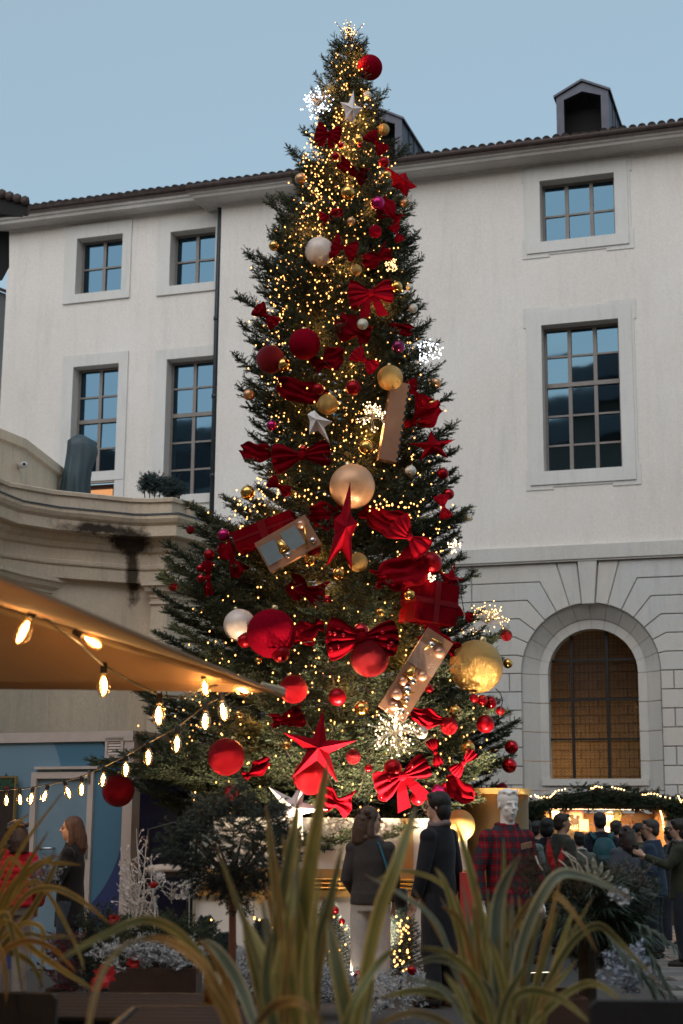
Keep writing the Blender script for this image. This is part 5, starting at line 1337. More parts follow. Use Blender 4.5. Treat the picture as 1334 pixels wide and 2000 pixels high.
while z < ZT-.05:
    f = (z-ZB)/(ZT-ZB); nbr = 14 if f < .75 else 8
    az0 += .7
    for k in range(nbr):
        az = az0+2*PI*k/nbr+random.uniform(-.2,.2); front = -math.sin(az)
        if front < -.35 and random.random() < .55: continue
        nzv = math.sin(az*3.1+z*2.3)+.8*math.sin(az*5.3-z*4.1+1.3)+.6*math.sin(z*9.7+az*1.7)
        L = float(radius(z+.12, az))*((.90 if z < 4.2 else .85)+.10*nzv)*random.uniform(.84,1.08)
        sl = (-.42+1.1*f**.9)+random.uniform(-.1,.1); cur = .42+.25*(1-f)
        Lx = L/max(.01, float(radius(z+.12, az)))
        for _ in range(4): L = Lx*float(radius(min(ZT, z+L*(sl*.35+cur*.55)), az))
        L = max(L, .10)
        if nzv < -.9 and random.random() < .6: continue
        if f > .78: L *= random.uniform(.6,1.12)
        if random.random() < .10: L *= 1.06
        if L < .12: L = .12
        nb_ += 1
        limb(az, z-(sl*.5)*L*.4, L, sl, cur, random.uniform(-.1,.1))
    z += .155 if f < .6 else .12
# longer boughs: those that carry the outermost ornaments, and loose ones breaking the outline
tg = []
for (px, py, r, kd, lb) in B:
    p, _ = on_tree(px, py); dx = p.x-TX; R_ = float(radius(max(p.z,ZB), 0 if dx > 0 else PI))
    if abs(dx) > R_*.72: tg.append((px, py+r*.3-4))
for q in ((470,500),(453,582),(462,640),(448,702),(470,745),(352,990),(372,1010),(318,1112),(296,1166),(318,1200),(262,1300),(240,1345),(205,1475),(232,1500),(250,1440),(800,372),(795,470),(815,540),(838,650),(872,718),(885,780),(902,885),(905,940),(922,1000),(906,1060),(545,390),(560,300),(530,455),(505,560),(1000,1240),(985,1300),(1012,1480),(998,1400),(1005,1440),(940,1560),(330,1590),(300,1560),(360,1610),(880,1590),(420,1628),(470,1640),(520,1645),(565,1638),(612,1648),(650,1640),(700,1628),(760,1636),(800,1622),(840,1632),(480,855),(486,910),(440,985),(838,690),(955,1235),(622,215)): tg.append(q)
for (px, py) in tg:
    p, _ = on_tree(px, py); d = Vector((p.x-TX, p.y-TY, 0)); L = d.length*.98-.05; f = (p.z-ZB)/(ZT-ZB); sl = (-.30+1.1*max(0,f)**.9)+random.uniform(-.05,.05); cur = .45
    limb(math.atan2(d.y, d.x), p.z-L*(sl*.55+cur*.55)+.02, L, sl, cur, 0)
for q in (P(232,1505,15.95), P(200,1480,15.7), P(262,1470,15.8), P(300,1510,15.7)):
    d = Vector((q.x-TX, q.y-TY, 0)); L = d.length*1.04; limb(math.atan2(d.y,d.x), q.z+.10, L, -.30, .22, 0)
A0 = np.array([tuple(v) for v in SA]); D0_ = np.array([tuple(v) for v in SB]); L0 = np.array(SW)
print('branches', nb_, 'branchlets', len(A0))
# split long branchlets into segments with curved tips, then side shoots
nseg = 3; AA, BBv = [], []
cur_ = A0.copy(); dcur = D0_.copy()
sA, sD, sL = [], [], []
for i in range(nseg):
    l = L0/nseg; nxt = cur_+dcur*l[:,None]; AA.append(cur_); BBv.append(nxt)
    keep = L0 > .13
    a, d, l3 = grow(cur_[keep], dcur[keep], l[keep], 1 if i == nseg-1 else 2, 46, .0, 0, .22)
    ln = np.tile(L0[keep], len(a)//keep.sum()); l3 = np.clip((.065+.24*ln*(1-(i+.3)/nseg)), .06, .17)*rng.uniform(.7,1.2,len(a))
    sA.append(a); sD.append(d); sL.append(l3)
    cur_ = nxt; dcur = dcur+np.array([0,0,.13]); dcur /= np.linalg.norm(dcur,axis=1,keepdims=True)
sA = np.concatenate(sA); sD = np.concatenate(sD); sL = np.concatenate(sL)
SHA = np.concatenate(AA+[sA]); SHB = np.concatenate(BBv+[sA+sD*sL[:,None]])
mid = (SHA+SHB)/2; kill = np.zeros(len(mid), bool)
cv = np.array([tuple(CAM)])
for (c, r, st_) in CULL:
    c = np.array(tuple(c)); v = c-np.array(tuple(CAM)); Lc = np.linalg.norm(v); v = v/Lc
    rel = mid-c; al = rel@v; per = np.linalg.norm(rel-al[:,None]*v, axis=1)
    inside = (np.linalg.norm(rel, axis=1) < r) | ((al < 0) & (al > -max(.35, r*2.2)) & (per < r*.93))
    kill |= inside & (rng.uniform(0,1,len(mid)) < st_*.87)
gap = noise3 = None
SHA, SHB = SHA[~kill], SHB[~kill]; print('shoots', len(SHA))
V, F, m, tn = needle_mesh(SHA, SHB, 12, .028, .0088, .72, .008)
FIRM = [M['fir'], M['fir_twig']]
crown = mesh_np('crown', V, F, FIRM, tree, m, tn); tag(crown, kind='stuff')
bo = bw.build('branches', M['fir_twig'], tree); tag(bo, kind='stuff')

# ---- micro lights: strands hanging down the crown
flm = emat('fairy_lamp', (1.0,.43,.11), 2.6)
fl = MB(); wr = MB(); nb = 0; random.seed(11)
ICO = [(0,0,1),(1,0,0),(0,1,0),(-1,0,0),(0,-1,0),(0,0,-1)]; ICF = [(0,1,2),(0,2,3),(0,3,4),(0,4,1),(5,2,1),(5,3,2),(5,4,3),(5,1,4)]
def lamp(p, r=.0098):
    fl.add([(p.x+a*r,p.y+b*r,p.z+c*r*1.3) for a,b,c in ICO], ICF)
def strand(az, z1, z0, kk, dz=.085):
    global nb
    z = z1; ph = random.uniform(0,6); pts = []
    while z > z0:
        z = z-dz*random.uniform(.7,1.3); a = az+.16*math.sin(z*2.1+ph)+random.gauss(0,.13); r = float(radius(max(z,ZB), a))*kk*random.uniform(.86,1.04)
        p = Vector((TX+r*math.cos(a), TY+r*math.sin(a), z)); pts.append(p)
        if random.random() < .86: lamp(p); nb += 1
    if len(pts) > 2: wr.tube(pts, .0025, 3, cap=False)
for i in range(17):                      # dense upper half
    az = -PI/2+random.gauss(-.05,.85); zt_0 = P(670,random.uniform(95,400),TY).z; strand(az, zt_0, zt_0-random.uniform(2.2,4.2), random.uniform(.55,.9), .075)
for i in range(8):                      # left column of lights in the upper part
    az = -PI/2-random.uniform(.1,1.0); zt_0 = P(670,random.uniform(180,330),TY).z; strand(az, zt_0, P(670,640,TY).z, random.uniform(.6,.92), .07)
for i in range(34):
    az = -PI/2+random.uniform(-1.5,1.5); zt_0 = P(670,random.uniform(500,1300),TY).z; strand(az, zt_0, zt_0-random.uniform(1.0,2.6), random.uniform(.6,.95), .10)
for i in range(13):
    az = -PI/2+random.uniform(-1.7,1.5); zt_0 = P(670,random.uniform(1050,1450),TY).z; strand(az, zt_0, max(ZB, zt_0-random.uniform(.8,1.8)), random.uniform(.75,.97), .10)
for (x0_, x1_, y_, n_) in ((720,830,988,30),(540,640,970,14),(450,520,985,12)):
    for i in range(n_): p, _ = on_tree(random.uniform(x0_,x1_), y_+random.gauss(0,9), 1.02); lamp(p); nb += 1
for i in range(330):                     # loose lights all through the foliage
    z_ = P(670, 80+1500*random.random()**1.4, TY).z; a = -PI/2+random.uniform(-1.5,1.5); r = float(radius(max(z_,ZB), a))*random.uniform(.5,.97); lamp(Vector((TX+r*math.cos(a), TY+r*math.sin(a), z_)), .0095); nb += 1
for i in range(22):                      # their glow inside the crown
    py = 130+62*i; z_ = P(670,py,TY).z; a = -PI/2+random.uniform(-.9,.7); r = float(radius(max(z_,ZB), a))*.62
    L_ = bpy.data.lights.new('fairy_glow','POINT'); L_.energy = (7.5 if py < 640 else 4.0); L_.color = (1.0,.46,.14); L_.shadow_soft_size = .12; lo = bpy.data.objects.new('fairy_glow', L_); COL.objects.link(lo); lo.location = (TX+r*math.cos(a), TY+r*math.sin(a), z_)
fth = thing('fairy_lights', (TX,TY-1.5,3), 'hundreds of tiny warm micro lights on fine wires hanging all over the tall fir', 'string lights')
o = fl.build('micro_lamps', flm, fth); tag(o, kind='stuff'); o = wr.build('wires', M['socket'], fth); tag(o, kind='stuff')
print('fairy lamps', nb)

for i, (a, b, lb) in enumerate((((868,1085,16.0),(908,1205,15.6),'thin black guy cable at the right rim above the gilt burst'),((968,1345,15.7),(976,1400,15.6),'short black cable below the huge gold ball'),((372,1060,16.6),(388,1130,16.4),'thin dark cable at the left by the stone cornice'))):
    p, q = P(*a), P(*b); m_ = (p+q)/2+Vector((.05,0,.02)); tag(MB().tube([p,p.lerp(m_,.5)+Vector((.015,0,.01)),m_,q], .006, 5).build('cable', M['socket'], None, True), lb, 'cable')
# ================================================================ GIFT SHAPED BASE OF THE TREE
whp = mat('white_panel', (.80,.76,.70), .6, 0, .05, 3); gp_ = glitter('gold_glitter_band', (.58,.36,.13), .38, .75, 160, .8); gs = mat('gold_ribbon', (.72,.42,.12), .18, 1, .1, 6)
BY = 15.9
fx = lambda px, Y=BY: P(px,1700,Y).x
fz = lambda py, Y=BY: P(660,py,Y).z
zt2, zb2, zb1 = fz(1597), fz(1700), fz(1752)
base = thing('gift_pedestal', (TX,TY,0), 'white and gold gift shaped pedestal under the fir tree behind the couple', 'pedestal')
xl, xr = fx(383), fx(925)
mb = MB(); mb.box(((xl+xr)/2, BY+1.5, zb2/2), (xr-xl, 2.96, zb2-.004)); mb.build('lower_box', whp, base)
mb = MB(); mb.box(((xl+xr)/2+.05, BY+1.5, (zt2+zb2)/2), (xr-xl-.2, 2.7, zt2-zb2)); mb.build('upper_box', whp, base)
def band(name, a, b, z0, z1, y, d, m): mb = MB(); mb.box(((a+b)/2, y, (z0+z1)/2), (b-a, d, z1-z0)); return mb.build(name, m, base)
band('glitter_band', xl-.02, xr+.02, fz(1716), zb2+.012, BY-.01, .06, gp_)
mb = MB()
for i, zz in enumerate(np.linspace(fz(1735), fz(1718), 3)): mb.tube([(xl-.03,BY-.03,zz),(xr+.03,BY-.03,zz)], .022, 8)
mb.build('gold_ribbon', gs, base, True)
band('glitter_band', xl-.01, xr+.01, zb1, fz(1738), BY-.01, .05, gp_)
for i, (a, b) in enumerate(((fx(383),fx(384)),(fx(530),fx(548)),(fx(778),fx(806)),(fx(914),fx(925)))):
    band('gold_stile', a, b, 0.02, zb1, BY-.012, .05, gp_)
band('gold_stile', fx(786), fx(808), zb2+.02, zt2, BY+.13, .05, gp_)
mb = MB(); q = P(535,1738,BY-.12)
for a in (0.5, 2.4, 3.6, 5.6):
    e = q+Vector((math.cos(a)*.20,0,math.sin(a)*.17)); n = Vector((-math.sin(a),0,math.cos(a)))*.09
    mb.hexa([q-n*.2,e-n,e+n,q+n*.2],[q-n*.2+Vector((0,.05,0)),e-n+Vector((0,.02,0)),e+n+Vector((0,.02,0)),q+n*.2+Vector((0,.05,0))])
mb.ball(q,.05,8,6); mb.build('gold_bow', gp_, base)
# gold drum and ball to the right
dr = thing('gold_drum', P(962,1700,16.6).to_tuple()[:2]+(0,), 'large round gold glitter gift box behind the mannequin', 'gift box')
p = P(966,1620,16.6); zt_ = P(966,1552,16.6).z
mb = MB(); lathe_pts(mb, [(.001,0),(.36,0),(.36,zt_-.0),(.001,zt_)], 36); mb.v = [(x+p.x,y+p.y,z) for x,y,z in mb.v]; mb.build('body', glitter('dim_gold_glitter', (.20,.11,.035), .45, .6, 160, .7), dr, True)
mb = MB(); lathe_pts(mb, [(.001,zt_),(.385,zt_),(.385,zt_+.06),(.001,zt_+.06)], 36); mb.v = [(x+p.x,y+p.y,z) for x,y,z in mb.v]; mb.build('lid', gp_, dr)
p = P(897,1612,15.6); r = 31*mpp(15.6); o = add_ob('bauble', ball_mesh('gold_matte'), None, p, None, r); ORG[o.name]=(0,0,0); tag(o, 'bright gold glitter ball behind the shoulder of the black haired man', 'bauble', 'baubles on the fir tree')
MB().tube([p+Vector((0,0,-r*.8)), Vector((p.x,p.y,0))], .02, 8).build('stand', gs, o)
p = P(914,1735,14.25); mb = MB(); mb.box((p.x,p.y,p.z/2+.07),(.17,.3,p.z+.14)); o = mb.build('red_gift', mat('lit_red_paper',(.62,.06,.05),.5)); tag(o,'small bright red box between the black coat and the plaid mannequin','box')
# floodlights
def flood(x, y, tx, ty, tz, en, label):
    th = thing('floodlight', (x,y,0), label, 'lamp', 'floodlights at the foot of the tree')
    d = (Vector((tx,ty,tz))-Vector((x,y,.22))).normalized(); q = d.to_track_quat('Z','Y').to_matrix().to_4x4(); T = Matrix.Translation((x,y,.22)) @ q
    mb = MB(); mb.box((0,0,-.05),(.22,.16,.08)); mb.v = [tuple(T @ Vector(v)) for v in mb.v]; mb.build('housing', M['iron'], th)
    mb = MB(); mb.add([tuple(T @ Vector(v)) for v in ((-.09,-.06,-.006),(.09,-.06,-.006),(.09,.06,-.006),(-.09,.06,-.006))],[(0,1,2,3)]); mb.build('lens', emat('flood_lens',(1,.85,.6),3,False), th)
    MB().tube([(x,y,0),(x,y,.16)], .02, 6).build('stake', M['iron'], th)
    L = bpy.data.lights.new('flood','SPOT'); L.energy = en; L.color = (1.0,.80,.54); L.spot_size = R(80); L.spot_blend = .7; L.shadow_soft_size = .05
    lo = bpy.data.objects.new('flood', L); COL.objects.link(lo); lo.matrix_world = Matrix.Translation(Vector((x,y,.22))+d*.03) @ (-d).to_track_quat('Z','Y').to_matrix().to_4x4()
flood(-.75, 14.75, -.65, 15.25, 3.0, 420, 'black floodlight at the left foot of the pedestal')
flood(.1, 13.9, .1, 15.9, 1.1, 34, 'small added floodlight giving spill light on the white pedestal panels')  # extra low lamp, added to give the pedestal its floodlight spill
flood(.35, 14.75, .32, 15.25, 3.0, 800, 'black floodlight in front of the pedestal centre')
flood(1.15, 14.75, 1.05, 15.25, 3.0, 900, 'black floodlight at the right foot of the pedestal')
flood(1.9, 15.1, 1.75, 15.5, 3.0, 420, 'black floodlight beside the gold drum')

# ================================================================ PEOPLE
skin = lambda c=(.50,.29,.20): mat('skin', c, .5, 0, .12, 14, spec=.4)
SK = [skin(), skin((.55,.33,.24)), skin((.40,.23,.15))]
def remesh(mb, name, mats, parent, voxel, smooth=4, shade=True):
    me = mb.mesh(name, mats); o = bpy.data.objects.new('tmp_shape', me); COL.objects.link(o)
    m = o.modifiers.new('r', 'REMESH'); m.mode = 'VOXEL'; m.voxel_size = voxel; m.use_smooth_shade = shade
    s_ = o.modifiers.new('s', 'SMOOTH'); s_.factor = .5; s_.iterations = smooth
    dg = bpy.context.evaluated_depsgraph_get(); nm = bpy.data.meshes.new_from_object(o.evaluated_get(dg)); nm.name = name
    bpy.data.objects.remove(o); bpy.data.meshes.remove(me)
    nm.materials.clear()
    for x in (mats if isinstance(mats, (list,tuple)) else [mats]): nm.materials.append(x)
    ob = bpy.data.objects.new(name, nm); COL.objects.link(ob); ob.parent = parent; return ob
MATC = {}
def cloth(name, c, **k):
    key = (name, c)
    if key not in MATC: MATC[key] = mat(name, c, k.get('rough',.85), 0, k.get('var',.25), k.get('vs',6), k.get('bump',.35), k.get('bs',45), spec=.2, sheen=k.get('sheen',.1), stretch=k.get('stretch'))
    return MATC[key]
def person(loc, head, H, label, coat=(.03,.03,.035), trousers=(.04,.045,.06), hair=(.03,.02,.015), style='short', hyaw=0, hpitch=0, length=.80, puff=False, armL=None, armR=None, sk=0, voxel=.012, glasses=False, scarf=None, shoes=(.03,.025,.02), build_=1.0, coatname='jacket', group='people in the courtyard', collar=True, name='person', skinmat=None, coatmat=None, sleeve=1.0, wide=1.0):
    """faces +Y before turning; everything in metres for a 1.75 m figure, then scaled"""
    th = bpy.data.objects.new(name, None); COL.objects.link(th); th.location = loc; th.rotation_euler = (0,0,R(head)); s = H/1.75; th.scale = (s*build_,s*build_,s)
    ORG[th.name] = (0,0,0); tag(th, label, 'person' if name == 'person' else name, group)
    if armL is None: armL = ((-.225,-.03,1.12),(-.225,.05,.87))
    if armR is None: armR = ((.225,-.03,1.12),(.225,.05,.87))
    skm = skinmat or SK[sk]
    hc = Vector((0,.015,1.635)); HM = Matrix.Rotation(R(hyaw),4,'Z') @ Matrix.Rotation(R(hpitch),4,'X')
    hp = lambda x,y,z: hc+(HM @ Vector((x,y,z)))
    b = MB()      # body: one continuous figure
    b.stack([(0,0,.86,.13,.10),(0,0,.95,.16,.115),(0,0,1.08,.135,.095),(0,0,1.28,.155,.105),(0,-.01,1.38,.150,.085),(0,-.015,1.44,.10,.07),(0,-.01,1.50,.06,.058)], 16)
    b.tube([(0,-.015,1.42),(0,0,1.50),hp(0,-.01,-.04)], [.062,.056,.056], 12)
    b.ball(hp(0,-.012,.035), .1, 20, 14, (.76,.95,.90), HM.to_3x3()); b.ball(hp(0,.022,-.035), .1, 18, 12, (.58,.64,.84), HM.to_3x3()); b.tube([hp(0,.02,-.03),hp(0,.055,-.085)], [.055,.030], 12)
    b.ball(hp(0,.052,-.092), .026, 10, 7, (1.1,.9,.8), HM.to_3x3())
    b.tube([hp(0,.088,.022),hp(0,.104,-.006),hp(0,.112,-.020)], [.009,.012,.0145], 8); b.ball(hp(0,.084,-.05), .015, 8, 6, (1.2,.7,.6), HM.to_3x3())
    b.tube([hp(-.042,.068,.030),hp(0,.084,.034),hp(.042,.068,.030)], .0095, 7)
    for sx in (-1,1): b.ball(hp(sx*.040,.054,-.018), .020, 8, 6); b.ball(hp(sx*.076,-.010,.0), .022, 8, 6, (.35,.7,1.25), HM.to_3x3())
    for sx, (el, ha) in ((-1,armL),(1,armR)):
        sh = Vector((sx*.140*wide,-.01,1.375)); el, ha = Vector(el), Vector(ha)
        b.tube([sh, sh.lerp(el,.5), el, el.lerp(ha,.5), ha], [.046,.044,.038,.034,.027], 10)
        d = (ha-el).normalized(); side = d.cross(Vector((sx,.2,.1))).normalized(); nrm = side.cross(d)
        palm = ha+d*.045; b.tube([ha, ha+d*.03, ha+d*.085], [.026,.034,.034], 8, flat=.55)
        for k in range(4):
            o_ = (k-1.5)*.019; Lf = (.062,.074,.070,.055)[k]; f0 = ha+d*.08+side*o_; f1 = f0+d*Lf*.55+nrm*sx*-.012; f2 = f1+d*Lf*.45+nrm*sx*-.028; b.tube([f0-d*.02,f0,f1,f2], [.011,.0105,.0095,.008], 6)
        t0 = ha+d*.03+side*.028; b.tube([t0, t0+side*.026+d*.03, t0+side*.030+d*.062], [.013,.012,.0095], 6)
    for sx in (-1,1):
        b.tube([(sx*.08,0,.92),(sx*.09,.01,.70),(sx*.095,.012,.49),(sx*.10,-.02,.28),(sx*.10,-.03,.09)], [.085,.078,.055,.052,.038], 12)
        b.tube([(sx*.10,-.06,.045),(sx*.105,.04,.05),(sx*.115,.14,.032)], [.036,.040,.03], 8)
    remesh(b, 'body', skm, th, voxel*.85, 4)
    # clothes
    c = MB(); hem = length; tm = coatmat or cloth(coatname+'_cloth', coat)
    zs_ = [hem, hem+.12, 1.0 if hem < .98 else hem+.16, 1.10, 1.28, 1.40, 1.465, 1.495]
    wv = {0:(.185,.145),1:(.180,.142),2:(.170,.135),3:(.160,.125),4:(.172,.130),5:(.168,.108),6:(.120,.088),7:(.080,.076)}
    rings = [(0, -.005 if i < 6 else -.015, z, wv[i][0]*(wide if i > 2 and i < 6 else 1), wv[i][1]) for i, z in enumerate(sorted(zs_))]
    if puff:
        rr = []; z = hem
        xs = [r_[2] for r_ in rings]
        while z < 1.42:
            for dz, k in ((0,.965),(.02,1.03),(.045,1.03)):
                rr.append((0,-.005,z+dz, np.interp(z+dz,xs,[r_[3] for r_ in rings])*k*1.06, np.interp(z+dz,xs,[r_[4] for r_ in rings])*k*1.1))
            z += .065
        rings = rr+[(0,-.015,1.47,.125,.10),(0,-.015,1.50,.09,.085)]
    c.stack(rings, 24)
    for sx, (el, ha) in ((-1,armL),(1,armR)):
        sh = Vector((sx*.150*wide,-.01,1.385)); el, ha = Vector(el), Vector(ha); hh = el.lerp(ha, .93); c.ball(sh+Vector((sx*.012,0,.004)), .069*sleeve, 14, 10)
        P_ = [sh, sh.lerp(el,.33), sh.lerp(el,.66), el, el.lerp(hh,.5), hh]
        if puff:
            tot = [sh.lerp(el, k/5) for k in range(5)]+[el.lerp(hh, k/5) for k in range(6)]; c.tube(tot, [(.078-.002*k)*(1.06 if k % 2 else .94) for k in range(11)], 12)
        else: c.tube(P_, [.067*sleeve,.065*sleeve,.061*sleeve,.056*sleeve,.050*sleeve,.046*sleeve], 12)
    if collar: c.tube([(math.sin(a)*.083, -.012-math.cos(a)*.078, 1.50-.012*abs(math.sin(a/2))) for a in np.linspace(-2.5,2.5,14)], .017, 8)
    remesh(c, coatname, tm, th, voxel, 2)
    t = MB(); t.stack([(0,-.005,.84,.165,.125),(0,-.005,.92,.175,.135),(0,-.003,1.02,.155,.12)], 18)
    for sx in (-1,1): t.tube([(sx*.085,0,.90),(sx*.092,.006,.70),(sx*.10,.01,.49),(sx*.105,-.01,.28),(sx*.108,-.02,.10)], [.098,.094,.080,.074,.072], 14)
    remesh(t, 'trousers', cloth('trousers_cloth', trousers), th, voxel, 2)
    for sx in (-1,1):
        f = MB(); f.tube([(sx*.103,-.075,.045),(sx*.105,-.03,.062),(sx*.108,.06,.052),(sx*.118,.165,.034)], [.036,.046,.047,.032], 10); f.build('shoe', cloth('shoe_leather', shoes, rough=.5), th, True)
    # hair
    hm = mat('hair', hair, .5, 0, .5, 9, .6, 30, spec=.4, stretch=(6,6,.6)) if ('hair',hair) not in MATC else MATC[('hair',hair)]; MATC[('hair',hair)] = hm
    h = MB(); R3 = HM.to_3x3()
    if style == 'short': h.ball(hp(0,-.022,.050), .1, 20, 14, (.82,.93,.90), R3); h.ball(hp(0,-.05,-.01), .1, 16, 12, (.74,.60,.80), R3); h.ball(hp(0,.045,.105), .05, 12, 8, (1.25,.9,.55), R3)
    if style == 'bob':   h.ball(hp(0,-.025,.045), .1, 20, 14, (.90,1.03,.98), R3); h.ball(hp(0,-.055,-.03), .1, 16, 12, (.90,.70,1.02), R3); h.ball(hp(0,.035,.10), .05, 12, 8, (1.4,1.0,.65), R3)
    if style in ('long','wavy','curly'):
        w = 1.0 if style == 'long' else 1.15
        h.ball(hp(0,-.024,.043), .1, 20, 14, (.86,1.0,.98), R3)
        h.tube([hp(0,-.05,.03),hp(0,-.075,-.08),hp(0,-.09,-.19),hp(0,-.09,-.27 if style != 'curly' else -.2)], [.080*w,.088*w,.082*w,.045], 14)
        for sx in (-1,1): h.tube([hp(sx*.06,-.0,.06),hp(sx*.078,-.015,-.03),hp(sx*.085,-.02,-.12),hp(sx*.085,-.01,-.23)], [.03,.030,.034*w,.020], 9)
        if style != 'long':
            for k in range(34):
                a = random.uniform(0,PI)+PI; zz = random.uniform(-.26,.10); h.ball(hp(math.cos(a)*.095,-.035+math.sin(a)*.085,zz), random.uniform(.018,.032), 7, 5)
    if style == 'beanie': h.ball(hp(0,-.012,.052), .1, 20, 14, (.86,1.03,.94), R3); h.tube([hp(0,-.05,.0),hp(0,-.08,-.1),hp(0,-.09,-.2)],[.07,.06,.03],10)
    if style == 'sculpt': h.ball(hp(0,-.014,.052), .1, 20, 14, (.79,.97,.86), R3); [h.ball(hp(.055*math.cos(a),-.01+.07*math.sin(a),.118-.02*random.random()), .022, 7, 5, (1,1.3,.7), R3) for a in np.linspace(0,2*PI,12)]
    if style != 'none': remesh(h, 'hair', hm if style != 'sculpt' else skm, th, voxel*.8, 2)
    for sx in ((-1,1) if name != 'mannequin' else ()):
        e = MB(); e.ball(hp(sx*.031,.0785,.008), .0085, 8, 6); ob = e.build('eye', mat('eye_dark',(.02,.015,.012),.2) if 'eye' not in MATC else MATC['eye'], None, True); MATC['eye'] = ob.data.materials[0]
        ob.parent = th
    if name != 'mannequin':
        e = MB(); e.ball(hp(0,.1005,-.050), .010, 8, 6, (1.9,.35,.45), R3); ob = e.build('lips', MATC.setdefault('lips', mat('lips',(.36,.12,.10),.5)), None, True); ob.parent = th
        if style in ('long','wavy','short','bob'):
            for sx in (-1,1): e = MB(); e.tube([hp(sx*.018,.094,.032),hp(sx*.034,.090,.037),hp(sx*.050,.076,.032)], .004, 5); ob = e.build('eyebrow', hm, None, True); ob.parent = th
    if glasses:
        g = MB()
        for sx in (-1,1):
            g.tube([hp(sx*.033+.024*math.cos(a), .099-.010*abs(math.cos(a)), .006+.020*math.sin(a)) for a in np.linspace(0,2*PI,15)], .0028, 5, cap=False); g.tube([hp(sx*.057,.088,.012),hp(sx*.080,.0,.012)], .0025, 5)
        g.tube([hp(-.010,.101,.010),hp(.010,.101,.010)], .0025, 5); ob = g.build('glasses', M['iron'], None); ob.parent = th
    if scarf:
        f = MB(); f.tube([(math.sin(a)*.078, -.012-math.cos(a)*.078, 1.497+.012*math.cos(a*2)) for a in np.linspace(-PI,PI,20)], .028, 10); f.tube([(.03,.10,1.49),(.05,.15,1.36),(.05,.15,1.22)], [.04,.035,.04], 8, flat=.6)
        remesh(f, 'scarf', cloth('scarf_wool', scarf, bump=.6), th, voxel, 2)
    return th
def stand(px, Y): p = P(px,1615,Y); return (p.x, Y, 0)
def hgt(py, Y): return P(667,py,Y).z
# the couple by the pedestal
w_ = person(stand(724,14.0), -8, hgt(1578,14.0), 'woman in a dark brown cardigan and cream trousers seen from behind', (.055,.045,.042), (.52,.47,.44), (.085,.045,.028), 'wavy', -72, 0, .90, False, ((-.22,-.02,1.12),(-.15,.15,.98)), ((.22,.0,1.12),(.20,.13,.92)), 1, .010, shoes=(.5,.48,.45), coatname='cardigan', build_=1.0)
mb = MB(); mb.tube([(-.02,.02,1.525),(.09,-.10,1.43),(.16,-.155,1.25),(.22,-.10,1.02)], .011, 5); o = mb.build('bag_strap', cloth('teal_strap',(.02,.12,.18)), None, True); o.parent = w_
mb = MB(); mb.stack([(.27,.02,.86,.05,.10),(.27,.02,.93,.065,.13),(.27,.02,1.02,.055,.12)], 14); o = mb.build('handbag', cloth('black_bag',(.015,.014,.014),rough=.4), None, True); tag(o, 'small black handbag at the right hip of the woman in the cardigan', 'bag'); o.matrix_world = Matrix.Translation(w_.location) @ Matrix.Rotation(R(-8),4,'Z') @ Matrix.Scale(1.0,4)
person(stand(856,14.1), 52, hgt(1549,14.1), 'tall man with black hair, glasses and a long black coat facing the woman', (.017,.017,.021), (.025,.025,.03), (.014,.011,.011), 'bob', 25, -3, .42, False, ((-.23,.0,1.12),(-.22,.08,.88)), ((.235,-.02,1.12),(.23,.04,.87)), 1, .010, True, (.20,.15,.14), coatname='long_coat', build_=1.0, sleeve=1.1)
# mannequin
plaid = mat('plaid_flannel', (.25,.02,.02), .85, spec=.15, bump=.3, bs=80); n_, l_, b_ = nodes(plaid); t_ = plaid.node_tree
tc = n_.new('ShaderNodeTexCoord'); sp = n_.new('ShaderNodeSeparateXYZ'); l_.new(tc.outputs['Object'], sp.inputs[0])
def bands(sock, per, duty, off=0):
    a = n_.new('ShaderNodeMath'); a.operation = 'MULTIPLY_ADD'; l_.new(sock, a.inputs[0]); a.inputs[1].default_value = 1/per; a.inputs[2].default_value = off+20
    f = n_.new('ShaderNodeMath'); f.operation = 'FRACT'; l_.new(a.outputs[0], f.inputs[0]); g = n_.new('ShaderNodeMath'); g.operation = 'LESS_THAN'; l_.new(f.outputs[0], g.inputs[0]); g.inputs[1].default_value = duty; return g.outputs[0]
col = mixcol(t_, .0, (.30,.010,.018), (.30,.010,.018)); 
bx = bands(sp.outputs[0], .085, .48); bz = bands(sp.outputs[2], .085, .48)
h_ = n_.new('ShaderNodeMath'); h_.operation = 'ADD'; l_.new(bx, h_.inputs[0]); l_.new(bz, h_.inputs[1]); h2 = n_.new('ShaderNodeMath'); h2.operation = 'MULTIPLY'; l_.new(h_.outputs[0], h2.inputs[0]); h2.inputs[1].default_value = .5
r3 = n_.new('ShaderNodeValToRGB'); r3.color_ramp.interpolation = 'CONSTANT'; e = r3.color_ramp.elements; e[0].color = (.26,.006,.014,1); e[1].position = .4; e[1].color = (.095,.016,.024,1); x = e.new(.9); x.color = (.03,.035,.045,1)
l_.new(h2.outputs[0], r3.inputs[0]); c3 = mixcol(t_, bands(sp.outputs[0], .085, .04, .3), r3.outputs[0], (.06,.07,.08)); c3 = mixcol(t_, bands(sp.outputs[2], .085, .04, .3), c3, (.05,.06,.07)); l_.new(c3, b_.inputs['Base Color'])
manq = person(stand(991,13.0), -152, hgt(1543,13.0), 'white shop mannequin in a red and grey plaid shirt with a wooden name tag', trousers=(.02,.02,.03), style='sculpt', hyaw=-8, hpitch=-4, length=.86, armL=((-.27,-.02,1.14),(-.27,.04,.90)), armR=((.27,-.02,1.14),(.27,.04,.90)), voxel=.009, coatname='plaid_shirt', name='mannequin', group='', skinmat=mat('mannequin_white', (.88,.83,.79), .5), coatmat=plaid, wide=1.10, sleeve=1.05, build_=1.02)
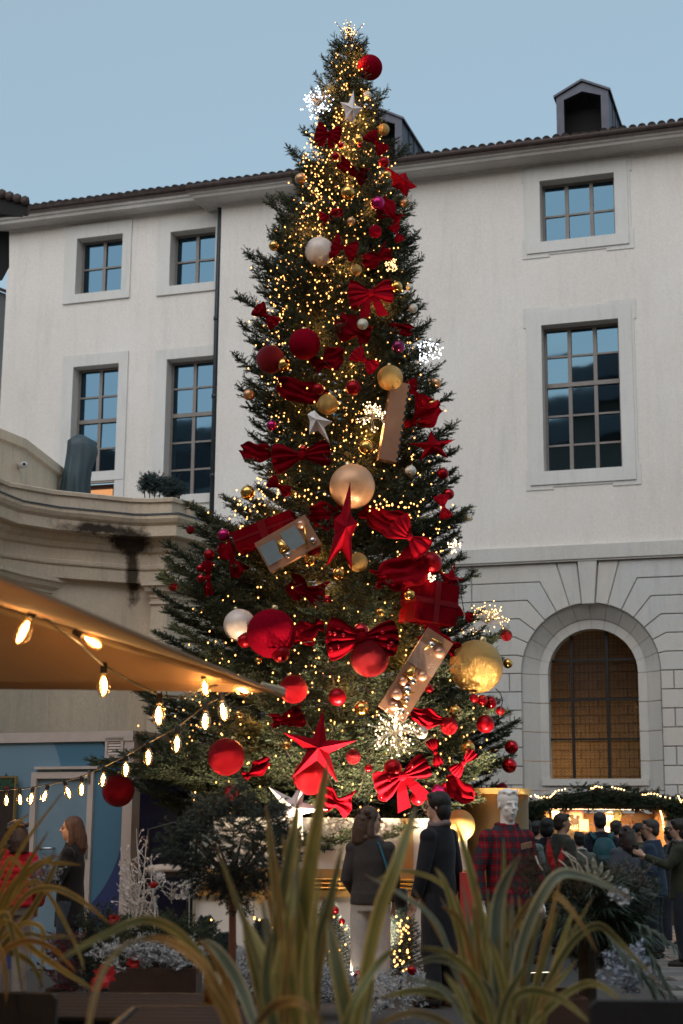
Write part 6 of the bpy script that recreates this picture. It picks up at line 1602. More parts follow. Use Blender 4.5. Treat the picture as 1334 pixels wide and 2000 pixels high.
mb = MB(); mb.box((0,0,0),(.10,.006,.045)); Mx = Matrix.Translation((-.085,.128,1.335)) @ Matrix.Rotation(R(12),4,'Y') @ Matrix.Rotation(R(-14),4,'X'); mb.v = [tuple(Mx @ Vector(v)) for v in mb.v]
o = mb.build('name_tag', mat('pale_wood', (.45,.27,.15), .6, 0, .2, 20), None); o.parent = manq
# woman by the kiosk, and the one in the red vest
person(stand(142,15.0), 84, hgt(1602,15.0), 'woman with long brown hair and a black coat by the blue kiosk door', (.012,.011,.012), (.04,.055,.075), (.10,.045,.026), 'long', 8, 0, .66, False, ((-.25,.05,1.13),(-.20,.27,1.10)), ((.25,.05,1.13),(.20,.27,1.08)), 1, .010, coatname='black_coat', build_=1.04)
person(stand(28,14.2), 14, hgt(1611,14.2), 'person with dark curly hair in a quilted red vest seen from behind', (.42,.006,.022), (.30,.25,.22), (.028,.014,.010), 'curly', 30, 0, .92, True, ((-.27,.0,1.14),(-.24,.10,.92)), ((.27,.0,1.14),(.24,.12,.92)), 0, .010, coatname='quilted_vest', build_=1.12)
# the crowd at the stall
CR = [ # px, top py, Y, heading, hyaw, coat, hair, style, label, kw
(1022,1597,18.6,10,0,(.15,.20,.19),(.012,.010,.010),'bob','dark haired person in a grey green coat just behind the mannequin',{}),
(1050,1603,21.5,-40,-25,(.015,.015,.018),(.012,.010,.010),'short','short dark haired person in black glancing right behind the grey green coat',{}),
(1070,1597,20.3,-15,-10,(.012,.014,.022),(.010,.009,.009),'bob','dark bushy haired person in a navy jacket left of the man in the olive puffer',{}),
(1097,1588,19.8,-62,-12,(.045,.045,.036),(.03,.02,.014),'short','bearded man in an olive puffer jacket looking right',dict(puff=True)),
(1131,1623,21.0,5,0,(.12,.13,.11),(.012,.010,.010),'short','smaller person with a pale hood in front of the lit counter',dict(scarf=(.45,.42,.38))),
(1172,1585,21.6,4,0,(.012,.016,.028),(.010,.009,.009),'short','man in a navy jacket carrying a teal backpack at the lit stall',{}),
(1222,1611,20.4,14,8,(.08,.09,.11),(.035,.020,.016),'wavy','woman with long dark brown hair in a grey coat seen from behind',dict(length=.55)),
(1250,1606,20.9,72,5,(.055,.055,.035),(.010,.010,.010),'beanie','woman in an olive coat and black knitted hat in profile',dict(length=.6)),
(1272,1598,19.2,66,8,(.020,.035,.065),(.05,.04,.035),'short','man with glasses in a navy puffer jacket looking left',dict(puff=True, glasses=True)),
(1327,1597,18.2,74,4,(.035,.038,.022),(.02,.014,.012),'bob','person in an olive jacket and grey scarf holding up a phone at the right edge',dict(scarf=(.09,.09,.09), glasses=True, armL=((-.24,.12,1.20),(-.12,.38,1.32)), armR=((.24,.1,1.18),(.10,.36,1.30)))),
(1189,1583,26.9,180,10,(.10,.09,.08),(.05,.03,.02),'short','stall keeper with a red face behind the counter',dict(scarf=(.5,.45,.4))),
(1092,1580,27.0,190,0,(.03,.025,.02),(.012,.012,.012),'short','second stall keeper half hidden at the left of the lit opening',{}),
(1148,1626,22.8,-30,-10,(.03,.028,.03),(.05,.03,.02),'short','low figure between the pale hood and the teal backpack',{}),
(1203,1600,22.6,-25,0,(.03,.03,.035),(.02,.014,.012),'short','person in dark clothes squeezed in right of the teal backpack',{}),
(1308,1612,21.4,20,0,(.02,.02,.025),(.012,.010,.010),'short','dim figure behind the man with glasses at the dark post',{}),
]
for (px,py,Y,hd,hy,co,ha,st_,lb,kw) in CR:
    random.seed(int(px)); p_ = person(stand(px,Y), hd, hgt(py,Y), lb, co, (.02,.024,.035), ha, st_, hy, 0, voxel=.017, group='people at the market stall', sk=int(px) % 3, build_=1.12, **{**dict(length=.80), **kw})
    if px == 1172:
        mb = MB(); mb.stack([(0,-.21,1.02,.13,.07),(0,-.22,1.10,.15,.095),(0,-.21,1.28,.145,.09),(0,-.19,1.40,.10,.06),(0,-.18,1.43,.05,.03)], 18); bp_ = bpy.data.objects.new('backpack', None)
        o = mb.build('backpack', cloth('teal_nylon',(.012,.07,.085),rough=.5), None, True); tag(o, 'teal backpack on the back of the man in the navy jacket', 'backpack')
        T = Matrix.Translation(p_.location) @ Matrix.Rotation(R(hd),4,'Z') @ Matrix.Diagonal((p_.scale[0],p_.scale[1],p_.scale[2],1)); o.matrix_world = T
        q = MB(); q.stack([(0,-.30,1.06,.10,.03),(0,-.31,1.12,.11,.035),(0,-.30,1.2,.10,.03)], 12); k = q.build('front_pocket', cloth('teal_nylon2',(.010,.055,.07),rough=.5), None, True); k.parent = o
        for sx in (-1,1): q = MB(); q.tube([(sx*.09,-.15,1.40),(sx*.12,-.06,1.49),(sx*.12,.06,1.46),(sx*.12,.145,1.3)], .018, 6, flat=2.2); k = q.build('strap', cloth('teal_nylon',(.012,.07,.085),rough=.5), None, True); k.parent = o
    if px == 1327:
        T = Matrix.Translation(p_.location) @ Matrix.Rotation(R(hd),4,'Z') @ Matrix.Diagonal((p_.scale[0],p_.scale[1],p_.scale[2],1)); mb = MB(); mb.box((-.075,.48,1.375),(.012,.075,.15)); o = mb.build('phone', mat('phone_black',(.012,.012,.014),.2)); o.matrix_world = T; tag(o, 'dark phone held up by the person at the right edge', 'phone')
        mb = MB(); mb.box((-.083,.48,1.375),(.003,.066,.135)); k = mb.build('screen', M['black'], None); k.parent = o
# ================================================================ ROUND CLIPPED TREE, PLANTERS, WINTER GREENERY
random.seed(21); rng = np.random.default_rng(21)
terra = mat('brown_planter', (.085,.045,.032), .6, 0, .3, 5, .2, 20); stemm = mat('reddish_stem', (.22,.085,.05), .7, 0, .3, 14, .3, 30, stretch=(1,1,.3))
soil = mat('soil', (.03,.022,.016), .95, 0, .4, 20, .6, 40)
c = P(456,1652,9.2); rx = 128*mpp(9.2); rz = 100*mpp(9.2)
tp = thing('clipped_tree', (c.x,c.y,0), 'round clipped dark green tree on one slim reddish stem in front of the pedestal', 'tree')
n = 1150; dd = ball_dirs(n); rr = rng.uniform(.45,1.0,(n,1))**.6; lump = 1+.2*np.sin(dd[:,:1]*7+1)*np.cos(dd[:,2:]*6)+rng.normal(0,.05,(n,1))
cc_ = np.array(tuple(c))+dd*rr*lump*np.array([rx,rx,rz]); cr_ = sprays(cc_, dd+rng.normal(0,.45,dd.shape), rng.uniform(.05,.10,n), 3, .55, 9, .016, .0042, 0, 'crown', [M['bluefir'], M['fir_twig']], tp); tag(cr_, kind='stuff')
mb = MB(); mb.tube([(c.x,c.y,.35),(c.x+.008,c.y,.8),(c.x,c.y,c.z-rz*.75)], [.026,.022,.020], 8)
mb.build('trunk', stemm, tp, True); lm = MB()
for k in range(12): a = k*.55; lm.tube([(c.x,c.y,c.z-rz*.85+.01*k),(c.x+math.cos(a)*rx*.3,c.y+math.sin(a)*rx*.3,c.z-rz*.35),(c.x+math.cos(a)*rx*.7,c.y+math.sin(a)*rx*.7,c.z+rz*.2)], [.014,.009,.003], 5)
o = lm.build('limbs', M['fir_twig'], tp, True); tag(o, kind='stuff')
MB().tube([(c.x,c.y,0),(c.x,c.y,.4)], [.20,.25], 18).build('pot', terra, tp)

def planter(px0, px1, py, Y, h, label, d=.45):
    a, b = P(px0,py,Y), P(px1,py,Y); z1 = a.z; th = thing('planter', ((a.x+b.x)/2,Y+d/2,0), label, 'planter')
    w = b.x-a.x; x = (a.x+b.x)/2; t = .03; z0 = max(0, z1-h)
    for cx, cy, sx, sy in ((x,Y,w,t),(x,Y+d,w,t),(a.x+t/2,Y+d/2,t,d-t-.002),(b.x-t/2,Y+d/2,t,d-t-.002)): mb = MB(); mb.box((cx,cy,(z0+z1)/2),(sx,sy,z1-z0)); mb.build('side', terra, th)
    mb = MB(); mb.box((x,Y+d/2,z1-.06),(w-2*t-.004,d-t-.004,.04)); mb.build('soil', soil, th)
    if z0 > 0: mb = MB(); mb.box((x,Y+d/2,z0/2),(w*.9,d*.9,z0)); mb.build('stand', M['lead'], th)
    return th, x, Y+d/2, z1, w
def fir_mass(pts, name, label, mats, L=(.1,.2), pairs=3, up=.5, cat='greenery', nl=.022, nw=.005, kind='stuff', per=10):
    pts = np.array([tuple(p) for p in pts]); d = ball_dirs(len(pts)); d[:,2] = np.abs(d[:,2])*.8+up
    o = sprays(pts, d, rng.uniform(L[0],L[1],len(pts)), pairs, .5, per, nl, nw, 0, name, mats, None); tag(o, label, cat, kind=kind); return o
def region(x0,x1,y0,y1,Y0,Y1,n): return [P(random.uniform(x0,x1), random.uniform(y0,y1), random.uniform(Y0,Y1)) for _ in range(n)]
def bank(px0, px1, ytop, Y, n, zmin=.05, dy=.6):
    out = []
    for _ in range(n):
        x = random.uniform(px0,px1); f = random.random(); yt = ytop(x) if callable(ytop) else ytop; p = P(x, yt, Y); q = Vector((p.x, Y+random.uniform(-.1,dy), zmin+(p.z-zmin)*f**.6)); out.append(q)
    return out
# little dark and frosted firs in front of the pedestal
def small_fir(px, pytop, Y, w, label, frost=False, n=260):
    p = P(px,pytop,Y); th = thing('small_fir', (p.x,Y,0), label, 'small fir', 'small firs round the pedestal'); H_ = p.z; A, D, L = [], [], []
    for k in range(n):
        f = (k+.5)/n; z = .12+(H_-.15)*f; a = k*2.4; r = w*(1-f)*.9+.02; A.append((p.x+math.cos(a)*r*.15,Y+math.sin(a)*r*.15,z)); D.append((math.cos(a),math.sin(a),.25+.6*f)); L.append(r*random.uniform(.8,1.15)+.04)
    o = sprays(A, D, L, 3, .5, 9, .02, .005, 0, 'crown', [M['bluefir'] if not frost else M['frost'], M['fir_twig']], th); tag(o, kind='stuff')
    MB().tube([(p.x,Y,0),(p.x,Y,H_-.03)], [.02,.004], 6).build('trunk', M['fir_twig'], th)
small_fir(402,1790,14.4,.32,'small dark fir at the left corner of the pedestal'); small_fir(438,1822,14.0,.28,'low fir left of the slim reddish stem')
small_fir(512,1796,14.3,.30,'small dark fir right of the slim reddish stem'); small_fir(575,1800,14.5,.32,'small fir behind the tall central blades'); small_fir(642,1760,14.9,.34,'fir with red berries left of the cream trousers')
small_fir(782,1742,14.9,.32,'small fir seen between the couple'); small_fir(480,1850,13.4,.30,'low frosted fir behind the slim reddish stem',True); small_fir(610,1880,13.2,.32,'low frosted fir left of the cream trousers',True); small_fir(355,1850,13.2,.34,'low frosted fir left of the pedestal',True)
for (x,y,Y,r,lb) in ((655,1778,14.5,.035,'red ball low in the fir left of the cream trousers'),(668,1800,14.5,.03,'second red ball lower in that fir'),(700,1905,12.8,.04,'red ball on the frosted greenery at the woman\'s feet'),(805,1895,12.6,.04,'red ball on the frosted greenery at the man\'s feet'),(538,1805,14,.03,'red ball right of the slim reddish stem')):
    p = P(x,y,Y); o = add_ob('bauble', ball_mesh('red_shiny'), None, p, None, r); tag(o, lb, 'bauble', 'baubles in the low greenery'); ORG[o.name]=(0,0,0)
fl2 = MB(); 
for k in range(70):
    x = random.choice([random.uniform(395,680), random.uniform(770,800)]); p = P(x, random.uniform(1790,1900), random.uniform(13.6,14.6)); fl2.add([(p.x+a*.011,p.y+b*.011,p.z+c_*.011) for a,b,c_ in ICO], ICF)
gl2 = thing('ground_fairy_lights', P(560,1850,14), 'scattered warm micro lights in the small firs round the pedestal', 'string lights'); o = fl2.build('micro_lamps', flm, gl2); tag(o, kind='stuff')
fir_mass(bank(660,830,1912,12.6,150,.02,.5), 'frosted_greenery', 'frosted fir sprigs heaped at the feet of the couple', [M['frost'], M['fir_twig']], (.08,.16), 2, .3)

# planter left of centre: white twigs, white fir sprays, red blooms
th, px_, py_, pz_, pw_ = planter(214,384,1890,11.2,.45,'long brown planter holding frosted greenery at the lower left')
fir_mass(bank(200,400,lambda x: 1800+abs(x-300)*.25, 11.3, 330, P(300,1890,11.2).z-.1, .5), 'winter_greenery', 'dark fir sprigs filling the long brown planter', [M['fir'], M['fir_twig']], (.10,.2), 3, .4)
fir_mass(bank(190,400,1850,11.0,120, P(300,1890,11.2).z-.02, .1), 'frosted_sprigs', 'pale frosted sprigs spilling over the long brown planter', [M['frost'], M['fir_twig']], (.08,.15), 2, .0)
white = mat('white_twig', (.60,.55,.52), .7, 0, .12, 12)
th = thing('white_twigs', P(270,1800,11.4), 'white painted twigs with small leaves standing up in the brown planter', 'twigs')
w = MB(); lf = MB()
def twig(base, tip, n, sp, leafr=.012, depth=1):
    pts = [base.lerp(tip, t)+Vector((math.sin(t*5+base.x*9)*.02,0,0)) for t in (0,.3,.6,.85,1)]; w.tube(pts, [.007*depth,.006*depth,.0045*depth,.003,.002], 4)
    for k in range(n):
        t = .25+.75*k/n; q = base.lerp(tip, t); d = Vector((random.uniform(-1,1), random.uniform(-.5,.5), random.uniform(.2,1))).normalized()*sp*random.uniform(.5,1)*(1.1-t*.5)
        w.tube([q, q+d*.6+Vector((0,0,.01)), q+d], .0025, 3, cap=False)
        for j in range(4):
            e = q+d*(.45+.18*j)+Vector(ball_dirs(1)[0])*.012; u = Vector(ball_dirs(1)[0])*leafr; v = Vector(ball_dirs(1)[0])*leafr*.7; lf.add([e-u,e+v,e+u,e-v], [(0,1,2,3)])
B0 = P(285,1815,11.4)
for (x,y) in ((272,1618),(292,1632),(240,1655),(258,1668),(300,1668),(238,1680),(275,1700),(250,1712),(300,1700),(228,1725),(310,1725),(288,1690),(265,1740),(240,1750)): twig(B0+Vector((random.uniform(-.12,.12),random.uniform(-.1,.1),0)), P(x,y,11.4+random.uniform(-.15,.15)), 9, .14)
o = w.build('twig', white, th); tag(o, kind='stuff'); o = lf.build('leaves', white, th); tag(o, kind='stuff')
wf = leafmat('white_fir_spray', (.62,.60,.58), (.78,.76,.74))
cs_ = [P(x,y,11.3) for x,y in ((330,1745),(345,1730),(365,1722),(352,1752),(378,1745),(388,1725),(335,1765),(370,1762),(318,1738),(325,1722))]
dd = np.array([(.5*math.cos(a),-.3,.5*math.sin(a)+.2) for a in np.linspace(-.6,2.6,10)])
o = sprays([tuple(x) for x in cs_], dd, [.17]*10, 4, .6, 16, .022, .007, 0, 'white_fir_branch', [wf, white], None, .8, .1); tag(o, 'flocked white fir branches at the right end of the brown planter', 'branches'); o['kind'] = 'stuff'
red_leaf = mat('red_bract', (.42,.006,.012), .6, 0, .3, 8)
def bloom(px, py, Y, r, label, m=red_leaf, n=9, up=.2):
    p = P(px,py,Y); th = thing('poinsettia', p, label, 'flower', 'red blooms in the planters'); r = r*mpp(Y)
    for k in range(n):
        a = 2*PI*k/n+random.uniform(-.2,.2); d = Vector((math.cos(a), -.25, math.sin(a)+up)).normalized(); s_ = Vector((-math.sin(a),0,math.cos(a))); L = r*random.uniform(.75,1.1); wd = r*.3; mb = MB()
        q = [p, p+d*L*.5+s_*wd+Vector((0,-.01,0)), p+d*L, p+d*L*.5-s_*wd+Vector((0,-.01,0))]; mb.hexa(q, [x+Vector((0,.004,0)) for x in q]); mb.build('petal', m, th)
bloom(300,1735,11.3,16,'narrow red bloom upright among the white twigs', up=1.2); bloom(205,1905,10.9,26,'red poinsettia at the left end of the brown planter'); bloom(262,1880,10.95,16,'small red poinsettia touching the planter rim'); bloom(222,1795,11.5,14,'red bloom half hidden behind the long haired woman'); bloom(190,1925,10.7,18,'low red poinsettia left of the brown planter')
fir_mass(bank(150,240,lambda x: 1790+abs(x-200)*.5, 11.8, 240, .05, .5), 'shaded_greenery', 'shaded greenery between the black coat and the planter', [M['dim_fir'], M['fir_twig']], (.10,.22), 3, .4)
fir_mass(bank(90,200,1840,12.6,200,.05,.5), 'low_red_greenery', 'dark reddish greenery low behind the left foreground leaves', [leafmat('reddish_leaf',(.05,.008,.010),(.16,.012,.016)), M['fir_twig']], (.10,.18), 2, .3)
fir_mass(region(64,112,1690,1745,13.4,13.8,90), 'frosted_bouquet', 'frosted blue green sprigs held before the long haired woman', [leafmat('blue_frost',(.10,.14,.16),(.35,.36,.38)), M['fir_twig']], (.08,.14), 2, .3)
# chair by the kiosk corner
ch = thing('cafe_chair', P(330,1790,13.8).to_tuple()[:2]+(0,), 'dark metal chair with a beige seat cushion behind the white fir branches', 'chair')
q = P(330,1712,13.8); z = q.z; x, y = q.x, q.y
for sx in (-.2,.2):
    for sy in (-.2,.2): MB().tube([(x+sx,y+sy,0),(x+sx*.9,y+sy*.9,z)], .012, 6).build('leg', M['iron'], ch)
MB().box((x,y,z+.015),(.44,.44,.035)).build('seat', M['iron'], ch); mb = MB(); mb.ball((x,y,z+.06),.22,16,8,(1,1,.22)); mb.build('cushion', mat('beige_cushion',(.42,.34,.28),.9,0,.2,8), ch, True)
MB().tube([(x+.20,y+.2,z),(x+.22,y+.24,z+.4),(x,y+.26,z+.46),(x-.22,y+.24,z+.4),(x-.2,y+.2,z)], .014, 6).build('backrest', M['iron'], ch, True)

# right side planter: palm shrub, frosted needles, silver leaves, red foliage
th, rx_, ry_, rz_, rw_ = planter(1005,1150,1950,8.6,.5,'brown planter at the lower right under the palm leaves', .6)
pc = P(1145,1800,8.8)
pal = thing('palm_shrub', (pc.x,pc.y,0), 'dense dark shrub of narrow palm fans spreading at the lower right', 'shrub')
lf = MB(); random.seed(5)
palm_m = mat('palm_leaf', (.035,.055,.032), .5, 0, .4, 3)
for k in range(46):
    a = 2*PI*k/46*3.1; el = random.uniform(-.25,1.15); d = Vector((math.cos(a)*math.cos(el)*1.15, math.sin(a)*math.cos(el)*.8, math.sin(el)*.8)); c0 = pc+d*random.uniform(.10,.26); st_ = d.normalized()
    sd = st_.cross(Vector((0,0,1))).normalized(); up_ = sd.cross(st_)
    for j in range(15):
        b_ = (j-7)/7*1.15; q = (st_*math.cos(b_)+sd*math.sin(b_)+up_*random.uniform(-.12,.12)).normalized(); L = random.uniform(.20,.30)*(1-.25*abs(b_)); wv_ = q.cross(up_).normalized()*.006
        p0, p1, p2 = c0, c0+q*L*.6, c0+q*L-Vector((0,0,.03+.05*random.random())); lf.add([p0-wv_*.5,p0+wv_*.5,p1+wv_,p2,p1-wv_], [(0,1,2,4),(4,2,3)])
o = lf.build('fan_leaves', palm_m, pal); tag(o, kind='stuff')
MB().tube([(pc.x,pc.y,.3),(pc.x,pc.y,pc.z)], .05, 8).build('stem', M['fir_twig'], pal)
lf = MB()     # the big drooping frond at the right
for (bx_, by_, tx_, ty_, n_) in ((1180,1820,1300,1960,22),(1262,1850,1330,1990,18),(1240,1800,1325,1850,14)):
    for j in range(n_):
        t = j/n_; a = P(bx_+(tx_-bx_)*t*.75, by_+(ty_-by_)*t*.75, 7.6); e = P(bx_+(tx_-bx_)*(t*.9+.18)+random.uniform(-14,14), by_+(ty_-by_)*(t*.8+.28)+random.uniform(0,25), 7.5+random.uniform(-.1,.1)); wv_ = Vector((.006,0,.003)); m_ = a.lerp(e,.5)+Vector((.01,0,.015)); lf.add([a-wv_*.5,a+wv_*.5,m_+wv_,e,m_-wv_], [(0,1,2,4),(4,2,3)])
o = lf.build('drooping_frond', palm_m, pal); tag(o, kind='stuff')
fir_mass(region(1120,1255,1735,1900,8.9,9.5,420), 'pine_foliage', 'long needled dark pine foliage right of the palm fans', [M['fir'], M['fir_twig']], (.10,.2), 3, .2, nl=.04, nw=.004)
fir_mass(region(1200,1268,1705,1790,8.8,9.3,90), 'greyish_heather', 'greyish pink heather tips along the top right of the shrub', [leafmat('heather',(.08,.08,.07),(.24,.22,.20)), M['fir_twig']], (.07,.14), 2, .6, nl=.014)
fir_mass(region(1015,1180,1715,1775,8.5,9.0,110), 'rusty_grass', 'rusty brown fine foliage behind the tall blades at the right', [leafmat('rust',(.04,.035,.02),(.11,.07,.035)), M['fir_twig']], (.12,.22), 2, .9, nl=.03, nw=.003)
fir_mass(region(1200,1258,1865,1940,8.2,8.5,42), 'frosted_branch', 'snowy blue frosted branch low at the right', [leafmat('snow_frost',(.30,.36,.46),(.55,.60,.70)), M['fir_twig']], (.08,.14), 2, .1, nl=.028, nw=.010)
fir_mass(region(1205,1226,1756,1772,8.3,8.4,9), 'frosted_tip', 'small snowy tip among the palm fans', [M['frost'], M['fir_twig']], (.05,.09), 2, .3, nl=.025, nw=.010)
# silver leaves
th = thing('silver_leaf_plant', P(1165,1720,8.4), 'cluster of pale silver felted leaves at the top of the right shrub', 'plant'); sil = mat('silver_leaf', (.34,.35,.27), .8, 0, .2, 12, .3, 60)
for (x,y,w_,h_,a) in ((1160,1690,13,34,.1),(1172,1698,12,32,-.3),(1150,1700,11,28,.6),(1182,1708,12,26,-.8),(1164,1712,13,28,.3),(1190,1716,10,20,-1.0),(1153,1716,10,22,.9)):
    p = P(x,y,8.4); s_ = mpp(8.4); M4 = Matrix.Rotation(-a,4,'Y'); q = [p+(M4 @ Vector(v)) for v in ((0,0,-h_*s_/2),(w_*s_*.42,-.015,-h_*s_*.1),(w_*s_*.30,-.01,h_*s_*.25),(0,0,h_*s_/2),(-w_*s_*.30,-.01,h_*s_*.25),(-w_*s_*.42,-.015,-h_*s_*.1))]
    mb = MB(); mb.hexa(q, [v+Vector((0,.006,0)) for v in q]); mb.build('leaf', sil, th)
# red cordyline-like leaves and pale curls
th = thing('red_leaf_plant', P(1085,1700,8.5), 'upright crimson leaves between the plaid mannequin and the crowd', 'plant')
for (x,y0,y1,w_,dx) in ((1076,1690,1634,12,-6),(1072,1690,1650,11,3),(1092,1700,1654,12,7),(1080,1705,1668,10,0)):
    a, b = P(x,y0,8.5), P(x+dx,y1,8.5); s_ = mpp(8.5)*w_; m_ = a.lerp(b,.45); q = [a,m_+Vector((s_/2,-.01,0)),b,m_-Vector((s_/2,.01,0))]; mb = MB(); mb.hexa(q,[v+Vector((0,.012,0)) for v in q]); mb.build('leaf', red_leaf, th)
w = MB()
for (x0,y0,x1,y1,x2,y2) in ((1125,1702,1112,1675,1098,1662),(1130,1702,1124,1678,1104,1664),(1148,1700,1146,1676,1128,1662),(1140,1705,1130,1688,1112,1676),(1060,1700,1052,1688,1046,1672),(1112,1704,1104,1690,1092,1680)): w.tube([P(x0,y0,8.3),P(x1,y1,8.3),P(x2,y2,8.35)], .004, 5)
o = w.build('pale_curled_twigs', mat('pale_twig',(.50,.44,.36),.7)); tag(o, 'thin pale curling twigs rising behind the arching leaf', 'twigs', kind='stuff')

# ================================================================ NEW ZEALAND FLAX (foreground)
def flaxmat(name, green, edge, mid_):
    m = mat(name, green, .42, spec=.5); t = m.node_tree; n, l, b = nodes(m)
    uv = n.new('ShaderNodeUVMap'); uv.uv_map = 'UVMap'; sp = n.new('ShaderNodeSeparateXYZ'); l.new(uv.outputs[0], sp.inputs[0])
    r = n.new('ShaderNodeValToRGB'); e = r.color_ramp.elements; e[0].position = 0; e[0].color = (*edge,1); e[1].position = 1; e[1].color = (*edge,1)
    for p_, c_ in ((.14,edge),(.22,green),(.40,mid_),(.5,green),(.62,mid_),(.78,green),(.87,edge)): x = e.new(p_); x.color = (*c_,1)
    l.new(sp.outputs[0], r.inputs[0]); tc = n.new('ShaderNodeTexCoord'); nz = ramp(t, noise(t, tc.outputs['Object'], 5, 5), .3, .7, (.65,.65,.6), (1.15,1.1,1.0)); tip_ = ramp(t, sp.outputs[1], .86, .99); l.new(mixcol(t, tip_, mixcol(t, 1.0, r.outputs[0], nz, 'MULTIPLY'), (.16,.085,.035)), b.inputs['Base Color'])
    bp = n.new('ShaderNodeBump'); bp.inputs['Strength'].default_value = .35; bp.inputs['Distance'].default_value = .004; mp = n.new('ShaderNodeMapping'); mp.inputs['Scale'].default_value = (60,2,1); l.new(uv.outputs[0], mp.inputs[0]); l.new(noise(t, mp.outputs[0], 1.0, 3), bp.inputs['Height']); l.new(bp.outputs[0], b.inputs['Normal'])
    b.inputs['Subsurface Weight'].default_value = 0; return m
FX = {'warm': flaxmat('flax_warm', (.20,.205,.06), (.62,.50,.18), (.32,.30,.09)), 'blue': flaxmat('flax_cool', (.10,.15,.125), (.52,.50,.34), (.20,.25,.20)), 'dark': flaxmat('flax_dark', (.11,.13,.055), (.48,.38,.14), (.17,.175,.07)), 'rust': flaxmat('flax_rust', (.22,.155,.045), (.50,.30,.09), (.30,.19,.055))}
LC = [0]; f1_ = None
def leaf(th, pts, w, m='warm', Y=None):
    """pts: (px,py,Y) spine points; w: widest width in photo px"""
    sp = [P(*p) for p in pts]; out = []
    n = len(sp)
    for i in range(n-1):
        p0, p1, p2, p3 = sp[max(0,i-1)], sp[i], sp[i+1], sp[min(n-1,i+2)]
        for k in range(6):
            t = k/6; out.append(.5*((2*p1)+(p2-p0)*t+(2*p0-5*p1+4*p2-p3)*t*t+(3*p1-p0-3*p2+p3)*t**3))
    out.append(sp[-1]); N = len(out); mb = MB(); uv = []
    for i, p in enumerate(out):
        t = i/(N-1); tg = (out[min(i+1,N-1)]-out[max(i-1,0)]).normalized(); vw = (CAM-p).normalized(); tw = .35*math.sin(LC[0]*1.7+t*2.0)
        sd = tg.cross(vw).normalized(); nn = sd.cross(tg).normalized(); sd = (sd*math.cos(tw)+nn*math.sin(tw)).normalized(); nn = sd.cross(tg).normalized()
        if nn.dot(vw) < 0: nn = -nn
        ww = w*(1.06 if th is f1_ else .85)*mpp(p.y)*.5*min(1,(.55+t*1.5))*(1-max(0,(t-.35)/.65)**2.5) + .0008; fold = ww*.42
        mb.v += [tuple(p-sd*ww+nn*fold), tuple(p-sd*ww*.5+nn*fold*.35), tuple(p), tuple(p+sd*ww*.5+nn*fold*.35), tuple(p+sd*ww+nn*fold)]; uv += [(0,t),(.25,t),(.5,t),(.75,t),(1,t)]
    for i in range(N-1):
        for j in range(4): mb.f.append((i*5+j,i*5+j+1,(i+1)*5+j+1,(i+1)*5+j)); mb.m.append(0)
    mb.uv = uv; LC[0] += 1; o = mb.build('leaf', FX[m], th, True)
    md = o.modifiers.new('thickness', 'SOLIDIFY'); md.thickness = .0012
    return o
def flax(px, Y, zp, label, r=.2):
    p = P(px,1900,Y); th = thing('flax_plant', (p.x,Y,0), label, 'plant', 'potted flax plants in the foreground'); MB().tube([(p.x,Y,0),(p.x,Y,zp)], [r*.8,r], 20).build('pot', terra, th); mb = MB(); mb.tube([(p.x,Y,zp-.03),(p.x,Y,zp+.004)],[r*.93,r*.93],16); mb.build('soil', soil, th); return th
YC = 4.6
f1 = flax(570, YC+.1, .62, 'tall striped flax plant with upright golden green blades at the bottom centre'); f1_ = f1
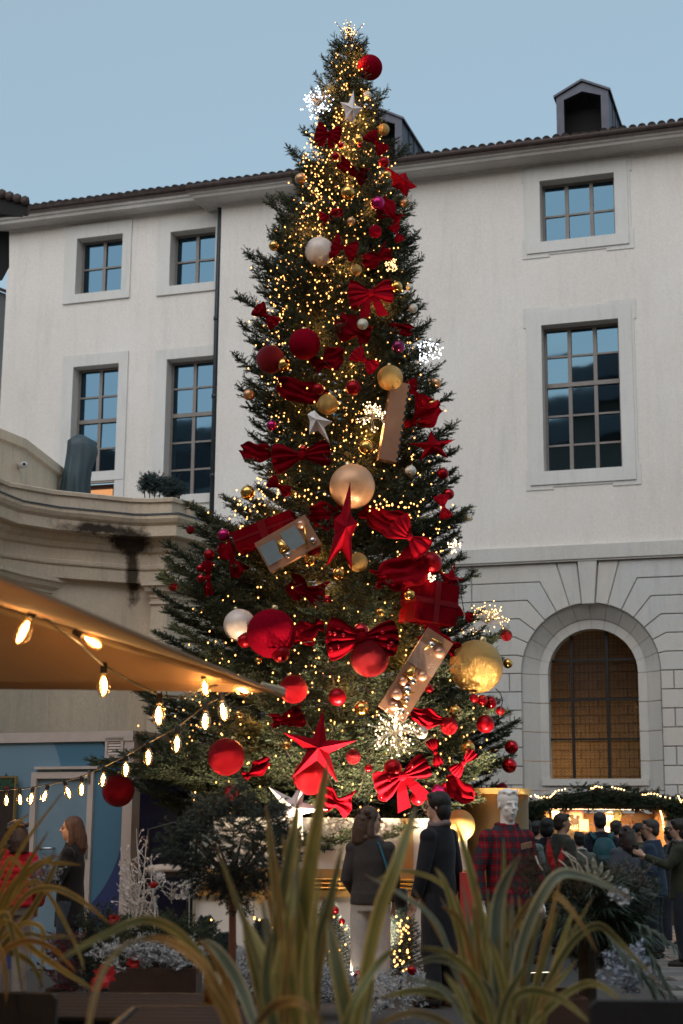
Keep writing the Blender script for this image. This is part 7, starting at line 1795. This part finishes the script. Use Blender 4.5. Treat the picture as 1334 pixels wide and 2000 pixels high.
for pts, w, m in (
 ([(572,2080,YC),(592,1800,YC),(641,1480,YC-.05)],36,'warm'), ([(552,2080,YC-.05),(556,1800,YC-.05),(583,1556,YC)],27,'warm'), ([(520,2080,YC-.1),(545,1790,YC-.1),(574,1612,YC-.1)],24,'dark'),
 ([(562,2060,YC+.15),(550,1870,YC+.2),(538,1720,YC+.2),(519,1570,YC+.2)],20,'dark'), ([(600,2060,YC),(587,1837,YC),(552,1630,YC)],24,'warm'), ([(520,2060,YC-.2),(542,1931,YC-.2),(577,1695,YC-.1)],28,'warm'),
 ([(590,2080,YC-.1),(612,1875,YC-.1),(648,1740,YC-.1),(669,1648,YC-.1)],15,'dark'), ([(700,2080,YC-.2),(668,1930,YC-.2),(640,1790,YC-.1)],30,'dark'), ([(686,2060,YC-.3),(734,1812,YC-.3),(775,1690,YC-.3),(813,1572,YC-.2)],26,'warm'),
 ([(560,2060,YC),(528,1910,YC),(476,1786,YC+.1)],20,'warm'), ([(520,2070,YC-.1),(470,1930,YC),(428,1862,YC),(398,1835,YC)],22,'blue'), ([(470,2070,YC-.3),(400,1880,YC-.3),(300,1797,YC-.3),(200,1828,YC-.4),(98,1885,YC-.5)],15,'warm'),
 ([(490,2060,YC-.5),(408,1900,YC-.5),(330,1838,YC-.4),(262,1836,YC-.4)],16,'rust'), ([(160,2080,YC-.8),(190,1925,YC-.7),(235,1852,YC-.6),(300,1826,YC-.5)],9,'rust'), ([(500,2000,YC-.6),(540,1962,YC-.7),(590,1960,YC-.8),(640,2010,YC-.8)],16,'rust'),
 ([(480,2060,YC-.1),(452,1950,YC),(420,1870,YC),(386,1834,YC)],13,'rust'), ([(590,2070,YC-.2),(565,1900,YC-.2),(560,1760,YC-.2)],22,'warm'), ([(610,2070,YC+.2),(620,1880,YC+.2),(655,1740,YC+.2)],20,'rust'),
 ([(540,2070,YC+.2),(505,1930,YC+.2),(474,1800,YC+.2)],18,'dark'), ([(620,2070,YC-.3),(600,1930,YC-.3),(604,1800,YC-.3)],24,'warm'), ([(560,2080,YC-.4),(520,1940,YC-.4),(530,1820,YC-.4)],24,'dark'),
 ([(650,2070,YC-.4),(690,1960,YC-.4),(740,1880,YC-.3),(776,1850,YC-.3)],14,'warm'), ([(470,2070,YC-.6),(440,1980,YC-.6),(400,1920,YC-.6)],18,'rust'), ([(700,2070,YC-.1),(716,1960,YC),(730,1850,YC)],22,'dark')): leaf(f1, pts, w, m)
YR = 5.2
f2 = flax(985, YR, .66, 'sprawling striped flax plant with arching leaves at the bottom right of centre')
for pts, w, m in (
 ([(975,2060,YR),(950,1850,YR),(915,1690,YR),(889,1602,YR)],20,'warm'), ([(985,2060,YR-.2),(968,1863,YR-.2),(976,1750,YR-.2),(1017,1668,YR-.25)],32,'blue'), ([(990,2060,YR-.3),(1016,1860,YR-.3),(1078,1722,YR-.35),(1140,1712,YR-.35),(1237,1757,YR-.4)],25,'blue'),
 ([(935,2060,YR),(925,1881,YR),(932,1722,YR)],19,'warm'), ([(990,1850,YR-.1),(1015,1790,YR-.1),(1045,1748,YR-.1)],14,'rust'), ([(1010,2000,YR-.3),(1040,1800,YR-.3),(1080,1748,YR-.35),(1128,1795,YR-.4),(1170,1866,YR-.4)],13,'rust'),
 ([(1050,2060,YR),(1078,1910,YR),(1123,1768,YR)],15,'warm'), ([(930,2060,YR+.1),(908,1880,YR+.1),(874,1740,YR+.1),(850,1694,YR+.1)],14,'warm'), ([(1010,2060,YR-.1),(1002,1900,YR-.1),(1000,1750,YR-.1)],14,'blue'),
 ([(800,1890,YR-.2),(850,1872,YR-.2),(905,1890,YR-.2),(965,1950,YR-.2),(990,2050,YR-.2)][::-1],19,'blue'), ([(985,2050,YR-.3),(900,1960,YR-.4),(820,1935,YR-.5),(740,1950,YR-.5)],18,'warm'), ([(985,2040,YR-.5),(1010,1945,YR-.5),(1085,1945,YR-.5),(1160,2005,YR-.6)],18,'warm'),
 ([(960,2060,YR-.6),(900,1975,YR-.6),(860,1930,YR-.6),(790,1910,YR-.6)],14,'blue'), ([(1040,2060,YR-.4),(1060,1960,YR-.4),(1101,1884,YR-.4)],15,'rust'), ([(1000,2050,YR),(985,1850,YR),(984,1636,YR)],13,'warm'),
 ([(960,2060,YR-.2),(890,1900,YR-.2),(850,1800,YR-.2),(780,1745,YR-.2),(712,1708,YR-.2)],10,'blue'), ([(950,1990,YR+.2),(890,1760,YR+.2),(800,1702,YR+.2),(728,1722,YR+.2)],9,'warm'), ([(960,2060,YR-.3),(930,1900,YR-.3),(900,1800,YR-.3),(862,1770,YR-.3)],14,'rust'),
 ([(1000,2070,YR-.4),(1060,1980,YR-.4),(1150,1920,YR-.4),(1220,1960,YR-.5)],16,'warm'), ([(1020,2060,YR-.1),(1090,1880,YR-.1),(1160,1808,YR-.1),(1215,1845,YR-.1),(1290,1925,YR-.2)],16,'dark'), ([(975,2060,YR-.5),(940,1930,YR-.5),(880,1865,YR-.5),(815,1850,YR-.5)],16,'warm'),
 ([(1010,2070,YR-.5),(985,1930,YR-.5),(955,1830,YR-.5)],20,'warm'), ([(960,2070,YR-.6),(985,1960,YR-.6),(1030,1880,YR-.6)],20,'dark'), ([(940,2070,YR-.5),(870,2000,YR-.5),(800,1980,YR-.6),(720,2010,YR-.6)],16,'rust'),
 ([(990,2070,YR-.2),(1030,1890,YR-.2),(1060,1780,YR-.2)],18,'dark'), ([(965,2070,YR),(945,1900,YR),(958,1760,YR)],18,'blue'), ([(930,2060,YR-.6),(905,1960,YR-.6),(868,1900,YR-.6)],16,'warm')): leaf(f2, pts, w, m)
random.seed(8)
for th_, cx_, sp_, Y_, n_, lo_, hi_ in ((f1,565,150,YC,16,1600,1850),(f2,985,190,YR,20,1700,1880)):
    for k in range(n_):
        bx_ = cx_+random.uniform(-.28,.28)*sp_; lean = random.gauss(0,.45)*sp_; ty = random.uniform(lo_,hi_); yy = Y_+random.uniform(-.35,.35)
        leaf(th_, [(bx_,2070,yy),(bx_+lean*.35,(2070+ty)/2+20,yy),(bx_+lean,ty,yy)], random.uniform(9,16), random.choice(['warm','warm','dark','blue','rust']))
YL = 6.0
f3 = flax(-45, YL, .75, 'striped flax plant with leaves fanning in from the lower left edge')
for pts, w, m in (
 ([(-40,1900,YL),(20,1745,YL),(94,1625,YL-.1)],11,'warm'), ([(-40,1850,YL),(30,1720,YL),(114,1668,YL)],12,'warm'), ([(-50,1780,YL),(10,1640,YL),(55,1590,YL)],10,'warm'), ([(-40,1900,YL),(60,1780,YL),(120,1665,YL)],14,'dark'),
 ([(-40,1880,YL),(-10,1780,YL),(40,1720,YL),(110,1672,YL)],10,'dark'), ([(-40,1860,YL),(20,1700,YL),(60,1630,YL),(122,1548,YL)],7,'warm'), ([(-40,1900,YL-.2),(40,1760,YL-.2),(100,1735,YL-.2),(160,1760,YL-.2),(215,1805,YL-.3)],14,'dark'), ([(-40,1920,YL-.2),(40,1830,YL-.2),(90,1830,YL-.2),(165,1828,YL-.2)],10,'blue'),
 ([(-40,1850,YL-.3),(10,1800,YL-.3),(60,1850,YL-.3),(130,1900,YL-.4),(195,1940,YL-.4)],14,'warm'), ([(-40,1900,YL-.3),(0,1795,YL-.3),(20,1810,YL-.3),(45,1940,YL-.3)],17,'dark'), ([(-40,1880,YL-.2),(30,1810,YL-.2),(78,1810,YL-.2),(84,1850,YL-.2),(78,1935,YL-.2)],9,'warm'),
 ([(-40,1890,YL-.4),(40,1840,YL-.4),(100,1850,YL-.4),(150,1900,YL-.5)],12,'rust'), ([(-40,1840,YL),(50,1730,YL),(90,1740,YL),(150,1850,YL),(165,1900,YL)],8,'warm'), ([(-50,1830,YL),(5,1700,YL),(30,1680,YL),(70,1745,YL)],9,'warm'),
 ([(-40,1870,YL),(60,1700,YL),(110,1686,YL),(160,1690,YL)],8,'warm'), ([(-40,1900,YL-.1),(10,1860,YL-.1),(60,1880,YL-.1),(85,1930,YL-.1)],13,'warm'), ([(-50,1850,YL+.1),(-10,1700,YL+.1),(18,1650,YL+.1)],11,'dark'), ([(-40,1900,YL-.5),(-5,1850,YL-.5),(10,1900,YL-.5),(12,1960,YL-.5)],11,'rust')): leaf(f3, pts, w, m)

# ================================================================ TABLES AND SEAT BACKS IN FRONT
tw = mat('table_slat', (.040,.033,.038), .75, .0, .25, 6, .15, 30, stretch=(1,8,8), spec=.12); tm_ = M['iron']
def table(c0, c1, Yf, Yn, label, zt=None, n=7):
    a, b = P(c0[0],c0[1],Yf), P(c1[0],c1[1],Yf); z = a.z if zt is None else zt; th = thing('garden_table', ((a.x+b.x)/2,(Yf+Yn)/2,0), label, 'table', 'slatted tables in the foreground')
    d = (Yf-Yn)/n
    for k in range(n): mb = MB(); mb.box(((a.x+b.x)/2, Yn+d*(k+.5), z-.012), (b.x-a.x-.05, d-.012, .022)); mb.build('slat', tw, th)
    pts = [(a.x,Yn,z-.012),(b.x-.04,Yn,z-.012),(b.x,Yn+.05,z-.012),(b.x,Yf-.04,z-.012),(b.x-.04,Yf,z-.012),(a.x+.04,Yf,z-.012),(a.x,Yf-.04,z-.012),(a.x,Yn+.04,z-.012),(a.x,Yn,z-.012)]
    MB().tube(pts, .017, 8).build('rim', tm_, th, True)
    for x in (a.x+.07,b.x-.07):
        for y in (Yn+.07,Yf-.07): MB().tube([(x,y,0),(x,y,z-.02)], .014, 6).build('leg', tm_, th)
    return z
zt_ = table((108,1940),(428,1944),7.0,6.15,'dark slatted garden table behind the black seat back at lower left')
table((262,1972),(560,1975),6.2,5.5,'second dark slatted table partly hidden by the central flax', P(262,1966,6.2).z, 6)
gp = P(414,1958,6.6); mb = MB(); lathe_pts(mb, [(.001,0),(.035,0),(.04,.13),(.037,.13),(.032,.008),(.001,.008)], 18); mb.v = [(x+gp.x,y+6.6,z+P(262,1966,6.2).z*0+zt_) for x,y,z in mb.v]; o = mb.build('tumbler', bgm, None, True); tag(o,'clear drinking glass on the slatted table left of the central flax','glass'); 
cand = MB(); lathe_pts(cand, [(.001,.012),(.028,.012),(.029,.06),(.001,.06)], 14); cand.v = [(x+gp.x,y+6.6,z+zt_) for x,y,z in cand.v]; k = cand.build('orange_drink', mat('orange_drink',(.5,.12,.04),.3), o); 
def seatback(x0,x1,y,Y,label,m):
    a, b = P(x0,y,Y), P(x1,y,Y); th = thing('chair', ((a.x+b.x)/2,Y-.2,0), label, 'chair', 'dark chairs in the foreground'); z = a.z
    mb = MB(); w = b.x-a.x; x = (a.x+b.x)/2; pr = [(-w/2,z-.45),(w/2,z-.45),(w/2,z-.02),(w/2-.02,z),(-w/2+.02,z),(-w/2,z-.02)]; mb.hexa([(x+u,Y-.02,v) for u,v in pr],[(x+u,Y+.02,v) for u,v in pr]); mb.build('backrest', m, th)
    mb = MB(); mb.box((x,Y-.24,.45),(w,.44,.04)); mb.build('seat', m, th)
    for sx in (a.x+.02,b.x-.02):
        for sy in (Y,Y-.44): MB().tube([(sx,sy,0),(sx,sy,.44 if sy < Y else z-.3)], .014, 6).build('leg', tm_, th)
bk = mat('black_fabric', (.022,.019,.02), .8, 0, .3, 8, .3, 90)
seatback(-60,113,1938,5.6,'black fabric chair back at the lower left corner',bk)
seatback(1150,1420,1953,4.6,'black chair back at the lower right corner',bk)
